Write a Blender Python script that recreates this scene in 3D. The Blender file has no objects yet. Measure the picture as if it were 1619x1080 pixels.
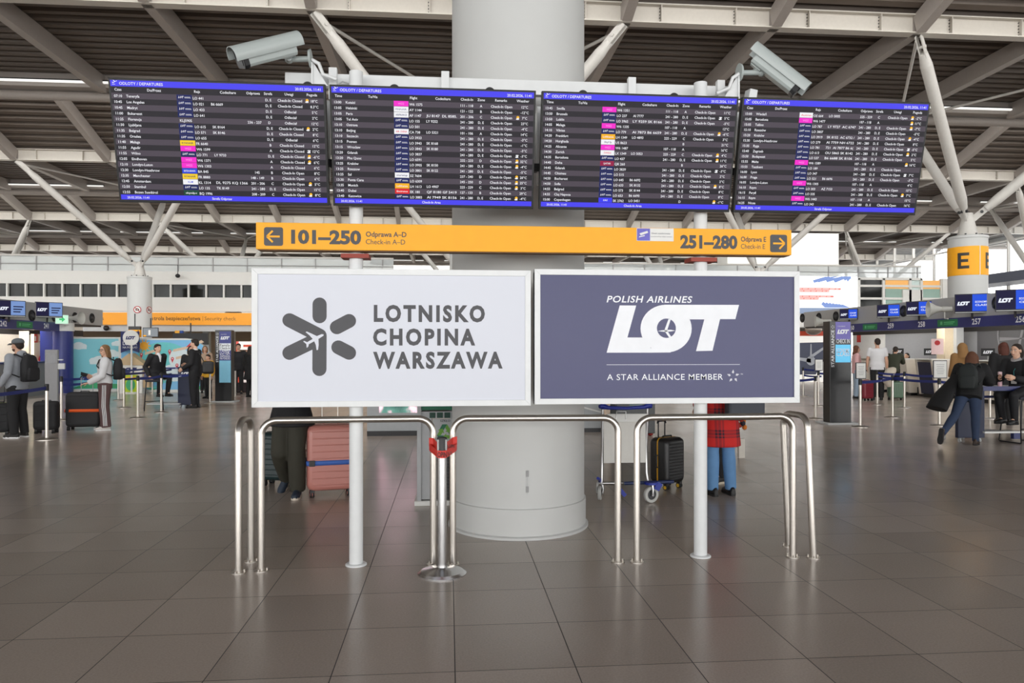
import bpy, bmesh, math, random
from math import sin, cos, pi, radians, atan2, tan, sqrt
from mathutils import Vector, Matrix, Euler, Quaternion

random.seed(7)
SC = bpy.context.scene
COL = SC.collection

# ------------------------------------------------------------------ camera, world, exposure
F = 1160.0                      # focal length in pixels of the 1619 px wide frame
EYE = 1.59                      # eye height of the photographer
YAW = atan2(100.0, F)           # camera turned slightly to the right of the hall's depth axis
HOR = 551.0                     # horizon row
cam_data = bpy.data.cameras.new('camera')
cam_data.sensor_width = 36.0
cam_data.lens = F / 1619.0 * 36.0
cam_data.shift_y = (HOR - 540.0) / 1619.0
cam_data.clip_end = 400
cam = bpy.data.objects.new('camera', cam_data)
cam.location = (0, 0, EYE)
cam.rotation_euler = (pi / 2, 0, -YAW)
COL.objects.link(cam)
SC.camera = cam

SC.view_settings.view_transform = 'Standard'
SC.view_settings.look = 'None'
SC.view_settings.gamma = 1.0
SC.view_settings.use_curve_mapping = False
EXPO = 0.0
SC.view_settings.exposure = EXPO
SC.cycles.max_bounces = 8
SC.cycles.diffuse_bounces = 5
SC.cycles.glossy_bounces = 4
SC.cycles.transparent_max_bounces = 12
SC.cycles.use_denoising = True

world = bpy.data.worlds.new('overcast_sky')
SC.world = world
world.use_nodes = True
wn = world.node_tree.nodes
bg = wn['Background']
geo = wn.new('ShaderNodeTexCoord')
sep = wn.new('ShaderNodeSeparateXYZ')
ramp = wn.new('ShaderNodeValToRGB')
ramp.color_ramp.elements[0].position = 0.16
ramp.color_ramp.elements[0].color = (1.0, 0.995, 0.98, 1)
ramp.color_ramp.elements[1].position = 0.75
ramp.color_ramp.elements[1].color = (0.09, 0.095, 0.11, 1)
_e = ramp.color_ramp.elements.new(0.22)
_e.color = (0.17, 0.175, 0.19, 1)
world.node_tree.links.new(geo.outputs['Generated'], sep.inputs[0])
world.node_tree.links.new(sep.outputs['Z'], ramp.inputs[0])
world.node_tree.links.new(ramp.outputs[0], bg.inputs['Color'])
bg.inputs['Strength'].default_value = 2.9
# daylight through the clerestory slots of the saw-tooth roof
for _j in range(-1, 4):
    _l = bpy.data.lights.new('clerestory_daylight', 'AREA')
    _l.shape = 'RECTANGLE'; _l.size = 90.0; _l.size_y = 2.2
    _l.energy = 4600.0; _l.color = (1.0, 0.985, 0.96)
    _o = bpy.data.objects.new('clerestory_daylight', _l); COL.objects.link(_o)
    _o.location = (2.0, 20.2 + 17.2 * _j + 7.25, 12.75)
    _o.rotation_euler = (radians(62), 0, 0)      # faces into the hall and downwards

# added low area light behind the camera, standing in for daylight from unseen glazing
_l = bpy.data.lights.new('added_low_daylight', 'AREA'); _l.shape = 'RECTANGLE'; _l.size = 70.0; _l.size_y = 4.6
_l.energy = 4300.0; _l.color = (1.0, 0.99, 0.975)
_o = bpy.data.objects.new('added_low_daylight', _l); COL.objects.link(_o); _o.location = (0.0, -13.8, 2.5); _o.rotation_euler = (pi / 2, 0, 0)

# ------------------------------------------------------------------ pixel helpers (only used to find where things stand)
SI, CO = sin(YAW), cos(YAW)
def gp(px, py, z=0.0):
    d = F * (EYE - z) / (py - HOR)
    u = (px - 809.5) / F
    return Vector((d * (SI + u * CO), d * (CO - u * SI), z))
def atY(px, Y):
    u = (px - 809.5) / F
    return Y * (SI + u * CO) / (CO - u * SI)
def atX(px, X):
    u = (px - 809.5) / F
    return X * (CO - u * SI) / (SI + u * CO)
def zat(py, X, Y):
    d = X * SI + Y * CO
    return EYE + (HOR - py) * d / F

# ------------------------------------------------------------------ materials
_mats = {}
def lin(c):
    c = c / 255.0
    return c / 12.92 if c <= 0.04045 else ((c + 0.055) / 1.055) ** 2.4
def M(name, rgb, rough=0.5, metal=0.0, emit=0.0, noise=0.06, scale=12.0, bump=0.0, spec=0.5, emit_rgb=None, coat=0.0):
    if name in _mats:
        return _mats[name]
    m = bpy.data.materials.new(name)
    m.use_nodes = True
    nt = m.node_tree
    b = nt.nodes['Principled BSDF']
    col = [lin(c) for c in rgb]
    b.inputs['Roughness'].default_value = rough
    b.inputs['Metallic'].default_value = metal
    b.inputs['Specular IOR Level'].default_value = spec
    if coat:
        b.inputs['Coat Weight'].default_value = coat
        b.inputs['Coat Roughness'].default_value = 0.1
    tc = nt.nodes.new('ShaderNodeTexCoord')
    nz = nt.nodes.new('ShaderNodeTexNoise')
    nz.inputs['Scale'].default_value = scale
    nz.inputs['Detail'].default_value = 4
    nt.links.new(tc.outputs['Object'], nz.inputs['Vector'])
    mx = nt.nodes.new('ShaderNodeMix')
    mx.data_type = 'RGBA'
    mx.inputs[6].default_value = [max(0, c * (1 - noise)) for c in col] + [1]
    mx.inputs[7].default_value = [min(1, c * (1 + noise)) for c in col] + [1]
    nt.links.new(nz.outputs['Fac'], mx.inputs[0])
    nt.links.new(mx.outputs[2], b.inputs['Base Color'])
    if emit:
        e = [lin(c) for c in (emit_rgb or rgb)]
        b.inputs['Emission Color'].default_value = e + [1]
        b.inputs['Emission Strength'].default_value = emit / (2 ** EXPO)
    if bump:
        bp = nt.nodes.new('ShaderNodeBump')
        bp.inputs['Strength'].default_value = bump
        bp.inputs['Distance'].default_value = 0.01
        nt.links.new(nz.outputs['Fac'], bp.inputs['Height'])
        nt.links.new(bp.outputs[0], b.inputs['Normal'])
    _mats[name] = m
    return m
def screen_mat(name, rgb, strength=1.0):
    """lit display colour on a dark glossy panel"""
    return M(name, (4, 4, 5), 0.4, 0, strength, 0, emit_rgb=rgb, spec=0.12)
def glass_mat(name, rgb, alpha, rough=0.05):
    if name in _mats:
        return _mats[name]
    m = bpy.data.materials.new(name)
    m.use_nodes = True
    nt = m.node_tree
    b = nt.nodes['Principled BSDF']
    b.inputs['Base Color'].default_value = [lin(c) for c in rgb] + [1]
    b.inputs['Roughness'].default_value = rough
    b.inputs['Alpha'].default_value = alpha
    nz = nt.nodes.new('ShaderNodeTexNoise'); nz.inputs['Scale'].default_value = 3
    mp = nt.nodes.new('ShaderNodeMapRange'); mp.inputs['To Min'].default_value = rough * 0.7; mp.inputs['To Max'].default_value = rough * 1.4
    nt.links.new(nz.outputs['Fac'], mp.inputs['Value']); nt.links.new(mp.outputs[0], b.inputs['Roughness'])
    _mats[name] = m
    return m
def brushed(name, rgb, rough=0.28):
    m = M(name, rgb, rough, 1.0, 0, 0.04, 60)
    return m

WHITE = M('white_paint', (226, 226, 222), 0.45)
WHITE2 = M('white_powder_coat', (222, 224, 224), 0.4)
STEELW = M('white_structural_steel', (200, 197, 191), 0.5)
STEEL = brushed('brushed_stainless_steel', (204, 198, 190), 0.3)
CHROME = brushed('polished_steel', (216, 216, 216), 0.2)
BLACK = M('black_plastic', (22, 22, 24), 0.45)
DARK = M('dark_grey_metal', (48, 48, 50), 0.45)
RUBBER = M('rubber', (30, 30, 30), 0.7)
GREYP = M('grey_panel', (150, 150, 150), 0.45)
LGREY = M('light_grey_panel', (188, 190, 190), 0.45)
NAVY = M('navy_blue_panel', (32, 42, 98), 0.4)
BELT = M('blue_belt_webbing', (28, 44, 120), 0.6)
ORANGE = M('wayfinding_yellow', (252, 174, 8), 0.5)
LETTER = M('dark_lettering', (70, 70, 74), 0.5)
WLET = M('white_lettering', (238, 240, 244), 0.4)
SKIN = M('skin', (205, 160, 135), 0.55, noise=0.05)

# ------------------------------------------------------------------ mesh builder
_txt = {}
def text_geo(s, offset=0.0, res=3, shear=0.0, space=1.0):
    k = (s, offset, res, shear, space)
    if k not in _txt:
        cu = bpy.data.curves.new('tmp', 'FONT')
        ob = bpy.data.objects.new('tmp', cu)
        cu.body = s; cu.size = 1; cu.resolution_u = res; cu.offset = offset; cu.shear = shear; cu.space_character = space
        me = ob.to_mesh()
        v = [(p.co.x, p.co.y) for p in me.vertices]
        f = [list(p.vertices) for p in me.polygons]
        ob.to_mesh_clear()
        bpy.data.objects.remove(ob); bpy.data.curves.remove(cu)
        _txt[k] = (v, f)
    return _txt[k]

def frame_from(d):
    d = Vector(d).normalized()
    up = Vector((0, 0, 1)) if abs(d.z) < 0.95 else Vector((1, 0, 0))
    a = d.cross(up).normalized()
    b = a.cross(d).normalized()
    return a, b, d

class MB:
    def __init__(s):
        s.v = []; s.f = []; s.fm = []; s.fs = []; s.mats = []
    def mi(s, m):
        if m not in s.mats: s.mats.append(m)
        return s.mats.index(m)
    def add(s, vs, fs, m, X=None, smooth=False):
        o = len(s.v); i = s.mi(m)
        for p in vs:
            p = Vector(p)
            s.v.append(X @ p if X else p)
        for f in fs:
            s.f.append([o + a for a in f]); s.fm.append(i); s.fs.append(smooth)
        return s
    def box(s, c, size, m, rot=None, X=None):
        R = rot if isinstance(rot, Matrix) else (Euler(rot).to_matrix() if rot else Matrix.Identity(3))
        c = Vector(c); h = [a / 2 for a in size]
        vs = [c + R @ Vector((sx * h[0], sy * h[1], sz * h[2])) for sz in (-1, 1) for sy in (-1, 1) for sx in (-1, 1)]
        return s.add(vs, [(0, 2, 3, 1), (4, 5, 7, 6), (0, 1, 5, 4), (2, 6, 7, 3), (0, 4, 6, 2), (1, 3, 7, 5)], m, X)
    def b2(s, x0, x1, y0, y1, z0, z1, m):
        return s.box(((x0 + x1) / 2, (y0 + y1) / 2, (z0 + z1) / 2), (abs(x1 - x0), abs(y1 - y0), abs(z1 - z0)), m)
    def cyl(s, p0, p1, r, m, r1=None, n=16, caps=True):
        p0 = Vector(p0); p1 = Vector(p1); r1 = r if r1 is None else r1
        a, b, d = frame_from(p1 - p0)
        vs = []
        for k in range(n):
            t = 2 * pi * k / n
            e = a * cos(t) + b * sin(t)
            vs += [p0 + e * r, p1 + e * r1]
        s.add(vs, [(2 * k, 2 * ((k + 1) % n), 2 * ((k + 1) % n) + 1, 2 * k + 1) for k in range(n)], m, smooth=True)
        if caps:      # caps have vertices of their own, so that the side keeps clean normals
            s.add(vs[0::2], [list(range(n))[::-1]], m); s.add(vs[1::2], [list(range(n))], m)
        return s
    def rings(s, rings, m, closed_caps=True, smooth=True):
        """rings: equal length lists of points"""
        n = len(rings[0]); vs = [p for r in rings for p in r]
        fs = []
        for j in range(len(rings) - 1):
            for k in range(n):
                k2 = (k + 1) % n
                fs.append((j * n + k, j * n + k2, (j + 1) * n + k2, (j + 1) * n + k))
        s.add(vs, fs, m, smooth=smooth)
        if closed_caps == 'weld':   # watertight, for pieces that are fused afterwards
            o = len(s.v) - len(vs); i = s.mi(m)
            s.f.append([o + k for k in range(n)][::-1]); s.fm.append(i); s.fs.append(False)
            e = o + (len(rings) - 1) * n
            s.f.append([e + k for k in range(n)]); s.fm.append(i); s.fs.append(False)
        elif closed_caps:
            s.add(rings[0], [list(range(n))[::-1]], m); s.add(rings[-1], [list(range(n))], m)
        return s
    def tube(s, pts, r, m, n=10, flat=None):
        pts = [Vector(p) for p in pts]; L = len(pts)
        rs = r if isinstance(r, (list, tuple)) else [r] * L
        tang = []
        for k in range(L):
            if k == 0: t = pts[1] - pts[0]
            elif k == L - 1: t = pts[-1] - pts[-2]
            else: t = (pts[k + 1] - pts[k]).normalized() + (pts[k] - pts[k - 1]).normalized()
            tang.append(t.normalized())
        a, b, _ = frame_from(tang[0])
        rg = []
        for k in range(L):
            if k:
                q = tang[k - 1].rotation_difference(tang[k])
                a = q @ a; b = q @ b
            fa, fb = flat or (1, 1)
            rg.append([pts[k] + (a * cos(2 * pi * j / n) * fa + b * sin(2 * pi * j / n) * fb) * rs[k] for j in range(n)])
        return s.rings(rg, m)
    def ell(s, c, rad, m, rot=None, nu=16, nv=10):
        R = rot if isinstance(rot, Matrix) else (Euler(rot).to_matrix() if rot else Matrix.Identity(3))
        c = Vector(c); rg = []
        for j in range(1, nv):
            t = pi * j / nv
            rg.append([c + R @ Vector((rad[0] * sin(t) * cos(2 * pi * k / nu), rad[1] * sin(t) * sin(2 * pi * k / nu), -rad[2] * cos(t))) for k in range(nu)])
        s.rings(rg, m, closed_caps=False)
        o = len(s.v) - nu * (nv - 1); i = s.mi(m)
        lo = len(s.v); s.v.append(c + R @ Vector((0, 0, -rad[2]))); hi = len(s.v); s.v.append(c + R @ Vector((0, 0, rad[2])))
        e = o + nu * (nv - 2)
        for k in range(nu):
            s.f.append([lo, o + (k + 1) % nu, o + k]); s.fm.append(i); s.fs.append(True)
            s.f.append([hi, e + k, e + (k + 1) % nu]); s.fm.append(i); s.fs.append(True)
        return s
    def lathe(s, prof, m, X=None, n=32, smooth=True, caps=True):
        # the profile is cut at its sharp corners so that each run shades on its own
        runs = [[0]]
        for k in range(1, len(prof)):
            runs[-1].append(k)
            if k < len(prof) - 1:
                a = Vector((prof[k][0] - prof[k - 1][0], prof[k][1] - prof[k - 1][1])); b = Vector((prof[k + 1][0] - prof[k][0], prof[k + 1][1] - prof[k][1]))
                if a.length > 1e-6 and b.length > 1e-6 and a.angle(b) > radians(18): runs.append([k])
        for q, run in enumerate(runs):
            rg = [[Vector((prof[i][0] * cos(2 * pi * k / n), prof[i][0] * sin(2 * pi * k / n), prof[i][1])) for k in range(n)] for i in run]
            if X: rg = [[X @ p for p in r] for r in rg]
            s.rings(rg, m, closed_caps=False, smooth=smooth)
            if q == 0 and caps: s.add(rg[0], [list(range(n))[::-1]], m)
            if q == len(runs) - 1 and caps: s.add(rg[-1], [list(range(n))], m)
        return s
    def prism(s, poly, t, m, X=None):
        """closed 2-D outline (counter clockwise) in XY, extruded from z=0 to z=t"""
        n = len(poly)
        area = sum(poly[k][0] * poly[(k + 1) % n][1] - poly[(k + 1) % n][0] * poly[k][1] for k in range(n))
        if area < 0: poly = poly[::-1]
        vs = [(x, y, 0) for x, y in poly] + [(x, y, t) for x, y in poly]
        fs = [list(range(n))[::-1], list(range(n, 2 * n))] + [(k, (k + 1) % n, n + (k + 1) % n, n + k) for k in range(n)]
        return s.add(vs, fs, m, X)
    def poly(s, poly, m, X=None):
        n = len(poly)
        area = sum(poly[k][0] * poly[(k + 1) % n][1] - poly[(k + 1) % n][0] * poly[k][1] for k in range(n))
        if area < 0: poly = poly[::-1]
        return s.add([(x, y, 0) for x, y in poly], [list(range(n))], m, X)
    def text(s, t, m, X, size=None, cap=None, width=None, x=0.0, y=0.0, align='l', offset=0.0, res=3, shear=0.0, space=1.0, bend=None):
        """flat lettering in the XY plane of X; cap = capital height, width = fit to this width"""
        v, f = text_geo(t, offset, res, shear, space)
        if not v: return s
        x0 = min(p[0] for p in v); x1 = max(p[0] for p in v)
        sy = size if size else cap / 0.682
        sx = sy if width is None else width / (x1 - x0)
        w = (x1 - x0) * sx
        ox = x - (0 if align == 'l' else w / 2 if align == 'c' else w)
        P = [((p[0] - x0) * sx + ox, p[1] * sy + y, 0) for p in v]
        if bend:   # wrap on a cylinder of radius bend about Z, local x -> arc
            P = [(bend * sin(p[0] / bend), -bend * cos(p[0] / bend), p[1]) for p in P]
        return s.add(P, f, m, X)
    def mesh(s, name):
        me = bpy.data.meshes.new(name)
        me.from_pydata([tuple(p) for p in s.v], [], s.f)
        for m in s.mats: me.materials.append(m)
        me.polygons.foreach_set('material_index', s.fm)
        me.polygons.foreach_set('use_smooth', s.fs)
        me.update()
        return me
    def build(s, name, parent=None, bevel=0.0, loc=None, rot=None):
        o = bpy.data.objects.new(name, s.mesh(name))
        COL.objects.link(o)
        if parent: o.parent = parent
        if loc is not None: o.location = loc
        if rot is not None: o.rotation_euler = rot
        if bevel:
            bv = o.modifiers.new('bevel', 'BEVEL'); bv.width = bevel; bv.segments = 2; bv.limit_method = 'ANGLE'; bv.angle_limit = radians(40)
        return o

def tag(o, label=None, cat=None, group=None, kind=None):
    if label: o['label'] = label
    if cat: o['category'] = cat
    if group: o['group'] = group
    if kind: o['kind'] = kind
    return o
def thing(name, label, cat, loc=(0, 0, 0), rz=0.0, group=None, kind=None):
    o = bpy.data.objects.new(name, None)
    o.empty_display_size = 0.1
    COL.objects.link(o)
    o.location = loc; o.rotation_euler = (0, 0, rz)
    return tag(o, label, cat, group, kind)
def copy_tree(o, parent=None):
    c = o.copy(); COL.objects.link(c); c.parent = parent
    for ch in o.children: copy_tree(ch, c)
    return c
FRONT = Matrix.Rotation(pi / 2, 4, 'X')          # XY drawing plane -> upright plane facing the viewer (-Y)
def front(x=0, y=0, z=0): return Matrix.Translation((x, y, z)) @ FRONT
def SIDE(sgn): return Matrix.Rotation(sgn * pi / 2, 4, 'Z')   # turn a -Y facing drawing to face +X (1) or -X (-1)
def arc(cx, cy, r, a0, a1, n=8):
    return [(cx + r * cos(radians(a0 + (a1 - a0) * k / n)), cy + r * sin(radians(a0 + (a1 - a0) * k / n))) for k in range(n + 1)]
def rrect(x0, y0, x1, y1, r, n=5):
    return arc(x1 - r, y0 + r, r, -90, 0, n) + arc(x1 - r, y1 - r, r, 0, 90, n) + arc(x0 + r, y1 - r, r, 90, 180, n) + arc(x0 + r, y0 + r, r, 180, 270, n)
def ellipse(cx, cy, rx, ry, n=28):
    return [(cx + rx * cos(2 * pi * k / n), cy + ry * sin(2 * pi * k / n)) for k in range(n)]
def capsule2(p, q, r, n=10):
    a = math.degrees(atan2(q[1] - p[1], q[0] - p[0]))
    return arc(q[0], q[1], r, a - 90, a + 90, n) + arc(p[0], p[1], r, a + 90, a + 270, n)
def star_logo(mb, m, X, cx, cy, r):
    """five small kites around a star shaped gap"""
    for k in range(5):
        a = radians(90 + 72 * k)
        p = lambda rr, da: (cx + rr * cos(a + radians(da)), cy + rr * sin(a + radians(da)))
        mb.poly([p(r, 0), p(r * 0.62, 22), p(r * 0.38, 0), p(r * 0.62, -14)], m, X)
def airline_logo(mb, m, mhole, X, x0, y0, w, small=False):
    """slanted three letter airline logo; its drawing is 715 x 250 units, x0,y0 = lower left corner"""
    k = w / 715.0
    T = lambda px, py: (x0 + (px - 392) * k, y0 + (740 - py) * k)
    mb.poly([T(*p) for p in ((462, 492), (550, 492), (503, 660), (600, 660), (640, 740), (392, 740))], m, X)
    n = 40
    mb.poly([T(711 + 138 * cos(2 * pi * j / n), 613 + 126 * sin(2 * pi * j / n)) for j in range(n)], m, X @ Matrix.Translation((0, 0, 0.0004)))
    mb.poly([T(*p) for p in ((640, 690), (735, 690), (735, 739), (620, 740))], m, X @ Matrix.Translation((0, 0, 0.0008)))
    mb.poly([T(*p) for p in ((700, 487), (1107, 486), (1087, 562), (1003, 562), (962, 730), (872, 732), (917, 564), (700, 564))], m, X @ Matrix.Translation((0, 0, 0.0012)))
    mb.poly([T(712 + 51 * cos(2 * pi * j / n), 611 + 51 * sin(2 * pi * j / n)) for j in range(n)], mhole, X @ Matrix.Translation((0, 0, 0.0018)))
    if not small:
        U = X @ Matrix.Translation((0, 0, 0.0024))
        for q in (((664, 626), (700, 621), (735, 619), (760, 624), (735, 628), (700, 630)),
                  ((700, 624), (723, 563), (735, 565), (716, 622)), ((702, 626), (716, 624), (737, 655), (727, 661))):
            mb.poly([T(*p) for p in q], m, U)
# ------------------------------------------------------------------ the hall: floor, roof, columns, far walls
GX, GY, PITCH = 0.63, 6.66, 17.2            # column grid

def floor_material():
    m = bpy.data.materials.new('polished_granite_tiles'); m.use_nodes = True
    nt = m.node_tree; b = nt.nodes['Principled BSDF']; N = nt.nodes.new; L = nt.links.new
    tc = N('ShaderNodeTexCoord')
    mp = N('ShaderNodeMapping'); mp.inputs['Location'].default_value = (-0.031 + 6000 * 0.0, -4.22 + 0.0, 0)
    L(tc.outputs['Object'], mp.inputs['Vector'])
    br = N('ShaderNodeTexBrick'); br.offset = 0; br.squash = 1
    br.inputs['Scale'].default_value = 1.0
    br.inputs['Brick Width'].default_value = 0.6
    br.inputs['Row Height'].default_value = 0.6
    br.inputs['Mortar Size'].default_value = 0.0028
    br.inputs['Mortar Smooth'].default_value = 0.1
    br.inputs['Bias'].default_value = 0
    base = (174, 162, 151)
    br.inputs['Color1'].default_value = [lin(c * 0.96) for c in base] + [1]
    br.inputs['Color2'].default_value = [lin(c * 1.04) for c in base] + [1]
    br.inputs['Mortar'].default_value = [lin(c) for c in (52, 48, 45)] + [1]
    L(mp.outputs[0], br.inputs['Vector'])
    n1 = N('ShaderNodeTexNoise'); n1.inputs['Scale'].default_value = 90; n1.inputs['Detail'].default_value = 6
    n2 = N('ShaderNodeTexNoise'); n2.inputs['Scale'].default_value = 0.7; n2.inputs['Detail'].default_value = 3
    for n in (n1, n2): L(tc.outputs['Object'], n.inputs['Vector'])
    r1 = N('ShaderNodeMapRange'); r1.inputs['To Min'].default_value = 0.8; r1.inputs['To Max'].default_value = 1.2
    r2 = N('ShaderNodeMapRange'); r2.inputs['To Min'].default_value = 0.9; r2.inputs['To Max'].default_value = 1.1
    L(n1.outputs['Fac'], r1.inputs['Value']); L(n2.outputs['Fac'], r2.inputs['Value'])
    mu = N('ShaderNodeMath'); mu.operation = 'MULTIPLY'; L(r1.outputs[0], mu.inputs[0]); L(r2.outputs[0], mu.inputs[1])
    vm = N('ShaderNodeVectorMath'); vm.operation = 'SCALE'
    L(br.outputs['Color'], vm.inputs[0]); L(mu.outputs[0], vm.inputs['Scale'])
    L(vm.outputs[0], b.inputs['Base Color'])
    r3 = N('ShaderNodeMapRange'); r3.inputs['To Min'].default_value = 0.16; r3.inputs['To Max'].default_value = 0.30
    L(n2.outputs['Fac'], r3.inputs['Value'])
    ad = N('ShaderNodeMath'); ad.operation = 'ADD'; L(r3.outputs[0], ad.inputs[0])
    ms = N('ShaderNodeMath'); ms.operation = 'MULTIPLY'; ms.inputs[1].default_value = 0.4; L(br.outputs['Fac'], ms.inputs[0]); L(ms.outputs[0], ad.inputs[1])
    L(ad.outputs[0], b.inputs['Roughness'])
    b.inputs['Specular IOR Level'].default_value = 0.5
    bp = N('ShaderNodeBump'); bp.inputs['Strength'].default_value = 0.05; bp.inputs['Distance'].default_value = 0.002
    L(n1.outputs['Fac'], bp.inputs['Height']); L(bp.outputs[0], b.inputs['Normal'])
    return m
fl = MB().add([(-48, -16, 0), (52, -16, 0), (52, 92, 0), (-48, 92, 0)], [(0, 1, 2, 3)], floor_material()).build('floor')
tag(fl, kind='structure')

DECK = M('bare_steel_roof_deck', (90, 79, 70), 0.55, 0.0, noise=0.10, scale=2.0)
RAFT = M('grey_painted_rafter', (160, 152, 145), 0.5)
BEAMW = M('cream_white_beam', (196, 190, 180), 0.5)
XL, XR = -46.0, 50.0
def deck(y0, y1, z0, z1, tagname='ceiling'):
    """trapezoidal steel decking, ribs along X"""
    n = round((y1 - y0) / 0.475); p = (y1 - y0) / n
    prof = []
    for k in range(n):
        for fy, dz in ((0.0, 0.0), (0.42, 0.0), (0.54, 0.17), (0.90, 0.17)):
            y = y0 + (k + fy) * p
            prof.append((y, z0 + (z1 - z0) * (y - y0) / (y1 - y0) + dz))
    prof.append((y1, z1))
    vs = [(x, y, z) for y, z in prof for x in (XL, XR)]
    fs = [(2 * k, 2 * k + 1, 2 * k + 3, 2 * k + 2) for k in range(len(prof) - 1)]
    return tag(MB().add(vs, fs, DECK).build(tagname), kind='structure')
def ibeam(length, h, w, tf, tw, m):
    """I section along local X centred at origin"""
    mb = MB()
    mb.box((0, 0, h / 2 - tf / 2), (length, w, tf), m)
    mb.box((0, 0, -h / 2 + tf / 2), (length, w, tf), m)
    mb.box((0, 0, 0), (length, tw, h - 2 * tf), m)
    return mb
ZB, HB = 10.68, 0.55
raft_lo = MB(); raft_lo.b2(-0.14, 0.14, -3.55, 3.55, 0, HB, RAFT)
raft_lo_me = raft_lo.mesh('rafter')
ang = atan2(3.0, 9.4)
Lhi = sqrt(3.0 ** 2 + 9.4 ** 2)
raft_hi = MB(); raft_hi.b2(-0.14, 0.14, -Lhi / 2, Lhi / 2, 0, HB, RAFT)
raft_hi_me = raft_hi.mesh('rafter')
for j in range(-2, 4):
    yb = 20.2 + PITCH * (j)
    if j > -2:
        mb = ibeam(XR - XL, HB, 0.32, 0.035, 0.03, BEAMW)
        for k in range(-21, 23):
            x = GX + 2.15 * k + 1.0 - (XL + XR) / 2
            mb.box((x, -0.08, 0), (0.025, 0.13, HB - 0.07), BEAMW)
            for q in range(5):
                mb.cyl((x - 0.03, -0.02, -0.18 + 0.09 * q), (x - 0.03, -0.05, -0.18 + 0.09 * q), 0.014, DARK, n=6)
        tag(mb.build('roof_beam', loc=((XL + XR) / 2, yb, ZB + HB / 2)), kind='structure')
        deck(yb, yb + 7.0, ZB + HB + 0.02, ZB + HB + 0.02)
    deck(yb + 7.5, yb + PITCH, ZB + HB + 3.02, ZB + HB + 0.02)
    # the fold between the two slopes: box gutter, tube and a slot of daylight above
    mb = MB()
    mb.b2(XL, XR, yb + 6.95, yb + 7.02, ZB + 0.15, ZB + HB + 0.3, RAFT)
    mb.b2(XL, XR, yb + 7.02, yb + 7.5, ZB + 0.15, ZB + 0.2, RAFT)
    tag(mb.build('roof_gutter'), kind='structure')
    mb = MB().cyl((XL, yb + 7.45, ZB - 0.02), (XR, yb + 7.45, ZB - 0.02), 0.16, RAFT, n=16)
    tag(mb.build('roof_tube'), kind='structure')
    for k in range(-10, 12):
        x = GX + 4.3 * k
        if j > -2:
            o = bpy.data.objects.new('rafter', raft_lo_me); COL.objects.link(o); o.location = (x, yb + 3.5, ZB); tag(o, kind='structure')
        o = bpy.data.objects.new('rafter', raft_hi_me); COL.objects.link(o); o.location = (x, yb + 7.6 + 4.7, ZB + 1.5); o.rotation_euler = (-ang, 0, 0); tag(o, kind='structure')
    # glowing bars added to stand in for daylight in the slot
    for k in range(-5, 6):
        mb = MB(); mb.b2(-3.2, 3.2, -0.05, 0.05, -0.03, 0.03, M('slot_daylight_glow', (250, 250, 246), 0.4, emit=0.8))
        mb.b2(-3.25, 3.25, -0.06, 0.06, 0.03, 0.07, DARK)
        if j > -1: tag(mb.build('roof_slot_glow', loc=(GX + 8.6 * k + 2.1, yb + 6.8, ZB + 0.28)), 'white glowing bar standing in for daylight in the roof fold', 'light', 'glowing daylight bars along the roof folds')

def tree_column(ix, iy, label, sign=None):
    x, y = GX + PITCH * ix, GY + PITCH * iy
    r = thing('column', label, 'column', (x, y, 0), kind='structure')
    R = 0.6; h = 5.45
    mb = MB().lathe([(R + 0.035, 0.0), (R + 0.035, 0.02), (R + 0.014, 0.03), (R + 0.014, 0.25), (R, 0.255), (R, 0.27)], M('column_concrete_paint', (198, 199, 197), 0.5, noise=0.03, scale=3.0), n=64)
    mb.build('base_ring', r)
    MB().lathe([(R, 0.27), (R, h - 0.12), (R - 0.01, h - 0.1), (R + 0.02, h - 0.1), (R + 0.02, h - 0.02), (R - 0.04, h)], M('column_concrete_paint', (198, 199, 197), 0.5, noise=0.03, scale=3.0), n=64).build('shaft', r)
    mb = MB()
    mb.lathe([(0.36, h - 0.05), (0.3, h + 0.12), (0.2, h + 0.55), (0.16, h + 0.8)], STEELW, n=20)
    for k in range(8):
        a = 2 * pi * k / 8
        mb.cyl((0.42 * cos(a), 0.42 * sin(a), h - 0.01), (0.42 * cos(a), 0.42 * sin(a), h + 0.06), 0.03, DARK, n=6)
    mb.build('head_casting', r)
    for tx, ty in ((-4.25, -3.66), (4.25, -3.66), (0, 3.7)):
        p0 = Vector((0, 0, h + 0.45)); p1 = Vector((tx, ty, ZB + (0.0 if ty < 0 else -0.05)))
        d = (p1 - p0).normalized(); L = (p1 - p0).length
        mb = MB()
        mb.cyl(p0 + d * 1.1, p1 - d * 1.0, 0.17, STEELW, n=20)
        mb.cyl(p0 + d * 0.7, p0 + d * 1.1, 0.12, STEELW, r1=0.17, n=16)
        mb.cyl(p1 - d * 1.0, p1 - d * 0.6, 0.17, STEELW, r1=0.12, n=16)
        a, b, _ = frame_from(d)
        Rm = Matrix((a, b, d)).transposed()
        mb.box(p0 + d * 0.45, (0.06, 0.2, 0.7), STEELW, Rm)
        for q in (-0.07, 0.07): mb.box(p1 - d * 0.36 + a * q, (0.03, 0.22, 0.74), STEELW, Rm)
        mb.cyl(p0 + d * 0.55 - a * 0.1, p0 + d * 0.55 + a * 0.1, 0.05, DARK, n=8)
        mb.cyl(p1 - d * 0.4 - a * 0.12, p1 - d * 0.4 + a * 0.12, 0.05, STEELW, n=8)
        mb.build('strut', r)
    for s in (-1, 1):
        MB().cyl((s * 4.2, -3.5, ZB - 0.1), (s * 0.15, 3.6, ZB - 0.05), 0.05, STEELW, n=8).build('brace_rod', r)
    return r
main_col = tree_column(0, 0, 'thick pale round column rising behind the two lightboxes')
mb = MB()      # little key switch plate and slot on the main column
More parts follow.
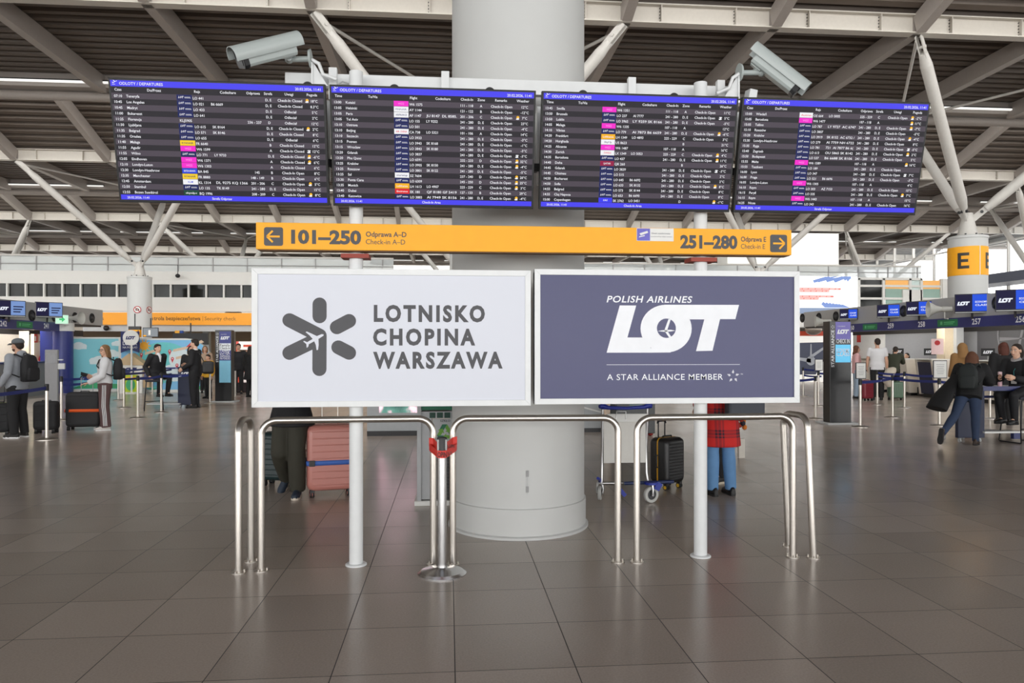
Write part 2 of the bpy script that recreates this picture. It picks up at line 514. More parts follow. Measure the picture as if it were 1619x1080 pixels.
mb.box((0.02, -0.604, 0.55), (0.022, 0.006, 0.05), GREYP); mb.box((0.02, -0.604, 0.42), (0.022, 0.006, 0.05), GREYP)
mb.box((0.02, -0.603, 0.48), (0.006, 0.006, 0.2), LGREY)
mb.build('key_switch', main_col)
ecol = tree_column(1, 1, 'white round column with the orange E band above the right desks')
mb = MB()
mb.lathe([(0.606, zat(434, 17.9, 23.2)), (0.614, zat(434, 17.9, 23.2) + 0.01), (0.614, zat(388, 17.9, 23.2) - 0.01), (0.606, zat(388, 17.9, 23.2))], ORANGE, n=64)
mb.build('orange_band', ecol)
mb = MB()
BL_ = M('band_letter', (45, 40, 35), 0.5)
zc_ = (zat(434, 17.9, 23.2) + zat(388, 17.9, 23.2)) / 2
def bent(mb, R, phi, x0, x1, z0, z1, m, n=8):
    pts = [phi + (x0 + (x1 - x0) * k / n) / R for k in range(n + 1)]
    vs = [(R * sin(a), -R * cos(a), z) for a in pts for z in (z0, z1)]
    mb.add(vs, [(2 * k, 2 * k + 2, 2 * k + 3, 2 * k + 1) for k in range(n)], m)
for da in (-0.86, 0.62):
    mb = MB()
    bent(mb, 0.618, da, -0.17, -0.06, zc_ - 0.27, zc_ + 0.27, BL_)
    for z0, z1, w in ((-0.27, -0.17, 0.18), (-0.05, 0.05, 0.15), (0.17, 0.27, 0.18)): bent(mb, 0.618, da, -0.06, w, zc_ + z0, zc_ + z1, BL_)
    mb.build('band_letter', ecol)
mb = MB(); bent(mb, 0.618, -0.03, -0.012, 0.012, zc_ - 0.5, zc_ + 0.5, WHITE2); mb.build('band_seam', ecol)
lcol = tree_column(-1, 2, 'white round column with no-camera signs before the orange security sign')
mb = MB()
for a in (-0.05, 0.95):
    X = Matrix.Rotation(a + 0.25, 4, 'Z') @ Matrix.Translation((0, -0.615, 3.65)) @ FRONT
    mb.poly(ellipse(0, 0, 0.19, 0.19), M('sign_red', (170, 36, 40), 0.5), X)
    U = X @ Matrix.Translation((0, 0, 0.004))
    mb.poly(ellipse(0, 0, 0.15, 0.15), WHITE, U)
    U = X @ Matrix.Translation((0, 0, 0.008))
    mb.poly(rrect(-0.09, -0.06, 0.09, 0.05, 0.02), LETTER, U); mb.poly([(-0.05, 0.04), (0.03, 0.04), (0.02, 0.08), (-0.04, 0.08)], LETTER, U)
    U = X @ Matrix.Translation((0, 0, 0.012))
    mb.poly(ellipse(0, 0, 0.035, 0.035), WHITE, U)
    mb.poly([(-0.125, 0.1), (-0.1, 0.125), (0.125, -0.1), (0.1, -0.125)], M('sign_red', (170, 36, 40)), U)
mb.build('no_camera_sign', lcol)
n_far = 0
for ix, iy in ((0, 1), (1, 2), (0, 2), (-1, 1), (-1, 3), (0, 3), (1, 3), (2, 1), (2, 2), (-2, 2), (2, 3), (-2, 3)):
    if (ix, iy) == (-1, 1): continue
    tree_column(ix, iy, 'white tree column holding up the roof further back in the hall')

# far upper wall with gallery (left), offices (right)
YB = 45.0
FARW = M('far_white_wall', (222, 221, 216), 0.55, noise=0.03, scale=0.6)
wx0, wx1 = -46.0, 30.5
zA0, zA1 = 4.62, 5.38            # clerestory strip
bx_end = atY(400, YB)            # clerestory strip ends behind the lightboxes
mb = MB()
mb.b2(wx0, 20.0, YB, YB + 0.4, zA1, 6.15, FARW); mb.b2(20.0, wx1, YB, YB + 0.4, 6.0, 6.15, FARW); mb.b2(20.0, 26.2, YB + 0.2, YB + 0.4, 2.95, 6.0, FARW)
mb.b2(wx0, 20.0, YB, YB + 0.4, 3.78, zA0, FARW)
mb.b2(-5.0, 20.0, YB, YB + 0.4, zA0, zA1, FARW)
mb.b2(26.3, wx1, YB, YB + 0.4, 2.95, 3.4, FARW)
mb.b2(wx0, 20.0, YB + 0.02, YB + 0.4, 2.6, 3.0, LGREY)
mb.b2(29.2, wx1, YB, YB + 0.4, 3.4, zA1, FARW)
mb.b2(wx0, wx1, YB + 0.4, YB + 9, 6.0, 6.15, FARW)
mb.b2(wx0, wx1, YB + 0.4, YB + 9, 2.9, 3.0, GREYP)
tag(mb.build('wall_back'), kind='structure')
DGLASS = M('dark_reflective_glass', (26, 28, 26), 0.06, noise=0.3, scale=0.8, spec=0.45)
mb = MB()
mb.b2(wx0, -5.0, YB + 0.18, YB + 0.22, zA0, zA1, DGLASS)
k = -46.0
while k < -5.0:
    mb.b2(k - 0.045, k + 0.045, YB + 0.02, YB + 0.2, zA0, zA1, FARW); k += 1.02
tag(mb.build('window_1'), kind='structure')
# offices at right
mb = MB()
GREENG = M('pale_green_glass', (150, 178, 166), 0.1, noise=0.05)
ox = [26.35, 28.9, 31.6, 34.0, 36.5]
OFFICE = M('lit_office_interior', (196, 150, 90), 0.7, emit=0.55, emit_rgb=(230, 170, 95))
x_a, x_b, x_c, x_d, x_e, x_f = [atY(p, YB) for p in (1358, 1397, 1402, 1439, 1457, 1489)]
zr = [zat(p, 27.5, YB) for p in (437, 452, 456, 472, 476, 500)]
mb.b2(x_a, x_b, YB + 0.12, YB + 0.16, 3.4, 6.0, DGLASS)
mb.b2(x_c, x_d, YB + 0.12, YB + 0.16, zr[2], 6.0, OFFICE)
mb.b2(x_c, x_d, YB + 0.12, YB + 0.16, 3.4, zr[2], GREENG)
mb.b2(x_e, x_f, YB + 0.12, YB + 0.16, zr[2], 6.0, OFFICE)
mb.b2(x_e, x_f, YB + 0.12, YB + 0.16, 3.4, zr[2], GREENG)
mb.b2(x_d, x_e, YB + 0.12, YB + 0.16, 3.4, 6.0, M('frosted_daylit_glass', (205, 222, 218), 0.3))
for a in (x_a, x_b, x_d, x_e, x_f): mb.b2(a - 0.06, a + 0.1, YB + 0.0, YB + 0.14, 3.4, 6.1, FARW)
for z in (zr[1], zr[3]): mb.b2(x_a, x_f, YB + 0.02, YB + 0.14, z - 0.07, z + 0.07, FARW)
tag(mb.build('window_2'), kind='structure')
mb = MB(); mb.b2(x_f, x_f + 1.6, YB - 0.1, YB + 0.3, 0, 6.1, FARW); tag(mb.build('trim_1'), kind='structure')
# balustrade of the gallery
BAL = glass_mat('balustrade_glass', (208, 214, 214), 0.55, 0.1)
def balustrade(x0, x1, z0, z1):
    mb = MB(); mb.b2(x0, x1, YB + 0.1, YB + 0.14, z0, z1, BAL)
    mb.b2(x0, x1, YB + 0.06, YB + 0.18, z1, z1 + 0.1, STEELW)
    mb.b2(x0, x1, YB + 0.02, YB + 0.2, z0 + (z1 - z0) * 0.45, z0 + (z1 - z0) * 0.5, GREYP)
    x = x0
    while x <= x1: mb.b2(x - 0.03, x + 0.03, YB + 0.05, YB + 0.1, z0, z1, GREYP); x += 2.0
    return mb
b = thing('gallery_railing', 'long pale glass railing on the gallery above the far left wall', 'railing', (0, 0, 0), kind='structure')
balustrade(wx0, atY(622, YB), 6.15, 7.0).build('glass_panel', b)
b = thing('gallery_railing', 'pale glass railing above the lit advertisement and the offices', 'railing', (0, 0, 0), kind='structure')
balustrade(atY(920, YB), wx1, 6.15, 6.85).build('glass_panel', b)
# gallery back wall, far end wall with daylight, side walls
mb = MB(); mb.b2(wx0, 26.0, 84, 84.3, 0, 12, FARW); mb.b2(wx0, atY(585, 54), 54, 54.3, 6.1, 8.0, FARW)
tag(mb.build('wall_far'), kind='structure')
mb = MB(); mb.b2(atY(1150, 52.0), atY(1326, 52.0), 52, 54, 6.1, zat(368, 24, 52), FARW)
tag(mb.build('wall_gallery_room'), kind='structure')
GLZ = glass_mat('clear_facade_glass', (225, 235, 240), 0.12, 0.03)
def facade(name, p0, p1, z0, z1, nx, nz):
    p0 = Vector((p0[0], p0[1], 0)); p1 = Vector((p1[0], p1[1], 0)); d = p1 - p0; L = d.length; a = atan2(d.y, d.x)
    mb = MB(); mb.b2(0, L, -0.02, 0.02, z0, z1, GLZ)
    for k in range(nx + 1): mb.b2(L * k / nx - 0.05, L * k / nx + 0.05, -0.12, 0.12, z0, z1, STEELW)
    for k in range(nz + 1): mb.b2(0, L, -0.1, 0.1, z0 + (z1 - z0) * k / nz - 0.05, z0 + (z1 - z0) * k / nz + 0.05, STEELW)
    return tag(mb.build(name, loc=p0, rot=(0, 0, a)), kind='structure')
facade('window_3', (44, -14), (44, 84), 0, 13.5, 33, 4)
facade('added_side_glazing', (-45.5, -14), (-45.5, 84), 0, 13.5, 33, 4)  # unseen glazing added on the left to bring in side light
facade('window_6', (-45.5, -14.2), (44, -14.2), 0, 13.5, 30, 4)
facade('window_4', (26, 84), (44, 84), 0, 13.5, 7, 4)
mb = MB(); mb.b2(41.0, 43.8, 10, 84, zat(434, 36, 46), zat(417, 36, 46), M('dark_blue_grey_fascia', (78, 82, 96), 0.5)); tag(mb.build('trim_2'), kind='structure')
# ------------------------------------------------------------------ the information stand in front
PY = 5.47
for px, which in ((-0.678, 'left'), (1.919, 'right')):
    side = 'in front of the pink suitcase' if which == 'left' else 'in front of the person in the red plaid coat'
    t = thing('support_pole', 'round white steel sign pole ' + side, 'pole', (px, PY, 0), group=None)
    MB().cyl((0, 0, 0.012), (0, 0, 3.62), 0.05, WHITE2, n=32).build('shaft', t)
    MB().lathe([(0.078, 0), (0.078, 0.008), (0.07, 0.014), (0.052, 0.016)], WHITE2, n=32).build('base_plate', t)
    mb = MB(); mb.box((0, -0.0, 2.262), (0.2, 0.16, 0.03), M('red_oxide_bracket', (150, 50, 30), 0.5)); mb.build('sign_bracket', t)

LBW = M('lightbox_face_white', (186, 188, 194), 0.4, emit=0.24, emit_rgb=(226, 230, 246), noise=0.0)
LBN = M('lightbox_face_navy', (58, 59, 96), 0.4, emit=0.08, emit_rgb=(96, 98, 160), noise=0.02)
ALU = M('white_aluminium_frame', (228, 230, 230), 0.38)
BY = 5.33
def lightbox(x0, x1, z0, z1, face, label):
    w, h = x1 - x0, z1 - z0
    t = thing('lightbox_sign', label, 'lightbox', ((x0 + x1) / 2, BY, z0))
    fw = 0.042
    mb = MB()
    mb.b2(-w / 2, w / 2, 0.02, 0.085, fw * 0.5, h - fw * 0.5, LGREY)
    mb.build('housing', t)
    mb = MB()
    # mitred frame
    for X, L in ((Matrix.Translation((-w / 2, 0, 0)) @ FRONT, w), (Matrix.Translation((w / 2, 0, h)) @ FRONT @ Matrix.Rotation(pi, 4, 'Z'), w),
                 (Matrix.Translation((w / 2, 0, 0)) @ FRONT @ Matrix.Rotation(pi / 2, 4, 'Z'), h), (Matrix.Translation((-w / 2, 0, h)) @ FRONT @ Matrix.Rotation(-pi / 2, 4, 'Z'), h)):
        mb.prism([(0, 0), (L, 0), (L - fw, fw), (fw, fw)], 0.012, ALU, X @ Matrix.Translation((0, 0, -0.012)))
        mb.prism([(0, 0), (L, 0), (L, 0.006), (0, 0.006)], 0.09, ALU, X @ Matrix.Translation((0, 0, -0.1)))
    mb.build('frame', t, bevel=0.002)
    MB().b2(-w / 2 + 0.03, w / 2 - 0.03, 0.012, 0.02, 0.03, h - 0.03, face).build('face_panel', t)
    return t, w, h
# --- left lightbox
t, w, h = lightbox(-1.391, 0.598, 1.172, 2.160, LBW, 'white lightbox with dark airport asterisk logo and three lines of lettering')
iw, ih = w - 2 * 0.042, h - 2 * 0.042
X0 = front(0, 0.0105, 0)
def LT(px, py):   # drawing measured on the panel: inner face spans 48..1507 x 306..1008
    return (-iw / 2 + (px - 48) / 1459.0 * iw, 0.042 + ih - (py - 306 - (px - 48) * 0.001) / 702.0 * ih)
mb = MB()
r = 38 / 1459.0 * iw
def cap(p, q, dz): mb.poly(capsule2(LT(*p), LT(*q), r), LETTER, X0 @ Matrix.Translation((0, 0, dz)))
cap((377, 472), (377, 538), 0); cap((470, 599), (536, 563), 0); cap((478, 710), (536, 741), 0)
cap((377, 645), (376, 831), 0); cap((216, 560), (377, 645), 0.0006); cap((216, 741), (362, 668), 0.0012)
T = lambda q: LT(390 + (400 + q[0] / 6.0 - 390) * 3.374 - 0, (440 + q[1] / 6.0 - 340) * 3.374)
plane = [(650, 535), (648, 548), (600, 580), (602, 640), (596, 688), (582, 690), (575, 640), (560, 603), (508, 632), (504, 655), (488, 668), (484, 630), (456, 606), (462, 598), (492, 612), (545, 580),
         (515, 545), (478, 514), (488, 506), (540, 530), (584, 552), (630, 533)]
T2 = lambda q: LT((400 + q[0] / 6.0 - 390) * 3.374, (440 + q[1] / 6.0 - 340) * 3.374)
mb.poly([T2(q) for q in plane], LBW, X0 @ Matrix.Translation((0, 0, 0.002)))
mb.build('airport_emblem', t)
mb = MB()
for s, xa, xb, yb, in (('LOTNISKO', 670, 1282, 563), ('CHOPINA', 666, 1228, 695), ('WARSZAWA', 666, 1381, 825)):
    a = LT(xa, yb); c = LT(xb, yb)
    mb.text(s, LETTER, X0, cap=84 / 702.0 * ih, width=c[0] - a[0], x=a[0], y=a[1], offset=0.045, space=1.3)
mb.build('lettering', t)
# --- right lightbox
t, w, h = lightbox(0.626, 2.640, 1.180, 2.172, LBN, 'navy blue lightbox with large white slanted airline lettering')
iw, ih = w - 2 * 0.042, h - 2 * 0.042
def RT(px, py):
    fx = (px - 50) / 1367.0
    top = 308 + 4 * fx; bot = 995 - 17 * fx
    fx2 = fx * (1 + 0.03 * (1 - fx)) if 0 <= fx <= 1 else fx     # undo the slight perspective of the photograph
    return (-iw / 2 + fx2 * iw, 0.042 + (bot - py) / (bot - top) * ih)
mb = MB(); X0 = front(0, 0.0105, 0)
a = RT(392, 738); b = RT(1107, 738)
k = (b[0] - a[0]) / 715.0
airline_logo(mb, WLET, LBN, X0, a[0], a[1], b[0] - a[0])
mb.build('airline_emblem', t)
mb = MB()
a = RT(392, 458); b = RT(850, 458)
mb.text('POLISH AIRLINES', WLET, X0, cap=0.0465, width=b[0] - a[0], x=a[0], y=a[1], offset=0.018, shear=0.2, space=1.1)
a = RT(392, 806); b = RT(1112, 800)
mb.poly([(a[0], a[1]), (b[0], a[1]), (b[0], a[1] + 0.003), (a[0], a[1] + 0.003)], WLET, X0)
a = RT(394, 890); b = RT(1018, 890)
mb.text('A STAR ALLIANCE MEMBER', WLET, X0, cap=0.043, width=b[0] - a[0], x=a[0], y=a[1], offset=0.004, space=1.08)
c = RT(1075, 864)
star_logo(mb, M('silver_lettering', (205, 206, 214), 0.4), X0, c[0], c[1], 0.05)
a = RT(1116, 856); mb.text('TM', WLET, X0, cap=0.009, x=a[0], y=a[1])
mb.build('lettering', t)

# --- yellow wayfinding sign
sx0, sx1, sz0, sz1 = -1.36, 2.575, 2.288, 2.484
t = thing('wayfinding_sign', 'long yellow direction sign with arrows to check-in 101–250 and 251–280', 'sign', ((sx0 + sx1) / 2, BY, sz0))
w, h = sx1 - sx0, sz1 - sz0
MB().b2(-w / 2, w / 2, 0, 0.12, 0.006, h, ORANGE).build('box_body', t, bevel=0.003)
MB().b2(-w / 2 + 0.01, w / 2 - 0.01, 0.01, 0.11, 0, 0.006, M('sign_underside', (120, 80, 30), 0.5)).build('bottom_plate', t)
X0 = front(0, -0.0015, 0)
k = h / 146.0
xl = -w / 2; 
mb = MB()
def arrow(mb, cx, cy, s, sgn):
    mb.poly(rrect(cx - s / 2, cy - s / 2, cx + s / 2, cy + s / 2, s * 0.12), LETTER, X0)
    U = X0 @ Matrix.Translation((0, 0, 0.001)); q = s / 98.0; th = 5 * q
    mb.poly([(cx - 32 * q * 1, cy - th), (cx + 32 * q, cy - th), (cx + 32 * q, cy + th), (cx - 32 * q, cy + th)], ORANGE, U)
    U = X0 @ Matrix.Translation((0, 0, 0.0015))
    for e in (1, -1):
        tip = (cx + sgn * 34 * q, cy); b0 = (cx + sgn * 4 * q, cy + e * 30 * q)
        d = Vector((b0[0] - tip[0], b0[1] - tip[1])).normalized(); nn = Vector((-d.y, d.x)) * th
        mb.poly([(tip[0] + nn.x, tip[1] + nn.y), (tip[0] - nn.x, tip[1] - nn.y), (b0[0] - nn.x, b0[1] - nn.y), (b0[0] + nn.x, b0[1] + nn.y)], ORANGE, U)
xx = lambda px: xl + (px - 405) / 845.0 * w * (1 + 0.03 * (1 - (px - 405) / 845.0))
arrow(mb, xx(430.5), h * 0.49, 0.132, -1); mb.build('arrow_tile', t); mb = MB(); arrow(mb, xx(1227.5), h * 0.47, 0.132, 1); mb.build('arrow_tile', t)
mb = MB()
mb.text('101–250', LETTER, X0, cap=0.088, width=xx(559) - xx(456), x=xx(456), y=0.052, offset=0.045)
mb.text('Odprawa A–D', LETTER, X0, cap=0.035, width=xx(627) - xx(566), x=xx(566), y=0.104, offset=0.018)
mb.text('Check-in A–D', LETTER, X0, cap=0.035, width=xx(625) - xx(566), x=xx(566), y=0.05, offset=0.0)
mb.text('251–280', LETTER, X0, cap=0.088, width=xx(1157) - xx(1061), x=xx(1061), y=0.052, offset=0.045)
mb.text('Odprawa E', LETTER, X0, cap=0.035, width=xx(1206) - xx(1163), x=xx(1163), y=0.104, offset=0.018)
mb.text('Check-in E', LETTER, X0, cap=0.035, width=xx(1204) - xx(1163), x=xx(1163), y=0.05, offset=0.0)
mb.build('lettering', t)
mb = MB()
x0, x1 = xx(989), xx(1050); z0 = h * 0.50; z1 = h * 0.985
mb.poly(rrect(x0, z0, x1, z1, 0.004), WHITE, X0)
U = X0 @ Matrix.Translation((0, 0, 0.001))
PUR = M('sticker_violet', (98, 92, 190), 0.4)
xm = x0 + (x1 - x0) * 0.36
mb.poly([(x0 + 0.003, z0 + 0.003), (xm, z0 + 0.003), (xm, z1 - 0.003), (x0 + 0.003, z1 - 0.003)], PUR, U)
U = X0 @ Matrix.Translation((0, 0, 0.002)); xc = (x0 + xm) / 2; zc = (z0 + z1) / 2 + 0.008
mb.poly([(xc - 0.03, zc), (xc + 0.03, zc + 0.02), (xc + 0.037, zc + 0.005), (xc - 0.02, zc - 0.015)], WHITE, U)
mb.poly([(xc - 0.035, zc - 0.03), (xc + 0.01, zc - 0.02), (xc + 0.01, zc - 0.012), (xc - 0.03, zc - 0.022)], WHITE, U)
mb.text('Obiekt monitorowany', M('sticker_grey', (130, 130, 140)), U, cap=0.011, width=(x1 - xm) * 0.8, x=xm + 0.01, y=z0 + 0.052, offset=0.01)
mb.text('monitored by video camera', M('sticker_grey', (130, 130, 140)), U, cap=0.008, width=(x1 - xm) * 0.9, x=xm + 0.005, y=z0 + 0.03)
mb.build('camera_notice', t)

# --- departure boards
BEZ = M('board_bezel', (16, 16, 18), 0.4, spec=0.3)
HDR = screen_mat('board_blue', (76, 70, 246), 0.95)
ROWA = screen_mat('board_row_light', (78, 70, 80), 1.0)
ROWB = screen_mat('board_row_dark', (40, 37, 43), 1.0)
BTXT = screen_mat('board_white_text', (240, 240, 246), 1.0)
LG = {n: screen_mat('logo_' + n, c, 1.0) for n, c in dict(navy=(22, 32, 92), magenta=(246, 40, 205), yellow=(246, 206, 40), white=(242, 242, 246), blue=(44, 72, 214), amber=(250, 180, 30),
      red=(226, 38, 44), green=(20, 70, 52), maroon=(150, 24, 70), sas=(60, 60, 240), grey=(120, 130, 150), sun=(252, 190, 40)).items()}
CODE = {'LO': ('navy', 'LOT', 'white'), 'W6': ('magenta', 'WIZZ', 'magpale'), 'FR': ('yellow', 'RYANAIR', 'navy'), 'BA': ('blue', 'BRITISH AIRWAYS', 'white'), 'KL': ('white', 'KLM', 'blue'),
        'BQ': ('green', 'skyalps', 'white'), 'AY': ('white', 'FINNAIR', 'grey'), 'AF': ('white', 'AIRFRANCE', 'navy'), 'CA': ('white', 'AIR CHINA', 'red'), '3Z': ('white', 'smartwings', 'navy'),
        'LH': ('amber', 'Lufthansa', 'white'), 'EK': ('red', 'Emirates', 'white'), 'U5': ('white', 'SkyUp', 'navy'), 'LX': ('white', 'SWISS', 'red'), 'QR': ('maroon', 'QATAR', 'white'),
        'SK': ('sas', 'SAS', 'white'), 'OS': ('white', 'Austrian', 'red')}
LG['magpale'] = screen_mat('logo_magpale', (255, 150, 235), 1.0)
PLH = ('Czas', 'Do/Przez', 'Rejs', 'Codeshare', 'Odprawa', 'Strefa', 'Uwagi', 'Pogoda')
ENH = ('Time', 'To/Via', 'Flight', 'Codeshare', 'Check-In', 'Zone', 'Remarks', 'Weather')
CO_, CC_, OD_ = 'Check-In Open', 'Check-In Closed', 'Odleciał'
BOARDS = [
 (PLH, 'Strefa Odpraw', """07:10|Teneryfa|LO 441|||D, E|c|*18
10:45|Los Angeles|LO 021|B6 6669||D, E|c|8.3
10:45|Madryt|LO 433|||D, E|d|5
11:00|Bukareszt|LO 641|||D, E|d|2
11:25|Florencja|KLJ5905||236 - 237|D|d|12
11:30|Ljubljana|LO 615|SK 8164||D, E|c|*2
11:35|Belgrad|LO 571|SK 8146||D, E|c|8
11:35|Oradea|LO 655|||D, E|d|6
11:40|Malaga|FR 6640|||B|c|12
11:55|Agadir|W6 1599|||A|c|~12
11:55|Wilno|LO 771|LY 9733||D, E|c|*-6
12:05|Eindhoven|W6 1371|||A|c|*6
12:10|Londyn-Luton|W6 1303|||A|c|6
12:30|Londyn-Heathrow|BA 845||145|B|o|8
12:35|Manchester|FR 8880||148 - 149|B|o|6
12:45|Amsterdam|KL 1314|DL 9275 KQ 1366|201 - 206|C|o|*5
12:50|Stambuł|LO 135|TK 8149|241 - 280|D, E|o|15
12:55|Bozen Suedtirol|BQ 1996||208 - 209|C|o|*8"""),
 (ENH, 'Check-In Area', """13:00|Kutaisi|W6 1575||111 - 118|A|o|12
13:05|Helsinki|AY 1144||121 - 122|B|o|-12
13:05|Paris|AF 1147|JU 8147  DL 8585.|201 - 206|C|o|*7
13:05|Tel Aviv|LO 155|LY 9252|241 - 280|D, E|o|23
13:10|Ostrava|LO 501||241 - 280|D, E|o|-4
13:10|Beijing|CA 738|LO 5321|101 - 106|A|o|14
13:10|Szczecin|LO 3933||241 - 280|D, E|o|-3
13:15|Poznan|LO 3943|SK 8168|241 - 280|D, E|o|-1
13:15|Wroclaw|LO 3843|SK 8180|241 - 280|D, E|o|-3
13:20|Gdansk|LO 3837||241 - 280|D, E|o|~-3
13:20|Phu Quoc|LO 6591||232 - 233|D|o|*32
13:25|Kraków|LO 3905|SK 8150|241 - 280|D, E|o|*-4
13:25|Rzeszow|LO 3801|SK 8122|241 - 280|D, E|o|-5
13:25|Sal|3Z 7604||237 - 240|D|o|*20
13:30|Punta Cana|LO 6309||245 - 250|D|o|*25
13:35|Munich|LH 1613|LO 4907|225 - 229|C|o|*3
13:40|Dubai|EK 180|QF 8180 GF 5419|127 - 133|B|o|29
13:40|Katowice|LO 3883|AI 7949 SK 8156|241 - 280|D, E|o|*-4"""),
 (ENH, 'Check-In Area', """13:45|Sevilla|W6 1351||111 - 118|A|o|11
13:50|Brussels|LO 237|AI 7777|241 - 280|D, E|o|~5
13:50|Lublin|LO 3965|LY 9259 SK 8166|241 - 280|D, E|o|-5
14:05|Malaga|W6 1335||107 - 118|A||12
14:10|Vilnius|LO 779|AI 7873 B6 6659|241 - 280|D, E|o|*-6
14:20|Frankfurt|LH 1349|LO 4893|225 - 229|C|o|3
14:20|Hurghada|U5 8623|||B||21
14:25|Alicante|W6 1487||107 - 118|A||16
14:30|Zurich|LX 1349|LO 5053|225 - 229|C|o|*4
14:35|Barcelona|LO 437||241 - 280|D, E|o|*11
14:40|Doha|QR 260|||B||26
14:45|Gdansk|LO 3839||241 - 280|D, E|o|~-3
14:45|Chisinau|LO 515||241 - 280|D, E|o|2
14:50|Bucharest|LO 645|B6 6692|241 - 280|D, E|o|2
14:50|Sofia|LO 633|SK 8132|241 - 280|D, E|o|*8
14:55|Belgrad|LO 573|SK 8144|241 - 280|D, E|o|8
14:55|Cluj Napoca|LO 653|B6 6690|241 - 280|D, E|o|8
15:00|Copenhagen|SK 2762|LO 5451||D||*-1"""),
 (PLH, 'Strefa Odpraw', """15:00|Wiedeń|OS 664|LO 5005|225 - 229|C|o|*-2
15:05|Barcelona|W6 1477||107 - 118|A||*11
15:05|Tallinn|LO 787|LY 9727  AC 6747|241 - 280|D, E|o|*-7
15:10|Rzeszów|LO 3807||241 - 280|D, E|o|-5
15:20|Kraków|LO 3919|SK 8152  AC 6732 /|241 - 280|D, E|o|*-4
15:30|Londyn-Heathrow|LO 279|AI 7759 NH 6722|241 - 280|D, E|o|8
15:35|Ryga|LO 781|721  AI 7877 B6 6(|241 - 280|D, E|o|~-5
15:40|Zagrzeb|LO 613|OU 5865 SK 8142|241 - 280|D, E|o|*2
15:50|Budapeszt|LO 537|B6 6688 SK 8106|241 - 280|D, E|o|5
15:55|Malta|W6 1589||107 - 118|A||*16
15:55|Taszkent|LO 189||241 - 280|D, E|o|
16:00|Lyon|LO 347||241 - 280|D, E|o|~7
16:00|Praga|LO 521|B6 6696|241 - 280|D, E|o|-3
16:05|Londyn-Luton|W6 1305||107 - 118|A||4
16:10|Rzym|LO 303|AZ 7153|241 - 280|D, E|o|15
16:15|Paryż|LO 335||241 - 280|D, E|o|*7
16:15|Rzym|W6 1443||107 - 118|A||15
16:25|Nicea|LO 343||241 - 280|D, E|o|16"""),
]
BW, BH = 1.44, 0.825
TILT = radians(12.7)
BOARD_LABELS = ['leftmost of the four departure boards, its first flight at 07:10', 'second departure board from the left, its first flight at 13:00',
                'third departure board from the left, its first flight at 13:45', 'rightmost of the four departure boards, its first flight at 15:00']
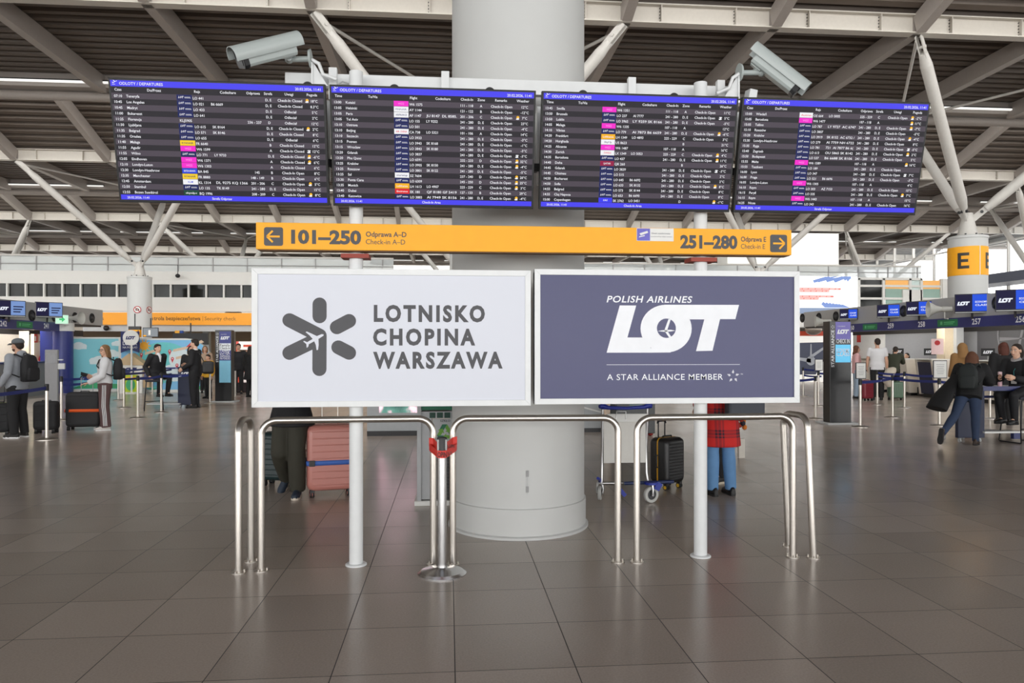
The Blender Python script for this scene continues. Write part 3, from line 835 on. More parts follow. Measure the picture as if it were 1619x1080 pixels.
for bi, (bx, (heads, foot, rows)) in enumerate(zip((-1.572, -0.104, 1.378, 2.847), BOARDS)):
    t = thing('departure_board', BOARD_LABELS[bi], 'departure board', (bx, 5.345, 2.612), group='departure boards above the stand')
    t.rotation_euler = (TILT, 0, 0)
    mb = MB()
    mb.b2(-BW / 2, BW / 2, 0.0, 0.05, 0, BH, BEZ); mb.b2(-BW / 2 + 0.12, BW / 2 - 0.12, 0.05, 0.085, 0.1, BH - 0.1, BEZ)
    mb.build('bezel', t, bevel=0.003)
    bz = 0.014
    W, Hh = BW - 2 * bz, BH - 2 * bz - 0.006
    X0 = front(-BW / 2 + bz, -0.001, bz + 0.006)
    def rect(mb, fx0, fx1, fy0, fy1, m, dz=0.0):
        mb.poly([(fx0 * W, (1 - fy1) * Hh), (fx1 * W, (1 - fy1) * Hh), (fx1 * W, (1 - fy0) * Hh), (fx0 * W, (1 - fy0) * Hh)], m, X0 @ Matrix.Translation((0, 0, dz)))
    mb = MB()
    HD = 0.05; T0 = 0.103; RP = (0.957 - T0) / 18
    rect(mb, 0, 1, 0, HD, HDR); rect(mb, 0, 1, HD, T0, ROWB); rect(mb, 0, 1, 0.957, 1, HDR)
    for k in range(18): rect(mb, 0, 1, T0 + k * RP, T0 + (k + 1) * RP, ROWA if k % 2 == 0 else ROWB)
    scr = mb.build('screen', t)
    mb = MB(); tx = MB(); lo = MB()
    def put(s, fx, fy, cap=0.0165, align='l', off=0.012, m=BTXT, width=None, mbx=None):
        (mbx or tx).text(s, m, X0 @ Matrix.Translation((0, 0, 0.0012)), cap=cap, x=fx * W, y=(1 - fy) * Hh, align=align, offset=off, res=2, width=width)
    put('ODLOTY / DEPARTURES', 0.041, 0.037, 0.018)
    put('20.02.2026, 11:41', 0.988, 0.040, 0.017, 'r')
    # take-off pictogram
    pl = lambda a, b: (0.008 * W + a * 0.034, (1 - 0.036) * Hh + b * 0.028)
    tx.poly([pl(*q) for q in ((0, .55), (.12, .6), (.3, .48), (.5, .55), (.22, .95), (.36, 1.0), (.72, .66), (.95, .78), (1.0, .9), (.9, .93), (.3, .62 - .3), (.18, .3))], BTXT, X0 @ Matrix.Translation((0, 0, 0.0012)))
    tx.poly([pl(*q) for q in ((0, 0), (.6, 0), (.6, .1), (0, .1))], BTXT, X0 @ Matrix.Translation((0, 0, 0.0012)))
    for hd, fx in zip(heads, (0.033, 0.2, 0.4, 0.545, 0.664, 0.735, 0.835, 0.945)): put(hd, fx, 0.086, 0.0165, 'c', 0.012)
    put('20.02.2026, 11:41', 0.03, 0.99, 0.0145, 'l'); put(foot, 0.485, 0.99, 0.0155, 'c')
    for k, line in enumerate(rows.split('\n')):
        tm, city, fl_, cs, dk, zn, rm, we = line.split('|')
        y = T0 + (k + 0.76) * RP
        put(tm, 0.012, y); put(city, 0.068, y)
        code = fl_.split(' ')[0]
        if code in CODE:
            bgc, nm, fg = CODE[code]
            rect(lo, 0.302, 0.374, T0 + (k + 0.02) * RP, T0 + (k + 0.96) * RP, LG[bgc], 0.0006)
            if code == 'LO':
                lo.text('LOT', LG['white'], X0 @ Matrix.Translation((0, 0, 0.0012)), cap=0.013, x=0.31 * W, y=(1 - (T0 + (k + 0.62) * RP)) * Hh, width=0.036, offset=0.03, res=1, shear=0.3)
                rect(lo, 0.339, 0.366, T0 + (k + 0.4) * RP, T0 + (k + 0.46) * RP, LG['white'], 0.0012)
                rect(lo, 0.339, 0.368, T0 + (k + 0.55) * RP, T0 + (k + 0.60) * RP, LG['white'], 0.0012)
            else:
                lo.text(nm, LG[fg], X0 @ Matrix.Translation((0, 0, 0.0012)), cap=0.012, x=0.338 * W, y=(1 - (T0 + (k + 0.66) * RP)) * Hh, width=min(0.055 * W, 0.011 * len(nm)), align='c', offset=0.012, res=1)
            put(fl_, 0.378, y + RP * 0.04)
        else:
            put(fl_, 0.31, y)
        if cs: put(cs, 0.462, y, width=(0.152 * W if len(cs) > 13 else None))
        if dk: put(dk, 0.664, y, 0.0165, 'c')
        if zn: put(zn, 0.735, y, 0.0165, 'c')
        if rm: put({'o': CO_, 'c': CC_, 'd': OD_}[rm], 0.838, y, 0.0168, 'c')
        if we:
            deg = we.lstrip('*~'); put(deg + '°C', 0.955, y, 0.0165, 'c')
            if we[0] in '*~':
                cx, cy = 0.921 * W, (1 - (T0 + (k + 0.5) * RP)) * Hh
                U = X0 @ Matrix.Translation((0, 0, 0.0012))
                if we[0] == '*': lo.poly(ellipse(cx, cy + 0.003, 0.0105, 0.0105, 12), LG['sun'], U)
                U = X0 @ Matrix.Translation((0, 0, 0.0018))
                lo.poly(ellipse(cx - 0.002, cy - 0.008, 0.012, 0.005, 10), LG['white'], U); lo.poly(ellipse(cx + 0.001, cy - 0.004, 0.006, 0.005, 10), LG['white'], X0 @ Matrix.Translation((0, 0, 0.0022)))
                if we[0] == '~': lo.poly(ellipse(cx, cy + 0.004, 0.012, 0.004, 10), LG['white'], U)
    tx.build('lettering', scr); lo.build('airline_tile', scr)

# --- beam and brackets behind the boards
t = thing('mounting_beam', 'white steel mounting beam behind the tops of the departure boards', 'mounting frame', (0.63, 5.62, 3.5))
xb = lambda px: atY(px, 5.58) - 0.63
mb = MB()
zb0, zb1 = zat(150, 0.6, 5.6) - 3.5, zat(127, 0.6, 5.6) - 3.5
mb.b2(xb(450), xb(1166), -0.03, 0.03, zb0, zb1, WHITE2)
mb.b2(xb(450), xb(1166), -0.03, 0.03, -0.55, -0.49, BLACK)
mb.build('rail', t, bevel=0.003)
for px in (527, 704, 998, 1138):
    mb = MB(); mb.box((xb(px), -0.05, 0.06), (0.06, 0.05, 0.24), WHITE2); mb.build('upright', t, bevel=0.003)
for px in (518, 853, 1170):
    mb = MB(); mb.box((xb(px), 0.0, -0.35), (0.03, 0.04, 0.6), WHITE2); mb.build('hanger_arm', t)
for px in (498, 628, 771, 911, 1048):
    mb = MB(); x = xb(px); mb.cyl((x, -0.33, -0.06), (x, -0.27, -0.06), 0.037, BLACK, n=20); mb.cyl((x, -0.30, -0.06), (x, 0, -0.06), 0.02, BLACK, n=8); mb.build('hook_cap', t)
for a, b in ((484, 514), (524, 556), (1122, 1134)):
    mb = MB(); x0, x1 = xb(a), xb(b)
    mb.tube([(x0, -0.06, -0.05), (x0 + (x1 - x0) * 0.25, -0.09, 0.03), (x0 + (x1 - x0) * 0.6, -0.09, 0.07), (x1, -0.06, 0.06)], 0.006, DARK if a < 500 else LGREY, n=6); mb.build('cable', t)
mb = MB(); mb.box((xb(1186), -0.05, 0.075), (0.065, 0.09, 0.075), WHITE2, (0.1, 0.15, 0.1)); mb.box((xb(1203), 0.0, 0.03), (0.06, 0.05, 0.07), WHITE2); mb.build('junction_box', t, bevel=0.004)

# --- surveillance cameras
CAMG = M('camera_grey_shell', (176, 184, 182), 0.35, noise=0.03)
CAMD = M('camera_window_black', (14, 14, 16), 0.3, spec=0.2)
def surveillance_camera(label, base, armdir, cc, d, up):
    """base = wall plate centre, armdir = direction of the bracket arm, cc = camera body centre, d = look direction, up = top of the shell"""
    t = thing('surveillance_camera', label, 'camera', base)
    base = Vector(base); cc = Vector(cc) - base; d = Vector(d).normalized(); up = Vector(up); s = d.cross(up).normalized(); up = s.cross(d).normalized()
    R = Matrix((s, d, up)).transposed(); X = Matrix.Translation(cc) @ R.to_4x4()
    L, W2, H2 = 0.225, 0.062, 0.068          # half length, half width, half height
    def sec(y, k=1.0): return [X @ Vector((a * W2 * k, y, b * H2 * k)) for a, b in ((-0.8, -1), (0.8, -1), (1, -0.7), (1, 0.55), (0.75, 0.9), (-0.75, 0.9), (-1, 0.55), (-1, -0.7))]
    mb = MB(); mb.rings([sec(-L * 0.86, 0.9), sec(-L * 0.84), sec(L * 0.8), sec(L * 0.82)], CAMG, smooth=False); mb.build('housing', t, bevel=0.004)
    mb = MB(); mb.rings([sec(L * 0.82, 1.04), sec(L * 0.97, 1.12), sec(L, 1.06)], BLACK, smooth=False)
    mb.box((0, L * 1.0, -0.005), (W2 * 1.4, 0.006, H2 * 1.4), CAMD, X=X); mb.cyl(X @ Vector((0, L, 0)), X @ Vector((0, L + 0.008, 0)), 0.024, M('lens_glass', (30, 30, 44), 0.05), n=16)
    mb.build('front_window', t)
    mb = MB()
    hood = [(-1.22, -0.15)] + [(-1.22 * cos(pi * q / 14) * (1.0), 0.35 + 0.9 * sin(pi * q / 14)) for q in range(15)] + [(1.22, -0.15)]
    ring = lambda y, k: [X @ Vector((a * W2 * k, y, b * H2 * k)) for a, b in hood] + [X @ Vector((a * W2 * k * 0.95, y, b * H2 * k * 0.955)) for a, b in hood[::-1]]
    mb.rings([ring(-L * 1.12, 1.0), ring(L * 1.2, 1.0)], CAMG, smooth=True); mb.build('sun_shield', t, bevel=0.002)
    mb = MB(); X2 = X @ Matrix.Translation((W2 * 1.02, 0, 0)) @ Matrix.Rotation(pi / 2, 4, 'Z') @ FRONT
    arm = Vector(armdir); e = arm
    mb = MB(); a_, b_, _ = frame_from(arm)
    MB().cyl(-arm.normalized() * 0.012, arm.normalized() * 0.006, 0.07, CAMG, r1=0.062, n=24).build('wall_plate', t)
    kn = cc - up * (H2 * 1.15) - d * (L * 0.62)
    mb.cyl((0, 0, 0), e, 0.02, CAMG, n=16); mb.ell(e, (0.03, 0.03, 0.03), CAMG)
    mb.cyl(e, kn, 0.022, CAMG, n=12); mb.box(kn + up * 0.008, (0.05, 0.09, 0.014), CAMG, R)
    mb.build('bracket_arm', t)
    # triangular steel bracket that carries the plate
    dirn = -arm.normalized()
    mb = MB(); mb.box(dirn * 0.02 + Vector((0, 0, -0.11)), (0.012, 0.06, 0.2), WHITE2)
    mb.prism([(0, -0.02), (0, -0.2), (0.11 * (1 if dirn.x > 0 else -1), -0.2)], 0.01, WHITE2, Matrix.Translation(dirn * 0.02) @ FRONT)
    mb.tube([dirn * 0.02 + Vector((0, -0.03, -0.02)), dirn * 0.07 + Vector((0, -0.03, -0.05)), dirn * 0.1 + Vector((0, -0.03, -0.13)), dirn * 0.2 + Vector((0, -0.03, -0.17))], 0.014, WHITE2, n=8)
    mb.build('mounting_bracket', t)
    return t
yc = 5.5
P = lambda px, py, Y: Vector((atY(px, Y), Y, zat(py, atY(px, Y), Y)))
surveillance_camera('grey surveillance camera aiming left, above the leftmost departure board', P(490, 93, yc), P(457, 94, yc) - P(490, 93, yc), P(424, 80, yc - 0.16), (-0.78, -0.46, -0.44), (-0.3, -0.6, 0.9))
surveillance_camera('grey surveillance camera tipped down right, above the rightmost departure board', P(1170, 115, yc), P(1204, 115, yc) - P(1170, 115, yc), P(1227, 112, yc - 0.06), (0.72, -0.2, -0.66), (0.45, -0.25, 1))

# --- stainless hoop guards
def hoop(label, a, b, lean=(0, 0), top=1.075, r=0.0245):
    a = Vector((a[0], a[1], 0)); b = Vector((b[0], b[1], 0)); d = (b - a); L = d.length; u = d.normalized()
    t = thing('hoop_barrier', label, 'guard rail', (a + b) / 2, group='stainless hoop guards around the stand')
    A = -d / 2; B = d / 2; ln = Vector((lean[0], lean[1], 0)); R = 0.11 if L > 0.5 else 0.10
    up = Vector((0, 0, 1)); pts = [A]
    P0 = A + ln + up * top; P1 = B + ln + up * top
    n = 8
    for k in range(n + 1):
        q = radians(90 * k / n); pts.append(P0 + u * (R - R * cos(q)) - up * (R - R * sin(q)))
    for k in range(n + 1):
        q = radians(90 * k / n); pts.append(P1 - u * (R - R * sin(q)) - up * (R - R * cos(q)))
    pts.append(B)
    MB().tube(pts, r, STEEL, n=20).build('bent_tube', t)
    for E in (A, B):
        mb = MB(); mb.cyl(E, E + up * 0.008, 0.05, STEEL, n=24)
        for k in range(3):
            q = 2 * pi * k / 3 + 0.3; c = E + Vector((cos(q), sin(q), 0)) * 0.039
            mb.cyl(c + up * 0.008, c + up * 0.022, 0.009, STEEL, n=6)
        mb.build('foot_flange', t)
    return t
G = lambda px, py: gp(px, py)
hoop('left wide steel hoop in front of the pink suitcase', G(413, 903), G(685, 893))
hoop('middle wide steel hoop in front of the thick column', G(716, 893), G(977, 889))
hoop('right wide steel hoop beside the luggage trolley', G(1007, 889), G(1253.5, 881))
hoop('narrow steel hoop at the left end of the stand', G(377, 906), G(397, 888))
hoop('narrow steel hoop at the right end of the stand', G(1286, 882), G(1247, 864), lean=(-0.045, 0))

# --- retractable belt post tied in red tape
b0 = G(699, 907)
t = thing('belt_post', 'steel belt post with wide domed base tied to the hoops with red tape', 'stanchion', b0)
MB().lathe([(0.172, 0), (0.172, 0.008), (0.15, 0.022), (0.10, 0.034), (0.05, 0.042), (0.036, 0.048)], CHROME, n=48).build('base', t)
mb = MB(); mb.lathe([(0.032, 0.045), (0.032, 0.83)], CHROME, n=32); mb.build('post', t)
mb = MB(); mb.lathe([(0.036, 0.83), (0.036, 0.955), (0.034, 0.962), (0.02, 0.965)], BLACK, n=24)
for k in range(4): mb.box((0.034 * cos(pi / 4 + k * pi / 2), 0.034 * sin(pi / 4 + k * pi / 2), 0.89), (0.014, 0.014, 0.12), CHROME, (0, 0, pi / 4))
mb.build('belt_head', t)
pl_ = G(685, 893) - b0; pr_ = G(716, 893) - b0
RED = M('red_shopping_tape', (216, 44, 30), 0.45)
t2 = thing('warning_tape', 'red lettered tape wrapped around the belt post and two hoops', 'tape', b0)
def tape(path, z0s, hgt):
    mb = MB(); vs = []; fs = []
    for (x, y), z in zip(path, z0s): vs += [(x, y, z), (x, y, z + hgt)]
    for k in range(len(path) - 1): fs.append((2 * k, 2 * k + 2, 2 * k + 3, 2 * k + 1))
    mb.add(vs, fs, RED); return mb
la = (pl_.x - 0.03, pl_.y - 0.005); ra = (pr_.x + 0.03, pr_.y - 0.005)
front_path = [(la[0], la[1]), (la[0] + 0.005, la[1] - 0.025), (-0.03, -0.036), (0.0, -0.042), (0.03, -0.036), (ra[0] - 0.005, ra[1] - 0.025), ra]
o = tape(front_path, [0.845, 0.84, 0.822, 0.82, 0.822, 0.84, 0.85], 0.052).build('front_strip', t2)
so = o.modifiers.new('thickness', 'SOLIDIFY'); so.thickness = 0.0015
back_path = [(la[0] - 0.001, la[1] - 0.012), (pl_.x, pl_.y - 0.029), (-0.04, 0.02), (0.04, 0.02), (pr_.x, pr_.y - 0.029), (ra[0] + 0.001, ra[1] - 0.012)]
o = tape(back_path, [0.875, 0.875, 0.87, 0.87, 0.88, 0.885], 0.06).build('back_strip', t2)
so = o.modifiers.new('thickness', 'SOLIDIFY'); so.thickness = 0.0015
mb = MB()
DKT = M('tape_lettering', (60, 14, 12), 0.5)
mb.text('OPIN', DKT, front(-0.032, -0.0455, 0.829), cap=0.034, width=0.066, offset=0.02)
mb.text('CH', DKT, Matrix.Translation((la[0] + 0.012, la[1] - 0.029, 0.856)) @ Matrix.Rotation(0.0, 4, 'Z') @ Matrix.Rotation(0.25, 4, 'Y') @ FRONT, cap=0.022, width=0.045, offset=0.02)
mb.text('A W', DKT, Matrix.Translation((0.045, -0.04, 0.838)) @ Matrix.Rotation(-0.25, 4, 'Y') @ FRONT, cap=0.025, width=0.03, offset=0.02)
mb.text('LOTN', DKT, Matrix.Translation((0.036, -0.006, 0.888)) @ FRONT, cap=0.022, width=0.05, offset=0.02)
mb.build('tape_lettering', t2)
# ------------------------------------------------------------------ people
def remesh(mb, vox, it=3, mats=None, adaptive=0.0):
    """fuse overlapping closed pieces into one continuous smooth skin"""
    me = mb.mesh('tmp')
    bm = bmesh.new(); bm.from_mesh(me); bmesh.ops.remove_doubles(bm, verts=bm.verts, dist=1e-5); bm.to_mesh(me); bm.free()
    o = bpy.data.objects.new('tmp', me); COL.objects.link(o)
    r = o.modifiers.new('r', 'REMESH'); r.mode = 'VOXEL'; r.voxel_size = vox; r.use_smooth_shade = True
    s = o.modifiers.new('s', 'SMOOTH'); s.iterations = it; s.factor = 0.5
    dg = bpy.context.evaluated_depsgraph_get()
    out = bpy.data.meshes.new_from_object(o.evaluated_get(dg))
    bpy.data.objects.remove(o); bpy.data.meshes.remove(me)
    out.materials.clear()
    return out
def place(me, name, parent, m):
    me.name = name
    me.materials.append(m)
    o = bpy.data.objects.new(name, me); COL.objects.link(o); o.parent = parent
    return o
def merge_into(me, mb):
    bm = bmesh.new(); bm.from_mesh(me); t = mb.mesh('t'); bm.from_mesh(t); bm.to_mesh(me); bm.free(); bpy.data.meshes.remove(t)
    for p in me.polygons: p.use_smooth = True
    return me

class Human:
    """joints in metres for a 1.75 m person facing -Y; x>0 is the person's left"""
    def __init__(s, name, label, loc, rz, h, J=None, skin=SKIN, look=(0, -1, 0), vox=0.014, belly=0.0, wide=1.0, hands=('relax', 'relax')):
        s.root = thing(name, label, 'person', loc, rz)
        s.k = h / 1.75; s.vox = vox; s.skin = skin; s.belly = belly; s.wide = wide
        j = dict(pel=(0, 0, 0.95), waist=(0, 0, 1.08), chest=(0, 0, 1.28), sh=(0, 0.01, 1.42), neck=(0, 0.012, 1.50), head=(0, -0.01, 1.635),
                 shL=(0.18, 0.01, 1.42), shR=(-0.18, 0.01, 1.42), elL=(0.24, 0.03, 1.13), elR=(-0.24, 0.03, 1.13), wrL=(0.25, -0.05, 0.88), wrR=(-0.25, -0.05, 0.88),
                 hipL=(0.085, 0, 0.92), hipR=(-0.085, 0, 0.92), knL=(0.095, -0.015, 0.5), knR=(-0.095, -0.015, 0.5), anL=(0.10, 0.02, 0.085), anR=(-0.10, 0.02, 0.085),
                 toeL=(0.115, -0.17, 0.03), toeR=(-0.115, -0.17, 0.03), haL=None, haR=None)
        j.update(J or {})
        s.j = {q: (Vector(v) * s.k if v is not None else None) for q, v in j.items()}
        for sd in 'LR':
            if s.j['ha' + sd] is None:
                f = (s.j['wr' + sd] - s.j['el' + sd]).normalized(); s.j['ha' + sd] = s.j['wr' + sd] + f * 0.09 * s.k
        s.look = Vector(look).normalized(); s.hands = hands
        s.body()
    def torso(s, mb, t, m, bottom=-0.10, top=True, flare=0.0):
        j, k = s.j, s.k
        spine = [('pel', 0, 0.150, 0.108), ('pel', 0.06, 0.158, 0.112), ('waist', 0, 0.138, 0.100), ('waist', 0.10, 0.146, 0.106), ('chest', 0, 0.166, 0.116), ('sh', -0.02, 0.168, 0.098), ('sh', 0.025, 0.13, 0.075), ('neck', -0.03, 0.066, 0.062)]
        rg = []; latS = (j['shL'] - j['shR']).normalized(); latH = (j['hipL'] - j['hipR']).normalized()
        ax = (j['sh'] - j['pel']).normalized(); axh = (j['waist'] - j['pel']).normalized()
        L = len(spine)
        seq = [('pel', bottom, 0.150 + flare, 0.110 + flare)] + spine if top else [('pel', bottom, 0.150 + flare, 0.110 + flare)] + spine[:3]
        for i, (q, dz, a, b) in enumerate(seq):
            f = i / len(seq)
            lat = (latH * (1 - f) + latS * f).normalized()
            up = axh if q in ('pel', 'waist') else ax
            fw = lat.cross(up).normalized()          # backwards/forwards axis
            c = j[q] + up * dz * k
            bl = s.belly * (1 if q in ('pel', 'waist') and dz >= 0 else 0.4 if q == 'chest' else 0) * k
            a = (a * s.wide * k + t + bl * 0.35); b = b * k + t + bl * 0.5
            c = c - fw * (-bl * 0.5) if False else c + (Vector((0, -1, 0)) * bl * 0.5)
            rg.append([c + lat * a * (abs(cos(x)) ** 0.85) * (1 if cos(x) >= 0 else -1) + fw * b * sin(x) for x in [2 * pi * n / 24 for n in range(24)]])
        mb.rings(rg, m)
    def arm(s, mb, sd, t, m, upto=1.0):
        j, k = s.j, s.k; A, B, C = j['sh' + sd], j['el' + sd], j['wr' + sd]
        r = [0.060, 0.056, 0.047, 0.042, 0.044, 0.036, 0.027]
        pts = [A, A.lerp(B, .25), A.lerp(B, .65), B, B.lerp(C, .3), B.lerp(C, .7), C]
        if upto < 1: n = 3; pts = pts[:n]; r = r[:n]
        mb.tube(pts, [q * k + t for q in r], m, n=14)
        mb.ell(A, [0.062 * k + t] * 3, m, nu=14, nv=8)
        if upto >= 1: mb.ell(B, [0.042 * k + t] * 3, m, nu=12, nv=8)
    def leg(s, mb, sd, t, m, cut=1.0, flare=0.0, base=0.0):
        j, k = s.j, s.k; A, B, C = j['hip' + sd], j['kn' + sd], j['an' + sd]
        r = [0.090, 0.084, 0.068, 0.056, 0.057, 0.046, 0.036]
        pts = [A, A.lerp(B, .3), A.lerp(B, .7), B, B.lerp(C, .28), B.lerp(C, .65), C.lerp(B, -base)]
        fl = [0, 0, 0.1, 0.35, 0.55, 0.8, 1.0]
        mb.tube(pts, [q * k + t + flare * f for q, f in zip(r, fl)], m, n=16)
        mb.ell(A, [0.09 * k + t] * 3, m, nu=14, nv=8); mb.ell(B, [0.057 * k + t + flare * 0.35] * 3, m, nu=12, nv=8)
    def headframe(s):
        f = s.look; up = (s.j['head'] - s.j['neck']).normalized(); up = (up + Vector((0, 0, 1.2))).normalized()
        lat = f.cross(up).normalized() * -1          # person's left
        lat = up.cross(f * -1).normalized()
        f2 = lat.cross(up).normalized()
        if f2.dot(f) < 0: f2 = -f2
        return lat, f2, up
    def H(s, x, f, u):
        l, ff, up = s.headframe(); return s.j['head'] + (l * x + ff * f + up * u) * s.k
    def body(s):
        m = s.skin; j, k = s.j, s.k; mb = MB()
        s.torso(mb, 0, m)
        for sd in 'LR': s.arm(mb, sd, 0, m); s.leg(mb, sd, 0, m)
        for sd in 'LR':
            a, b = j['an' + sd], j['toe' + sd]
            if abs((b - a).z + 0.055 * k) > 0.06: continue          # lifted foot: wholly inside its shoe
            heel = a + (a - b).normalized() * 0.05 * k; heel.z = (b.z + 0.02) if abs(a.z - b.z) < 0.1 else a.z
            mb.tube([a + Vector((0, 0, 0.02)), a.lerp(b, .35), a.lerp(b, .75), b], [0.032 * k, 0.028 * k, 0.022 * k, 0.014 * k], m, n=10); mb.ell(heel, [0.022 * k] * 3, m, nu=10, nv=6)
        # head: skull, jaw, neck, nose, ears
        l, f, up = s.headframe(); R = Matrix((l, -f, up)).transposed()
        mb.tube([j['neck'] - up * 0.07 * k, j['neck'] + up * 0.02 * k, s.H(0, -0.01, -0.05)], [0.056 * k, 0.053 * k, 0.054 * k], m, n=14)
        hd = MB()
        hd.ell(s.H(0, -0.012, 0.025), (0.074 * k, 0.094 * k, 0.088 * k), m, R, nu=20, nv=14)
        hd.ell(s.H(0, 0.022, -0.045), (0.056 * k, 0.066 * k, 0.066 * k), m, R, nu=18, nv=12)
        hd.ell(s.H(0, 0.056, -0.088), (0.026 * k, 0.024 * k, 0.02 * k), m, R, nu=12, nv=8)
        hd.tube([s.H(0, 0.082, 0.012), s.H(0, 0.096, -0.014), s.H(0, 0.106, -0.03)], [0.009 * k, 0.012 * k, 0.016 * k], m, n=8)
        hd.ell(s.H(0, 0.095, -0.036), (0.017 * k, 0.013 * k, 0.01 * k), m, R, nu=10, nv=6)
        hd.ell(s.H(0, 0.083, -0.062), (0.024 * k, 0.010 * k, 0.009 * k), m, R, nu=12, nv=6)
        for e in (1, -1):
            hd.ell(s.H(e * 0.075, -0.005, -0.01), (0.011 * k, 0.018 * k, 0.03 * k), m, R, nu=10, nv=8)
            hd.ell(s.H(e * 0.038, 0.058, -0.022), (0.024 * k, 0.02 * k, 0.02 * k), m, R, nu=10, nv=8)
        me = remesh(mb, s.vox, 4); hm = remesh(hd, 0.0075 if s.vox < 0.02 else 0.012, 3)
        bm = bmesh.new(); bm.from_mesh(me); bm.from_mesh(hm); bm.to_mesh(me); bm.free(); bpy.data.meshes.remove(hm)
        fg = MB()
        for sd, hp in zip('LR', s.hands): s.hand(fg, sd, hp)
        merge_into(me, fg)
        s.b = place(me, 'body', s.root, m)
        e = MB()
        for q in (1, -1):
            e.ell(s.H(q * 0.031, 0.071, 0.008), (0.0125 * k, 0.009 * k, 0.008 * k), M('eye_white', (225, 220, 214), 0.3), R, nu=10, nv=6)
            e.ell(s.H(q * 0.031, 0.078, 0.008), (0.006 * k, 0.004 * k, 0.006 * k), M('iris_dark', (40, 28, 22), 0.2), R, nu=8, nv=6)
            e.tube([s.H(q * 0.014, 0.083, 0.028), s.H(q * 0.032, 0.081, 0.033), s.H(q * 0.05, 0.066, 0.026)], 0.0042 * k, M('brow', (60, 42, 32), 0.8), n=6)
        e.build('eyes', s.root)
        mo = MB().tube([s.H(-0.022, 0.083, -0.061), s.H(0, 0.0945, -0.0625), s.H(0.022, 0.083, -0.061)], 0.0045 * k, M('lips', (165, 92, 84), 0.5), n=6); mo.build('mouth', s.root)
    def hand(s, mb, sd, pose):
        j, k = s.j, s.k; W = j['wr' + sd]; d = (j['ha' + sd] - W).normalized(); sg = 1 if sd == 'L' else -1
        side = Vector((sg, 0, 0)); side = (side - d * side.dot(d))
        if side.length < 0.2: side = Vector((0, 0, 1)) - d * d.z
        palmn = side.normalized() * -1                       # palm faces the body
        acr = d.cross(palmn).normalized()                    # across the knuckles
        if acr.y > 0: acr = -acr                             # thumb side forwards
        if pose == 'down':                                   # palm down, thumb inwards
            palmn = Vector((0, 0, -1)); palmn = (palmn - d * palmn.dot(d)).normalized(); acr = d.cross(palmn).normalized()
            if acr.x * sg > 0: acr = -acr
        m = s.skin
        rg = []
        for q, wa, th in ((-0.01, 0.025, 0.021), (0.025, 0.034, 0.018), (0.06, 0.041, 0.016), (0.088, 0.039, 0.013)):
            c = W + d * q * k
            rg.append([c + acr * wa * k * cos(x) + palmn * th * k * sin(x) for x in [2 * pi * n / 12 for n in range(12)]])
        mb.rings(rg, m)
        curl = {'relax': 0.5, 'grip': 1.25, 'down': 0.35, 'flat': 0.15}[pose]
        for i, (o, L) in enumerate(((0.029, 0.072), (0.010, 0.080), (-0.010, 0.075), (-0.028, 0.060))):
            p = W + (d * 0.084 + acr * o) * k; dirn = d.copy(); pts = [p]
            for seg in (0.45, 0.32, 0.23):
                a = curl * (0.75 if seg > 0.4 else 1.0)
                dirn = (dirn * cos(a) + palmn * sin(a)).normalized() if seg != 0.45 else (d * cos(a * .6) + palmn * sin(a * .6)).normalized()
                p = p + dirn * L * seg * k; pts.append(p)
            mb.tube(pts, [0.0088 * k, 0.0085 * k, 0.008 * k, 0.0065 * k], m, n=8)
        p = W + (d * 0.03 + acr * 0.03) * k
        mb.tube([p, p + (d * 0.028 + acr * 0.02 + palmn * 0.012) * k, p + (d * 0.055 + acr * 0.022 + palmn * 0.03) * k, p + (d * 0.075 + acr * 0.016 + palmn * 0.04) * k], [0.013 * k, 0.0105 * k, 0.009 * k, 0.007 * k], m, n=8)
    # ---- clothing
    def top(s, m, name='jacket', t=0.018, bottom=-0.14, sleeve=1.0, flare=0.0, it=4):
        mb = MB(); s.torso(mb, t, m, bottom=bottom * s.k if False else bottom, flare=flare)
        for sd in 'LR':
            s.arm(mb, sd, t * 0.85, m, sleeve)
        me = remesh(mb, s.vox, it)
        return place(me, name, s.root, m)
    def trousers(s, m, t=0.014, flare=0.0, name='trousers', base=0.05, it=4):
        mb = MB(); s.torso(mb, t, m, bottom=-0.10, top=False)
        for sd in 'LR': s.leg(mb, sd, t, m, flare=flare, base=base)
        return place(remesh(mb, s.vox, it), name, s.root, m)
    def shoes(s, m, sole=None, high=False):
        sole = sole or RUBBER; k = s.k
        for sd in 'LR':
            a, b = s.j['an' + sd], s.j['toe' + sd]
            fw = (b - a); 
            tilt = abs(fw.z + 0.055 * k) > 0.06
            if not tilt: fw.z = 0
            fw.normalize(); up = (s.j['kn' + sd] - a).normalized() if tilt else Vector((0, 0, 1)); up = (up - fw * up.dot(fw)).normalized(); lt = fw.cross(up)
            L = 0.27 * k; z0 = a - up * (0.085 * k)
            o = z0 - fw * 0.075 * k
            mb = MB(); rg = []
            for f, w, hh in ((0.0, 0.022, 0.06), (0.06, 0.034, 0.085), (0.25, 0.036, 0.098 if not high else 0.15), (0.42, 0.036, 0.085), (0.62, 0.044, 0.066), (0.82, 0.044, 0.052), (0.95, 0.032, 0.042), (1.0, 0.016, 0.032)):
                c = o + fw * L * f + up * (0.018 * k)
                rg.append([c + lt * w * k * cos(x) + up * (hh * k * max(0, sin(x)) ** 0.8) for x in [2 * pi * n / 16 for n in range(16)]])
            mb.rings(rg, m); sh = mb.build('shoe', s.root)
            mb = MB(); pl = [(x, y) for x, y in ((-0.024, 0.0), (-0.036, 0.03), (-0.037, 0.12), (-0.046, 0.2), (-0.034, 0.26), (-0.012, 0.276), (0.012, 0.276), (0.034, 0.26), (0.046, 0.2), (0.037, 0.12), (0.036, 0.03), (0.024, 0.0))]
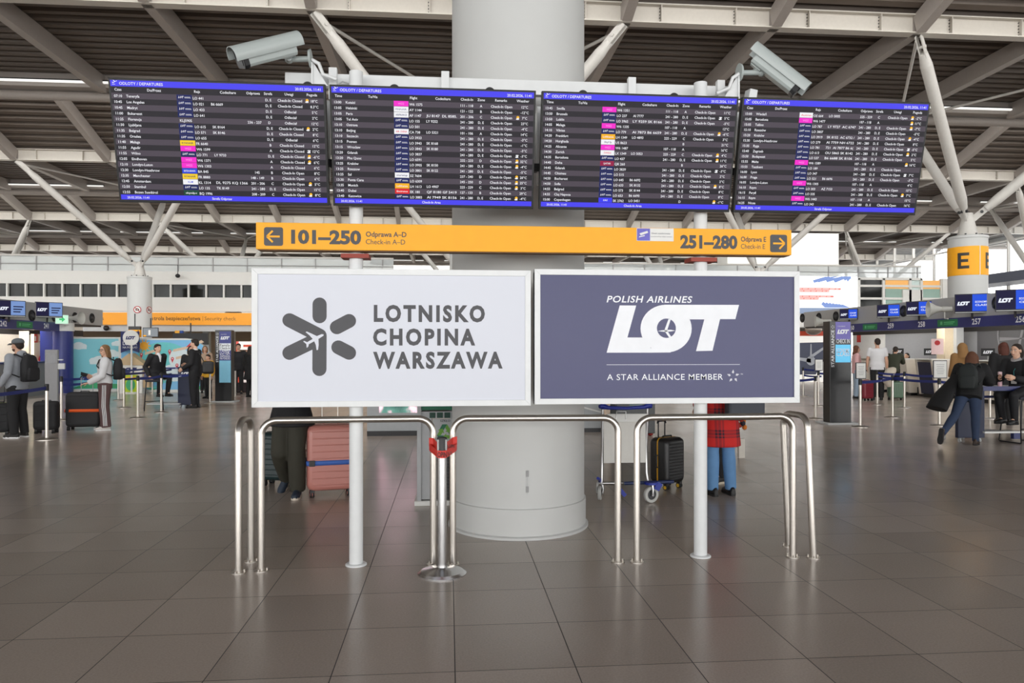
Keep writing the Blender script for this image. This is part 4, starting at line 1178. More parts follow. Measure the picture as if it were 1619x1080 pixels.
            Xm = Matrix.Translation(o) @ Matrix((lt, fw, up)).transposed().to_4x4()
            mb.prism([(x * k, y * k - 0.005) for x, y in pl], 0.024 * k, sole, Xm); mb.build('sole', sh)
    def hair(s, m, style='short'):
        k = s.k; l, f, up = s.headframe(); R = Matrix((l, -f, up)).transposed(); mb = MB()
        mb.ell(s.H(0, -0.022, 0.036), (0.081 * k, 0.096 * k, 0.088 * k), m, R, nu=18, nv=12)
        if style in ('short', 'tousled'):
            mb.ell(s.H(0, -0.06, -0.01), (0.07 * k, 0.055 * k, 0.07 * k), m, R)
            mb.ell(s.H(0, 0.045, 0.085), (0.055 * k, 0.035 * k, 0.028 * k), m, R)
        if style == 'tousled':
            for q in range(9): mb.ell(s.H(-0.05 + 0.0125 * q, 0.055 - abs(q - 4) * 0.004, 0.068 + 0.01 * (q % 3)), (0.022 * k,) * 3, m, R, nu=10, nv=6)
        if style in ('long', 'bob', 'tail'):
            for e in (1, -1):
                pts = [s.H(e * 0.05, 0.03, 0.085), s.H(e * 0.078, 0.01, 0.02), s.H(e * 0.082, -0.005, -0.07), s.H(e * 0.08, -0.01, -0.15)]
                if style != 'tail': mb.tube(pts, [0.022 * k, 0.026 * k, 0.03 * k, 0.02 * k], m, n=10)
            Lb = {'long': 0.22, 'bob': 0.12, 'tail': 0.04}[style]
            mb.ell(s.H(0, -0.07, -0.02 - Lb / 2), (0.086 * k, 0.045 * k, (0.09 + Lb / 2) * k), m, R, nu=14, nv=10)
        me = remesh(mb, 0.011, 3)
        return place(me, 'hair', s.root, m)
    def piece(s, pts, radii, m, name, n=14, flat=None, vox=None):
        mb = MB().tube([Vector(p) * s.k for p in pts], [r * s.k for r in radii], m, n=n, flat=flat)
        return mb.build(name, s.root)

def backpack(label, loc, rz, m, size=(0.30, 0.17, 0.46), straps=True, parent=None, tip=0.0, front_y=-0.0):
    """local -Y is the wearer's side"""
    t = thing('backpack', label, 'backpack', loc, rz); t.rotation_euler = (tip, 0, rz)
    w, d, h = size
    mb = MB()
    rg = []
    for z, a, b in ((0, 0.75, 0.7), (0.03, 0.95, 0.95), (0.35, 1, 1), (0.7, 0.98, 0.95), (0.9, 0.8, 0.75), (1.0, 0.45, 0.4)):
        rg.append([Vector((w / 2 * a * (abs(cos(x)) ** 0.5) * (1 if cos(x) > 0 else -1), d / 2 + d / 2 * b * (abs(sin(x)) ** 0.6) * (1 if sin(x) > 0 else -1), z * h)) for x in [2 * pi * n / 24 for n in range(24)]])
    mb.rings(rg, m); mb.build('main_bag', t)
    mb = MB(); rg = []
    for z, a in ((0.06, 0.7), (0.1, 0.82), (0.4, 0.84), (0.52, 0.7)):
        rg.append([Vector((w / 2 * a * (abs(cos(x)) ** 0.5) * (1 if cos(x) > 0 else -1), d + 0.0 + 0.04 * (abs(sin(x)) ** 0.6) * (1 if sin(x) > 0 else -1), z * h)) for x in [2 * pi * n / 20 for n in range(20)]])
    mb.rings(rg, m); mb.build('front_pocket', t)
    if straps:
        for e in (1, -1):
            MB().tube([(e * w * 0.3, 0.02, h * 0.9), (e * w * 0.42, -0.08, h * 1.02), (e * w * 0.46, -0.23, h * 0.92), (e * w * 0.52, -0.27, h * 0.65), (e * w * 0.56, -0.16, h * 0.33), (e * w * 0.45, 0.0, h * 0.18)], 0.028, m, n=8, flat=(1, 0.4)).build('shoulder_strap', t)
    MB().tube([(-0.04, 0.01, h * 0.97), (-0.03, 0.0, h * 1.05), (0.03, 0.0, h * 1.05), (0.04, 0.01, h * 0.97)], 0.008, m, n=6).build('grab_loop', t)
    return t

def suitcase(label, loc, rz, m, w, d, h, ribs=10, vertical=False, wheelm=None, handle=0.0, hm=None, strap=None, trim=None, group=None, cat='suitcase', name='suitcase'):
    """local front -Y: shows the w x h face"""
    t = thing(name, label, cat, loc, rz, group)
    wz = 0.065; wheelm = wheelm or RUBBER; hm = hm or STEEL
    def shell(y0, y1):
        mb = MB(); rg = []
        def ring(y, ins): return [Vector((x, y, z + wz)) for x, z in rrect(-w / 2 + ins, ins, w / 2 - ins, h - wz - ins, min(0.07, w * 0.16), 6)]
        s = 1 if y1 > y0 else -1; e = abs(y1 - y0)
        mb.rings([ring(y0, 0), ring(y0 + s * e * 0.55, 0.0), ring(y0 + s * e * 0.85, 0.012), ring(y1 - s * e * 0.03, 0.03), ring(y1, 0.05)], m)
        for k in range(ribs):
            if vertical:
                x = -w / 2 + 0.06 + (w - 0.12) * k / (ribs - 1); mb.tube([(x, y1 - s * 0.006, wz + 0.06), (x, y1 + s * 0.002, wz + 0.09), (x, y1 + s * 0.002, h - 0.09), (x, y1 - s * 0.006, h - 0.06)], 0.007, m, n=6)
            else:
                z = wz + 0.07 + (h - wz - 0.14) * k / (ribs - 1); mb.tube([(-w / 2 + 0.05, y1 - s * 0.006, z), (-w / 2 + 0.08, y1 + s * 0.001, z), (w / 2 - 0.08, y1 + s * 0.001, z), (w / 2 - 0.05, y1 - s * 0.006, z)], 0.007, m, n=6)
        return mb
    shell(-0.004, -d / 2).build('front_shell', t); shell(0.004, d / 2).build('rear_shell', t)
    mb = MB(); mb.rings([[Vector((x, y, z + wz)) for x, z in rrect(-w / 2 - 0.002, -0.002, w / 2 + 0.002, h - wz + 0.002, min(0.07, w * 0.16), 6)] for y in (-0.008, 0.008)], trim or DARK); mb.build('zipper', t)
    for sx in (-1, 1):
        for sy in (-1, 1):
            x, y = sx * (w / 2 - 0.055), sy * (d / 2 - 0.05)
            mb = MB(); mb.box((x, y, wz + 0.0), (0.045, 0.045, 0.03), BLACK)
            for q in (-0.014, 0.014): mb.cyl((x + q - 0.009, y, 0.03), (x + q + 0.009, y, 0.03), 0.03, RUBBER, n=16)
            mb.cyl((x - 0.026, y, 0.03), (x + 0.026, y, 0.03), 0.02, wheelm, n=12)
            mb.build('wheel', t)
    y = d / 2 - 0.05
    if handle:
        mb = MB()
        for e in (-1, 1): mb.cyl((e * w * 0.17, y, h - 0.03), (e * w * 0.17, y, h + handle - 0.02), 0.008, hm, n=8)
        mb.build('telescopic_bar', t)
        MB().tube([(-w * 0.17 - 0.01, y, h + handle - 0.03), (-w * 0.17, y, h + handle), (w * 0.17, y, h + handle), (w * 0.17 + 0.01, y, h + handle - 0.03)], 0.014, BLACK, n=8).build('grip', t)
    MB().tube([(-0.08, 0, h - 0.004), (-0.07, 0, h + 0.016), (0.07, 0, h + 0.016), (0.08, 0, h - 0.004)], 0.009, m, n=8).build('carry_handle', t)
    MB().tube([(-w / 2, 0, wz + h * 0.32), (-w / 2 - 0.016, 0, wz + h * 0.34), (-w / 2 - 0.016, 0, wz + h * 0.54), (-w / 2, 0, wz + h * 0.56)], 0.009, m, n=8).build('side_handle', t)
    if strap:
        sm, sz, sh = strap
        mb = MB(); o_ = 0.009
        pts = rrect(-w / 2 - o_, -d / 2 - o_, w / 2 + o_, d / 2 + o_, 0.035, 5)
        outer = [[Vector((x, y, z)) for x, y in pts] for z in (sz, sz + sh)]
        mb.rings(outer, sm, closed_caps=False); o2 = mb.build('luggage_strap', t); q = o2.modifiers.new('thickness', 'SOLIDIFY'); q.thickness = 0.003
        mb = MB(); mb.box((-w / 2 + 0.05, -d / 2 - 0.014, sz + sh / 2), (0.06, 0.014, sh * 1.25), BLACK); mb.build('buckle', o2, bevel=0.003)
    return t
# ------------------------------------------------------------------ things right behind the stand
PINK = M('dusty_pink_shell', (186, 122, 112), 0.32, noise=0.03)
c = gp(523, 787)
suitcase('dusty pink hard-shell suitcase with a blue strap behind the left pole', (c.x - 0.03, c.y + 0.17, 0), 0.22, PINK, 0.50, 0.30, 0.77, ribs=9, wheelm=M('pink_wheel', (205, 130, 122), 0.4), handle=0.34,
         strap=(M('blue_luggage_strap', (58, 98, 176), 0.6), 0.345, 0.05), trim=PINK, hm=STEEL)
c = gp(432, 776)
suitcase('dark teal suitcase beside the legs in olive trousers', (c.x, c.y + 0.35, 0), -0.3, M('dark_teal_shell', (24, 44, 46), 0.4), 0.42, 0.26, 0.62, ribs=8, handle=0.0)
c = gp(1066, 776)
suitcase('black ribbed suitcase with yellow piping and wheel rims behind the trolley', (c.x - 0.03, c.y + 0.17, 0), 0.6, M('black_ribbed_shell', (24, 24, 25), 0.4), 0.34, 0.26, 0.58, ribs=12, vertical=False,
         wheelm=M('yellow_wheel', (216, 170, 40), 0.4), handle=0.18, hm=BLACK, trim=M('yellow_piping', (214, 160, 30), 0.5))

# person in black coat and olive trousers, mostly hidden by the white lightbox
OLIVE = M('olive_trousers', (50, 48, 38), 0.8); BCOAT = M('black_cloth', (20, 20, 22), 0.8)
g = gp(461, 785)
p = Human('person', 'person in black jacket and olive trousers striding behind the white lightbox', (g.x, g.y, 0), radians(-20), 1.78,
          dict(hipL=(0.085, 0, 0.92), knL=(0.09, -0.05, 0.5), anL=(0.07, 0.0, 0.085), toeL=(0.14, -0.17, 0.03), knR=(-0.10, -0.07, 0.47), anR=(-0.20, 0.22, 0.17), toeR=(-0.22, 0.10, 0.035),
               elL=(0.25, 0.05, 1.13), wrL=(0.22, -0.10, 1.08), elR=(-0.26, 0.03, 1.14), wrR=(-0.22, -0.12, 1.08)), vox=0.015)
p.trousers(OLIVE, t=0.028, flare=0.02); p.top(BCOAT, 'coat', 0.05, bottom=-0.20, flare=0.05); p.shoes(M('navy_trainers', (34, 46, 62), 0.6), M('white_sole', (200, 190, 175), 0.6)); p.hair(M('dark_hair', (34, 26, 22), 0.7), 'short')

# person in red plaid coat
def plaid():
    m = bpy.data.materials.new('red_plaid_wool'); m.use_nodes = True; nt = m.node_tree; b = nt.nodes['Principled BSDF']; N = nt.nodes.new; L = nt.links.new
    tc = N('ShaderNodeTexCoord'); sp = N('ShaderNodeSeparateXYZ'); L(tc.outputs['Object'], sp.inputs[0])
    def stripes(out, freq, off, stops):
        mu = N('ShaderNodeMath'); mu.operation = 'MULTIPLY_ADD'; mu.inputs[1].default_value = freq; mu.inputs[2].default_value = off; L(out, mu.inputs[0])
        fr = N('ShaderNodeMath'); fr.operation = 'FRACT'; L(mu.outputs[0], fr.inputs[0])
        cr = N('ShaderNodeValToRGB'); cr.color_ramp.interpolation = 'CONSTANT'
        els = cr.color_ramp.elements; els[0].position = 0; els[0].color = [stops[0][1]] * 3 + [1]; els[1].position = stops[1][0]; els[1].color = [stops[1][1]] * 3 + [1]
        for pz, v in stops[2:]: e = els.new(pz); e.color = [v] * 3 + [1]
        L(fr.outputs[0], cr.inputs[0]); return cr.outputs[0]
    st = ((0, 0.0), (0.52, 0.75), (0.60, 0.25), (0.66, 0.8), (0.76, 0.3), (0.82, 0.75), (0.90, 0.0))
    a = stripes(sp.outputs['X'], 4.2, 0.35, st); c = stripes(sp.outputs['Z'], 4.4, 0.72, st)
    mx = N('ShaderNodeMath'); mx.operation = 'MAXIMUM'; L(a, mx.inputs[0]); L(c, mx.inputs[1])
    av = N('ShaderNodeMath'); av.operation = 'ADD'; L(a, av.inputs[0]); L(c, av.inputs[1])
    hf = N('ShaderNodeMath'); hf.operation = 'MULTIPLY'; hf.inputs[1].default_value = 0.62; L(av.outputs[0], hf.inputs[0])
    mix = N('ShaderNodeMix'); mix.data_type = 'RGBA'; mix.clamp_factor = True; L(hf.outputs[0], mix.inputs[0])
    mix.inputs[6].default_value = [lin(c) for c in (196, 34, 30)] + [1]; mix.inputs[7].default_value = [lin(c) for c in (40, 26, 40)] + [1]
    L(mix.outputs[2], b.inputs['Base Color']); b.inputs['Roughness'].default_value = 0.85
    return m
PLAID = plaid(); JEANS = M('light_blue_jeans', (92, 134, 178), 0.8, noise=0.12, scale=14)
g = gp(1140, 783)
p = Human('person', 'person in red plaid coat and light blue jeans behind the navy lightbox', (g.x, g.y, 0), pi + 0.1, 1.7,
          dict(anL=(0.10, 0.0, 0.085), anR=(-0.115, 0.0, 0.085), toeL=(0.12, -0.2, 0.03), toeR=(-0.13, -0.2, 0.03), elL=(0.27, 0.0, 1.16), wrL=(0.20, -0.16, 0.98), elR=(-0.27, -0.02, 1.16), wrR=(-0.2, -0.16, 1.02)), vox=0.015)
p.trousers(JEANS, t=0.008, flare=0.018, base=0.06); p.shoes(BLACK); p.hair(M('brown_hair', (88, 58, 40), 0.7), 'long')
mb = MB(); p.torso(mb, 0.035, PLAID, bottom=-0.40, flare=0.035)
for sd in 'LR': p.arm(mb, sd, 0.028, PLAID)
place(remesh(mb, 0.016, 4), 'plaid_coat', p.root, PLAID)
sc_ = MB()
for k in range(10): sc_.ell((-0.27 + 0.02 * (k % 3), -0.02 + 0.03 * (k % 2), 0.93 - 0.022 * k), (0.035 - 0.001 * k, 0.03, 0.03), M('scarf_' + 'abc'[k % 3], ((190, 110, 40), (40, 40, 52), (170, 60, 40))[k % 3], 0.9), nu=10, nv=8)
t = sc_.build('patterned_scarf', p.root)
bag = thing('shoulder_bag', 'dark shoulder bag hanging over the red plaid coat', 'bag', (g.x + 0.16, g.y - 0.25, 0.84), 0.1)
MB().box((0, 0, 0.15), (0.42, 0.12, 0.30), M('dark_slate_leather', (40, 46, 58), 0.5)).build('bag_body', bag, bevel=0.03)
MB().tube([(-0.18, 0, 0.28), (-0.2, 0.02, 0.5), (-0.2, 0.1, 0.62)], 0.012, BLACK, n=8).build('strap', bag)
# one shoe of somebody standing beyond
g2 = gp(1148, 764)
p2 = Human('person', 'person in dark clothes and black trainers hidden beyond the plaid coat', (g2.x - 0.12, g2.y + 0.08, 0), -1.2, 1.72, vox=0.017)
p2.trousers(BCOAT, t=0.016); p2.top(BCOAT, 'jacket', 0.03); p2.shoes(M('black_trainers', (34, 32, 30), 0.6), M('cream_sole', (190, 180, 160), 0.6)); p2.hair(M('dark_hair', (34, 26, 22)), 'short')

# luggage trolley
BLU = M('blue_plastic', (36, 52, 150), 0.4); GALV = brushed('galvanised_tube', (185, 185, 185), 0.3)
TY = gp(985, 795).y
txl, txr = atY(955, TY), atY(1030, TY)
t = thing('luggage_trolley', 'luggage trolley with blue handle and white board beside the column', 'trolley', ((txl + txr) / 2, TY, 0)); hw = (txr - txl) / 2 - 0.01
for e in (-1, 1):
    MB().tube([(e * hw, 0.12, 0.98), (e * hw, 0.13, 0.8), (e * (hw - 0.005), 0.16, 0.55), (e * hw, 0.16, 0.28), (e * (hw + 0.01), 0.13, 0.17)], 0.014, GALV, n=10).build('upright_tube', t)
MB().tube([(-hw - 0.04, 0.08, 0.985), (-hw, 0.10, 0.99), (-hw + 0.05, 0.06, 0.975), (0, 0.05, 0.97), (hw - 0.05, 0.06, 0.98), (hw, 0.10, 0.995), (hw + 0.04, 0.08, 0.99)], [0.02, 0.034, 0.02, 0.017, 0.02, 0.034, 0.022], BLU, n=12).build('push_handle', t)
mb = MB(); mb.box((0.0, 0.14, 0.61), (2 * hw - 0.03, 0.012, 0.44), M('white_advert_board', (214, 212, 206), 0.55, noise=0.05, scale=30)); mb.build('advert_board', t)
mb = MB(); mb.box((0.02, 0.10, 0.865), (2 * hw - 0.05, 0.02, 0.085), WHITE); mb.build('top_panel', t, bevel=0.004)
MB().tube([(-0.12, 0.0, 0.86), (-0.12, 0.0, 0.94), (-0.02, 0.0, 0.94), (-0.02, 0.0, 0.86)], 0.006, GALV, n=6).build('wire_clip', t)
mb = MB(); mb.cyl((-hw, 0.13, 0.18), (hw, 0.13, 0.18), 0.016, GALV, n=10); mb.cyl((-hw + 0.2, 0.0, 0.20), (hw + 0.25, 0.02, 0.205), 0.018, M('dark_blue_tube', (30, 44, 84), 0.4), n=10); mb.build('axle_bar', t)
for x, y, r, rz in ((-hw - 0.02, 0.16, 0.075, 1.25), (hw, -0.02, 0.085, 0.35)):
    c_ = thing('castor', None, None, (x, y, r), rz); c_.parent = t
    mb = MB(); mb.lathe([(r * 0.62, -0.018), (r * 0.95, -0.018), (r, -0.01), (r, 0.01), (r * 0.95, 0.018), (r * 0.62, 0.018)], M('grey_tyre', (186, 186, 182), 0.6), Matrix.Rotation(pi / 2, 4, 'X'), n=28, caps=False); mb.build('tyre', c_)
    MB().cyl((0, -0.012, 0), (0, 0.012, 0), r * 0.63, DARK, n=20).build('rim', c_)
    mb = MB(); mb.tube([(0, -0.03, 0), (0, -0.034, r * 0.6), (0, -0.02, r + 0.03)], 0.013, GALV, n=8); mb.tube([(0, 0.03, 0), (0, 0.034, r * 0.6), (0, 0.02, r + 0.03)], 0.013, GALV, n=8); mb.cyl((0, -0.036, 0), (0, 0.036, 0), 0.014, GALV, n=10)
    mb.box((0, 0, r + 0.03), (0.07, 0.06, 0.015), GALV); mb.build('fork', c_)
mb = MB(); mb.cyl((hw, -0.02, 0.19), (hw, -0.02, 0.215), 0.07, BLU, n=20); mb.box((hw + 0.07, -0.03, 0.17), (0.06, 0.03, 0.08), BLU, (0, 0.5, 0)); mb.box((-0.06, 0.0, 0.11), (0.04, 0.03, 0.1), BLU, (0, -0.7, 0)); mb.build('brake_pedal', t)
MB().tube([(-hw - 0.02, 0.16, 0.19), (-hw - 0.05, 0.02, 0.24), (-hw - 0.09, -0.08, 0.27)], 0.016, BLU, n=8).build('brake_lever', t)

# recycling bin
b0 = gp(690, 800)
t = thing('recycling_bin', 'grey recycling bin with green slots and triangular arrows beside the column', 'bin', (b0.x + 0.06, b0.y + 0.16, 0))
BGREY = M('bin_grey', (176, 178, 180), 0.45); BGRN = M('bin_green', (24, 110, 78), 0.5); BGD = M('bin_dark_green', (16, 66, 52), 0.5); LGRN = M('leaf_green', (104, 160, 50), 0.5)
MB().b2(-0.28, 0.30, -0.16, 0.16, 0, 0.05, WHITE).build('plinth', t, bevel=0.006)
for x in (-0.235, 0.27):
    mb = MB(); mb.b2(x - 0.02, x + 0.02, -0.14, -0.10, 0.05, 1.6, BGREY); mb.b2(x - 0.02, x + 0.02, 0.10, 0.14, 0.05, 1.6, BGREY); mb.build('corner_post', t)
mb = MB(); mb.b2(-0.10, 0.25, -0.13, -0.11, 0.62, 0.875, BGREY); mb.build('label_panel', t)
mb = MB(); mb.b2(-0.215, -0.11, -0.12, 0.12, 0.06, 0.88, BGREY); mb.build('side_panel', t)
mb = MB()
for k in range(16):
    mb.b2(-0.10, 0.25, -0.118, -0.108, 0.08 + k * 0.034, 0.094 + k * 0.034, DARK)
mb.b2(-0.10, 0.25, -0.105, 0.12, 0.06, 0.62, BLACK); mb.build('grille_panel', t)
mb = MB(); mb.b2(-0.215, 0.25, -0.12, 0.12, 0.88, 0.95, BGREY)
for k in range(5): mb.b2(-0.13 + k * 0.075, -0.07 + k * 0.075, -0.125, -0.119, 0.885, 0.94, BGD)
mb.build('slot_band', t)
mb = MB(); mb.b2(-0.215, 0.25, -0.12, 0.12, 0.965, 1.005, BGRN); mb.b2(-0.215, 0.25, -0.125, 0.12, 1.03, 1.06, BGREY); mb.b2(-0.215, 0.25, -0.12, 0.12, 1.06, 1.5, BGRN); mb.b2(-0.215, 0.25, -0.12, 0.12, 1.5, 1.6, BGREY); mb.build('deposit_box', t)
mb = MB(); X0 = front(0, -0.1315, 0)
mb.text('SZKŁO', LETTER, X0, cap=0.022, width=0.10, x=0.028, y=0.845, align='c', offset=0.02, res=2)
cx, cy = 0.028, 0.735
for k in range(3):
    a = radians(90 - 120 * k); m_ = BGRN
    rot = Matrix.Rotation(a - pi / 2, 2)
    def Q(x, y): v = rot @ Vector((x, y)); return (cx + v.x, cy + v.y)
    mb.poly([Q(-0.062, 0.025), (Q(-0.03, 0.085)), Q(0.02, 0.085), Q(-0.028, 0.008)], BGRN, X0)
    mb.poly([Q(0.02, 0.085), Q(0.046, 0.04), Q(0.062, 0.05), Q(0.05, 0.0), Q(0.0, 0.012), Q(0.016, 0.022), Q(0.0, 0.05)], LGRN, X0 @ Matrix.Translation((0, 0, 0.0005)))
mb.build('recycling_symbol', t)

# advertising display and service kiosk beyond the column
k0 = gp(640, 690)
t = thing('advertising_display', 'tall grey display showing a pink and green picture behind the left lightbox', 'display', (atY(632, k0.y + 0.2), k0.y + 0.2, 0))
wd = atY(672, k0.y + 0.2) - atY(592, k0.y + 0.2)
MB().b2(-wd / 2 - 0.12, wd / 2 + 0.0, -0.12, 0.5, 0, 0.09, DARK).build('plinth', t)
MB().b2(-wd / 2 - 0.12, wd / 2, -0.10, 0.45, 0.09, 2.3, M('kiosk_grey', (172, 176, 178), 0.4)).build('cabinet', t)
def picture_mat():
    m = bpy.data.materials.new('display_picture'); m.use_nodes = True; nt = m.node_tree; b = nt.nodes['Principled BSDF']; N = nt.nodes.new
    tc = N('ShaderNodeTexCoord'); nz = N('ShaderNodeTexNoise'); nz.inputs['Scale'].default_value = 2.2; nz.inputs['Detail'].default_value = 5
    cr = N('ShaderNodeValToRGB'); el = cr.color_ramp.elements
    el[0].position = 0.34; el[0].color = [lin(c) for c in (18, 52, 46)] + [1]; el[1].position = 0.62; el[1].color = [lin(c) for c in (255, 196, 214)] + [1]
    e = el.new(0.48); e.color = [lin(c) for c in (70, 110, 100)] + [1]
    nt.links.new(tc.outputs['Object'], nz.inputs['Vector']); nt.links.new(nz.outputs['Fac'], cr.inputs[0])
    nt.links.new(cr.outputs[0], b.inputs['Emission Color']); b.inputs['Emission Strength'].default_value = 2.2; b.inputs['Base Color'].default_value = (0.02, 0.02, 0.02, 1); b.inputs['Roughness'].default_value = 0.2
    return m
MB().b2(-wd / 2 + 0.1, wd / 2 - 0.14, -0.115, -0.10, 0.42, 2.2, picture_mat()).build('screen', t)
t = thing('service_kiosk', 'grey service kiosk with dark plinth behind the thick column', 'kiosk', (atY(890, k0.y + 0.5), k0.y + 0.5, 0))
w0 = atY(952, k0.y + 0.5) - atY(890, k0.y + 0.5)
MB().b2(-1.9, w0, -0.15, 0.9, 0, 0.08, DARK).build('plinth', t)
mb = MB(); mb.b2(-1.9, w0, -0.15, 0.9, 0.08, 1.1, M('kiosk_grey', (172, 176, 178))); mb.build('counter_body', t)
mb = MB(); mb.add([(-0.5, -0.16, 0.7), (w0, -0.16, 0.35), (w0, -0.16, 0.38), (-0.5, -0.16, 0.73)], [(0, 1, 2, 3)], WHITE); mb.build('trim_line', t)
q = gp(1010, 690)
t = thing('ticket_machine', 'black upright machine seen above the trolley board', 'machine', (atY(1005, q.y), q.y, 0))
MB().b2(-0.36, 0.36, 0, 0.5, 0.05, 1.9, M('machine_black', (34, 38, 40), 0.35)).build('cabinet', t, bevel=0.01)
MB().b2(-0.12, 0.12, -0.006, 0.0, 0.5, 1.2, M('machine_glass', (70, 90, 90), 0.1)).build('glass_panel', t)
for e in (-1, 1): MB().ell((e * 0.3, 0.1, 0.03), (0.05, 0.05, 0.03), M('machine_red_foot', (150, 40, 36), 0.5), nu=12, nv=8).build('foot', t)
# scrap of paper and a light wedge-shaped marker on the floor
q = gp(1172, 724)
MBp = MB(); MBp.box((0, 0, 0.14), (0.09, 0.05, 0.28), M('floor_marker_white', (205, 198, 188), 0.6)); o = MBp.build('floor_marker', loc=(q.x, q.y, 0)); tag(o, 'small pale upright card beside the plaid coat person', 'card')
# ------------------------------------------------------------------ queue posts with belts
post_me = {}
def stanchion(px, py, label, to=None, top_px=None, group='queue posts with blue belts', z2=None, h=0.97, loc=None):
    p = loc if loc is not None else gp(px, py)
    t = thing('queue_post', label, 'stanchion', p, 0, group)
    if not post_me:
        post_me['base'] = MB().lathe([(0.17, 0), (0.17, 0.008), (0.14, 0.02), (0.05, 0.03), (0.03, 0.034)], STEEL, n=28).mesh('base')
        post_me['post'] = MB().lathe([(0.028, 0.03), (0.028, 0.86)], STEEL, n=16).mesh('post')
        post_me['belt_head'] = MB().lathe([(0.034, 0.85), (0.034, 0.96), (0.028, 0.97)], BLACK, n=16).mesh('belt_head')
    for n, me in post_me.items():
        o = bpy.data.objects.new(n, me); COL.objects.link(o); o.parent = t
    for q in (to or []):
        q = Vector(q); e = q - p; e.z = 0; L = e.length
        if L < 0.1: continue
        u = e / L; sag = 0.02
        for zz in ((0.90,) if z2 is None else (0.90, z2)):
            mb = MB(); vs = []; fs = []
            for k in range(9):
                f = k / 8; c = u * (0.035 + (L - 0.07) * f); z = zz - sag * 4 * f * (1 - f) + (q.z if abs(q.z) > 0 else 0) * f
                vs += [(c.x, c.y, z - 0.028), (c.x, c.y, z + 0.028)]
            for k in range(8): fs.append((2 * k, 2 * k + 2, 2 * k + 3, 2 * k + 1))
            mb.add(vs, fs, BELT); o = mb.build('belt', t); s_ = o.modifiers.new('thickness', 'SOLIDIFY'); s_.thickness = 0.002
            n_ = Vector((-u.y, u.x, 0));
            if n_.y > 0: n_ = -n_
            mb = MB(); c = u * (L * 0.6)
            ang_ = atan2(u.y, u.x) if u.x > 0 else atan2(-u.y, -u.x)
            mb.text('LOT', WLET, Matrix.Translation((c.x, c.y, zz - sag - 0.014)) @ Matrix.Rotation(ang_, 4, 'Z') @ Matrix.Translation((0, -0.004, 0)) @ FRONT, cap=0.026, offset=0.03, res=1, shear=0.25)
            mb.build('belt_lettering', o)
    return t
def sign_on_post(t, w=0.2, h=0.29, z=0.97):
    MB().box((0, -0.02, z + h / 2 + 0.02), (w + 0.03, 0.015, h + 0.03), DARK).build('notice_frame', t)
    mb = MB().box((0, -0.03, z + h / 2 + 0.02), (w, 0.006, h), WHITE)
    for k in range(6): mb.box((0, -0.0335, z + h * 0.85 - k * h * 0.11), (w * 0.65 * (1 - 0.1 * (k % 3)), 0.001, h * 0.025), GREYP)
    mb.build('notice_sheet', t)
A = gp(74, 695); B = gp(97, 664); Cc = gp(187, 633); D = gp(196, 645); E_ = gp(218, 661); Fp = gp(241, 622); Gp = gp(255, 652); Hp = gp(332, 638); Ip = gp(372, 627)
stanchion(74, 695, 'queue post in front of the man in the grey hoodie', [gp(-60, 730)])
stanchion(97, 664, 'queue post beside the grey self-service terminal', [gp(150, 655)], z2=0.78)
stanchion(187, 633, 'queue post beside the cardboard house stand', [Fp])
stanchion(196, 645, 'queue post just behind the black backpack of the woman', [gp(272, 628)], z2=0.76)
stanchion(218, 661, 'queue post in front of the cardboard house, nearest the viewer', [Gp])
stanchion(241, 622, 'queue post behind the sitting young man', [gp(300, 620)])
stanchion(255, 652, 'queue post in front of the wire bar stool', [gp(300, 648)])
stanchion(332, 638, 'queue post left of the Family Check-in totem', [gp(306, 634)])
stanchion(372, 627, 'queue post right of the Family Check-in totem', [gp(345, 628)])
R1 = gp(1289, 662); R2 = gp(1294, 642); R3 = gp(1360, 675); R4 = gp(1387, 640); R5 = gp(1411, 660); R6 = gp(1430, 645); R7 = gp(1270, 627); R8 = gp(1308, 616); R9 = gp(1485, 673); R10 = gp(1565, 662)
stanchion(0, 0, 'queue post left of the check-in totem, nearest the viewer', [gp(1240, 668)], loc=R1)
t = stanchion(0, 0, 'queue post with a small white notice left of the check-in totem', [gp(1335, 640)], loc=R2); sign_on_post(t)
t = stanchion(0, 0, 'queue post with a framed notice right of the check-in totem', [R5], loc=R3); sign_on_post(t, 0.19, 0.3)
stanchion(0, 0, 'queue post in front of the red suitcase', [R6], loc=R4, z2=0.8)
stanchion(0, 0, 'queue post in front of the green suitcase', [gp(1484, 672)], loc=R5)
stanchion(0, 0, 'queue post right of the green suitcase', [gp(1476, 652)], loc=R6)
stanchion(0, 0, 'queue post in front of the aircraft poster', [gp(1300, 630)], loc=R7, z2=0.7)
stanchion(0, 0, 'queue post between the aircraft poster and the check-in totem', [gp(1345, 613)], loc=R8)
t = stanchion(0, 0, 'queue post with a framed notice beside the leaning woman', [gp(1540, 676)], loc=R9); sign_on_post(t, 0.27, 0.34)
stanchion(0, 0, 'queue post behind the navy podium under the pink bottle', [gp(1525, 655)], loc=R10)

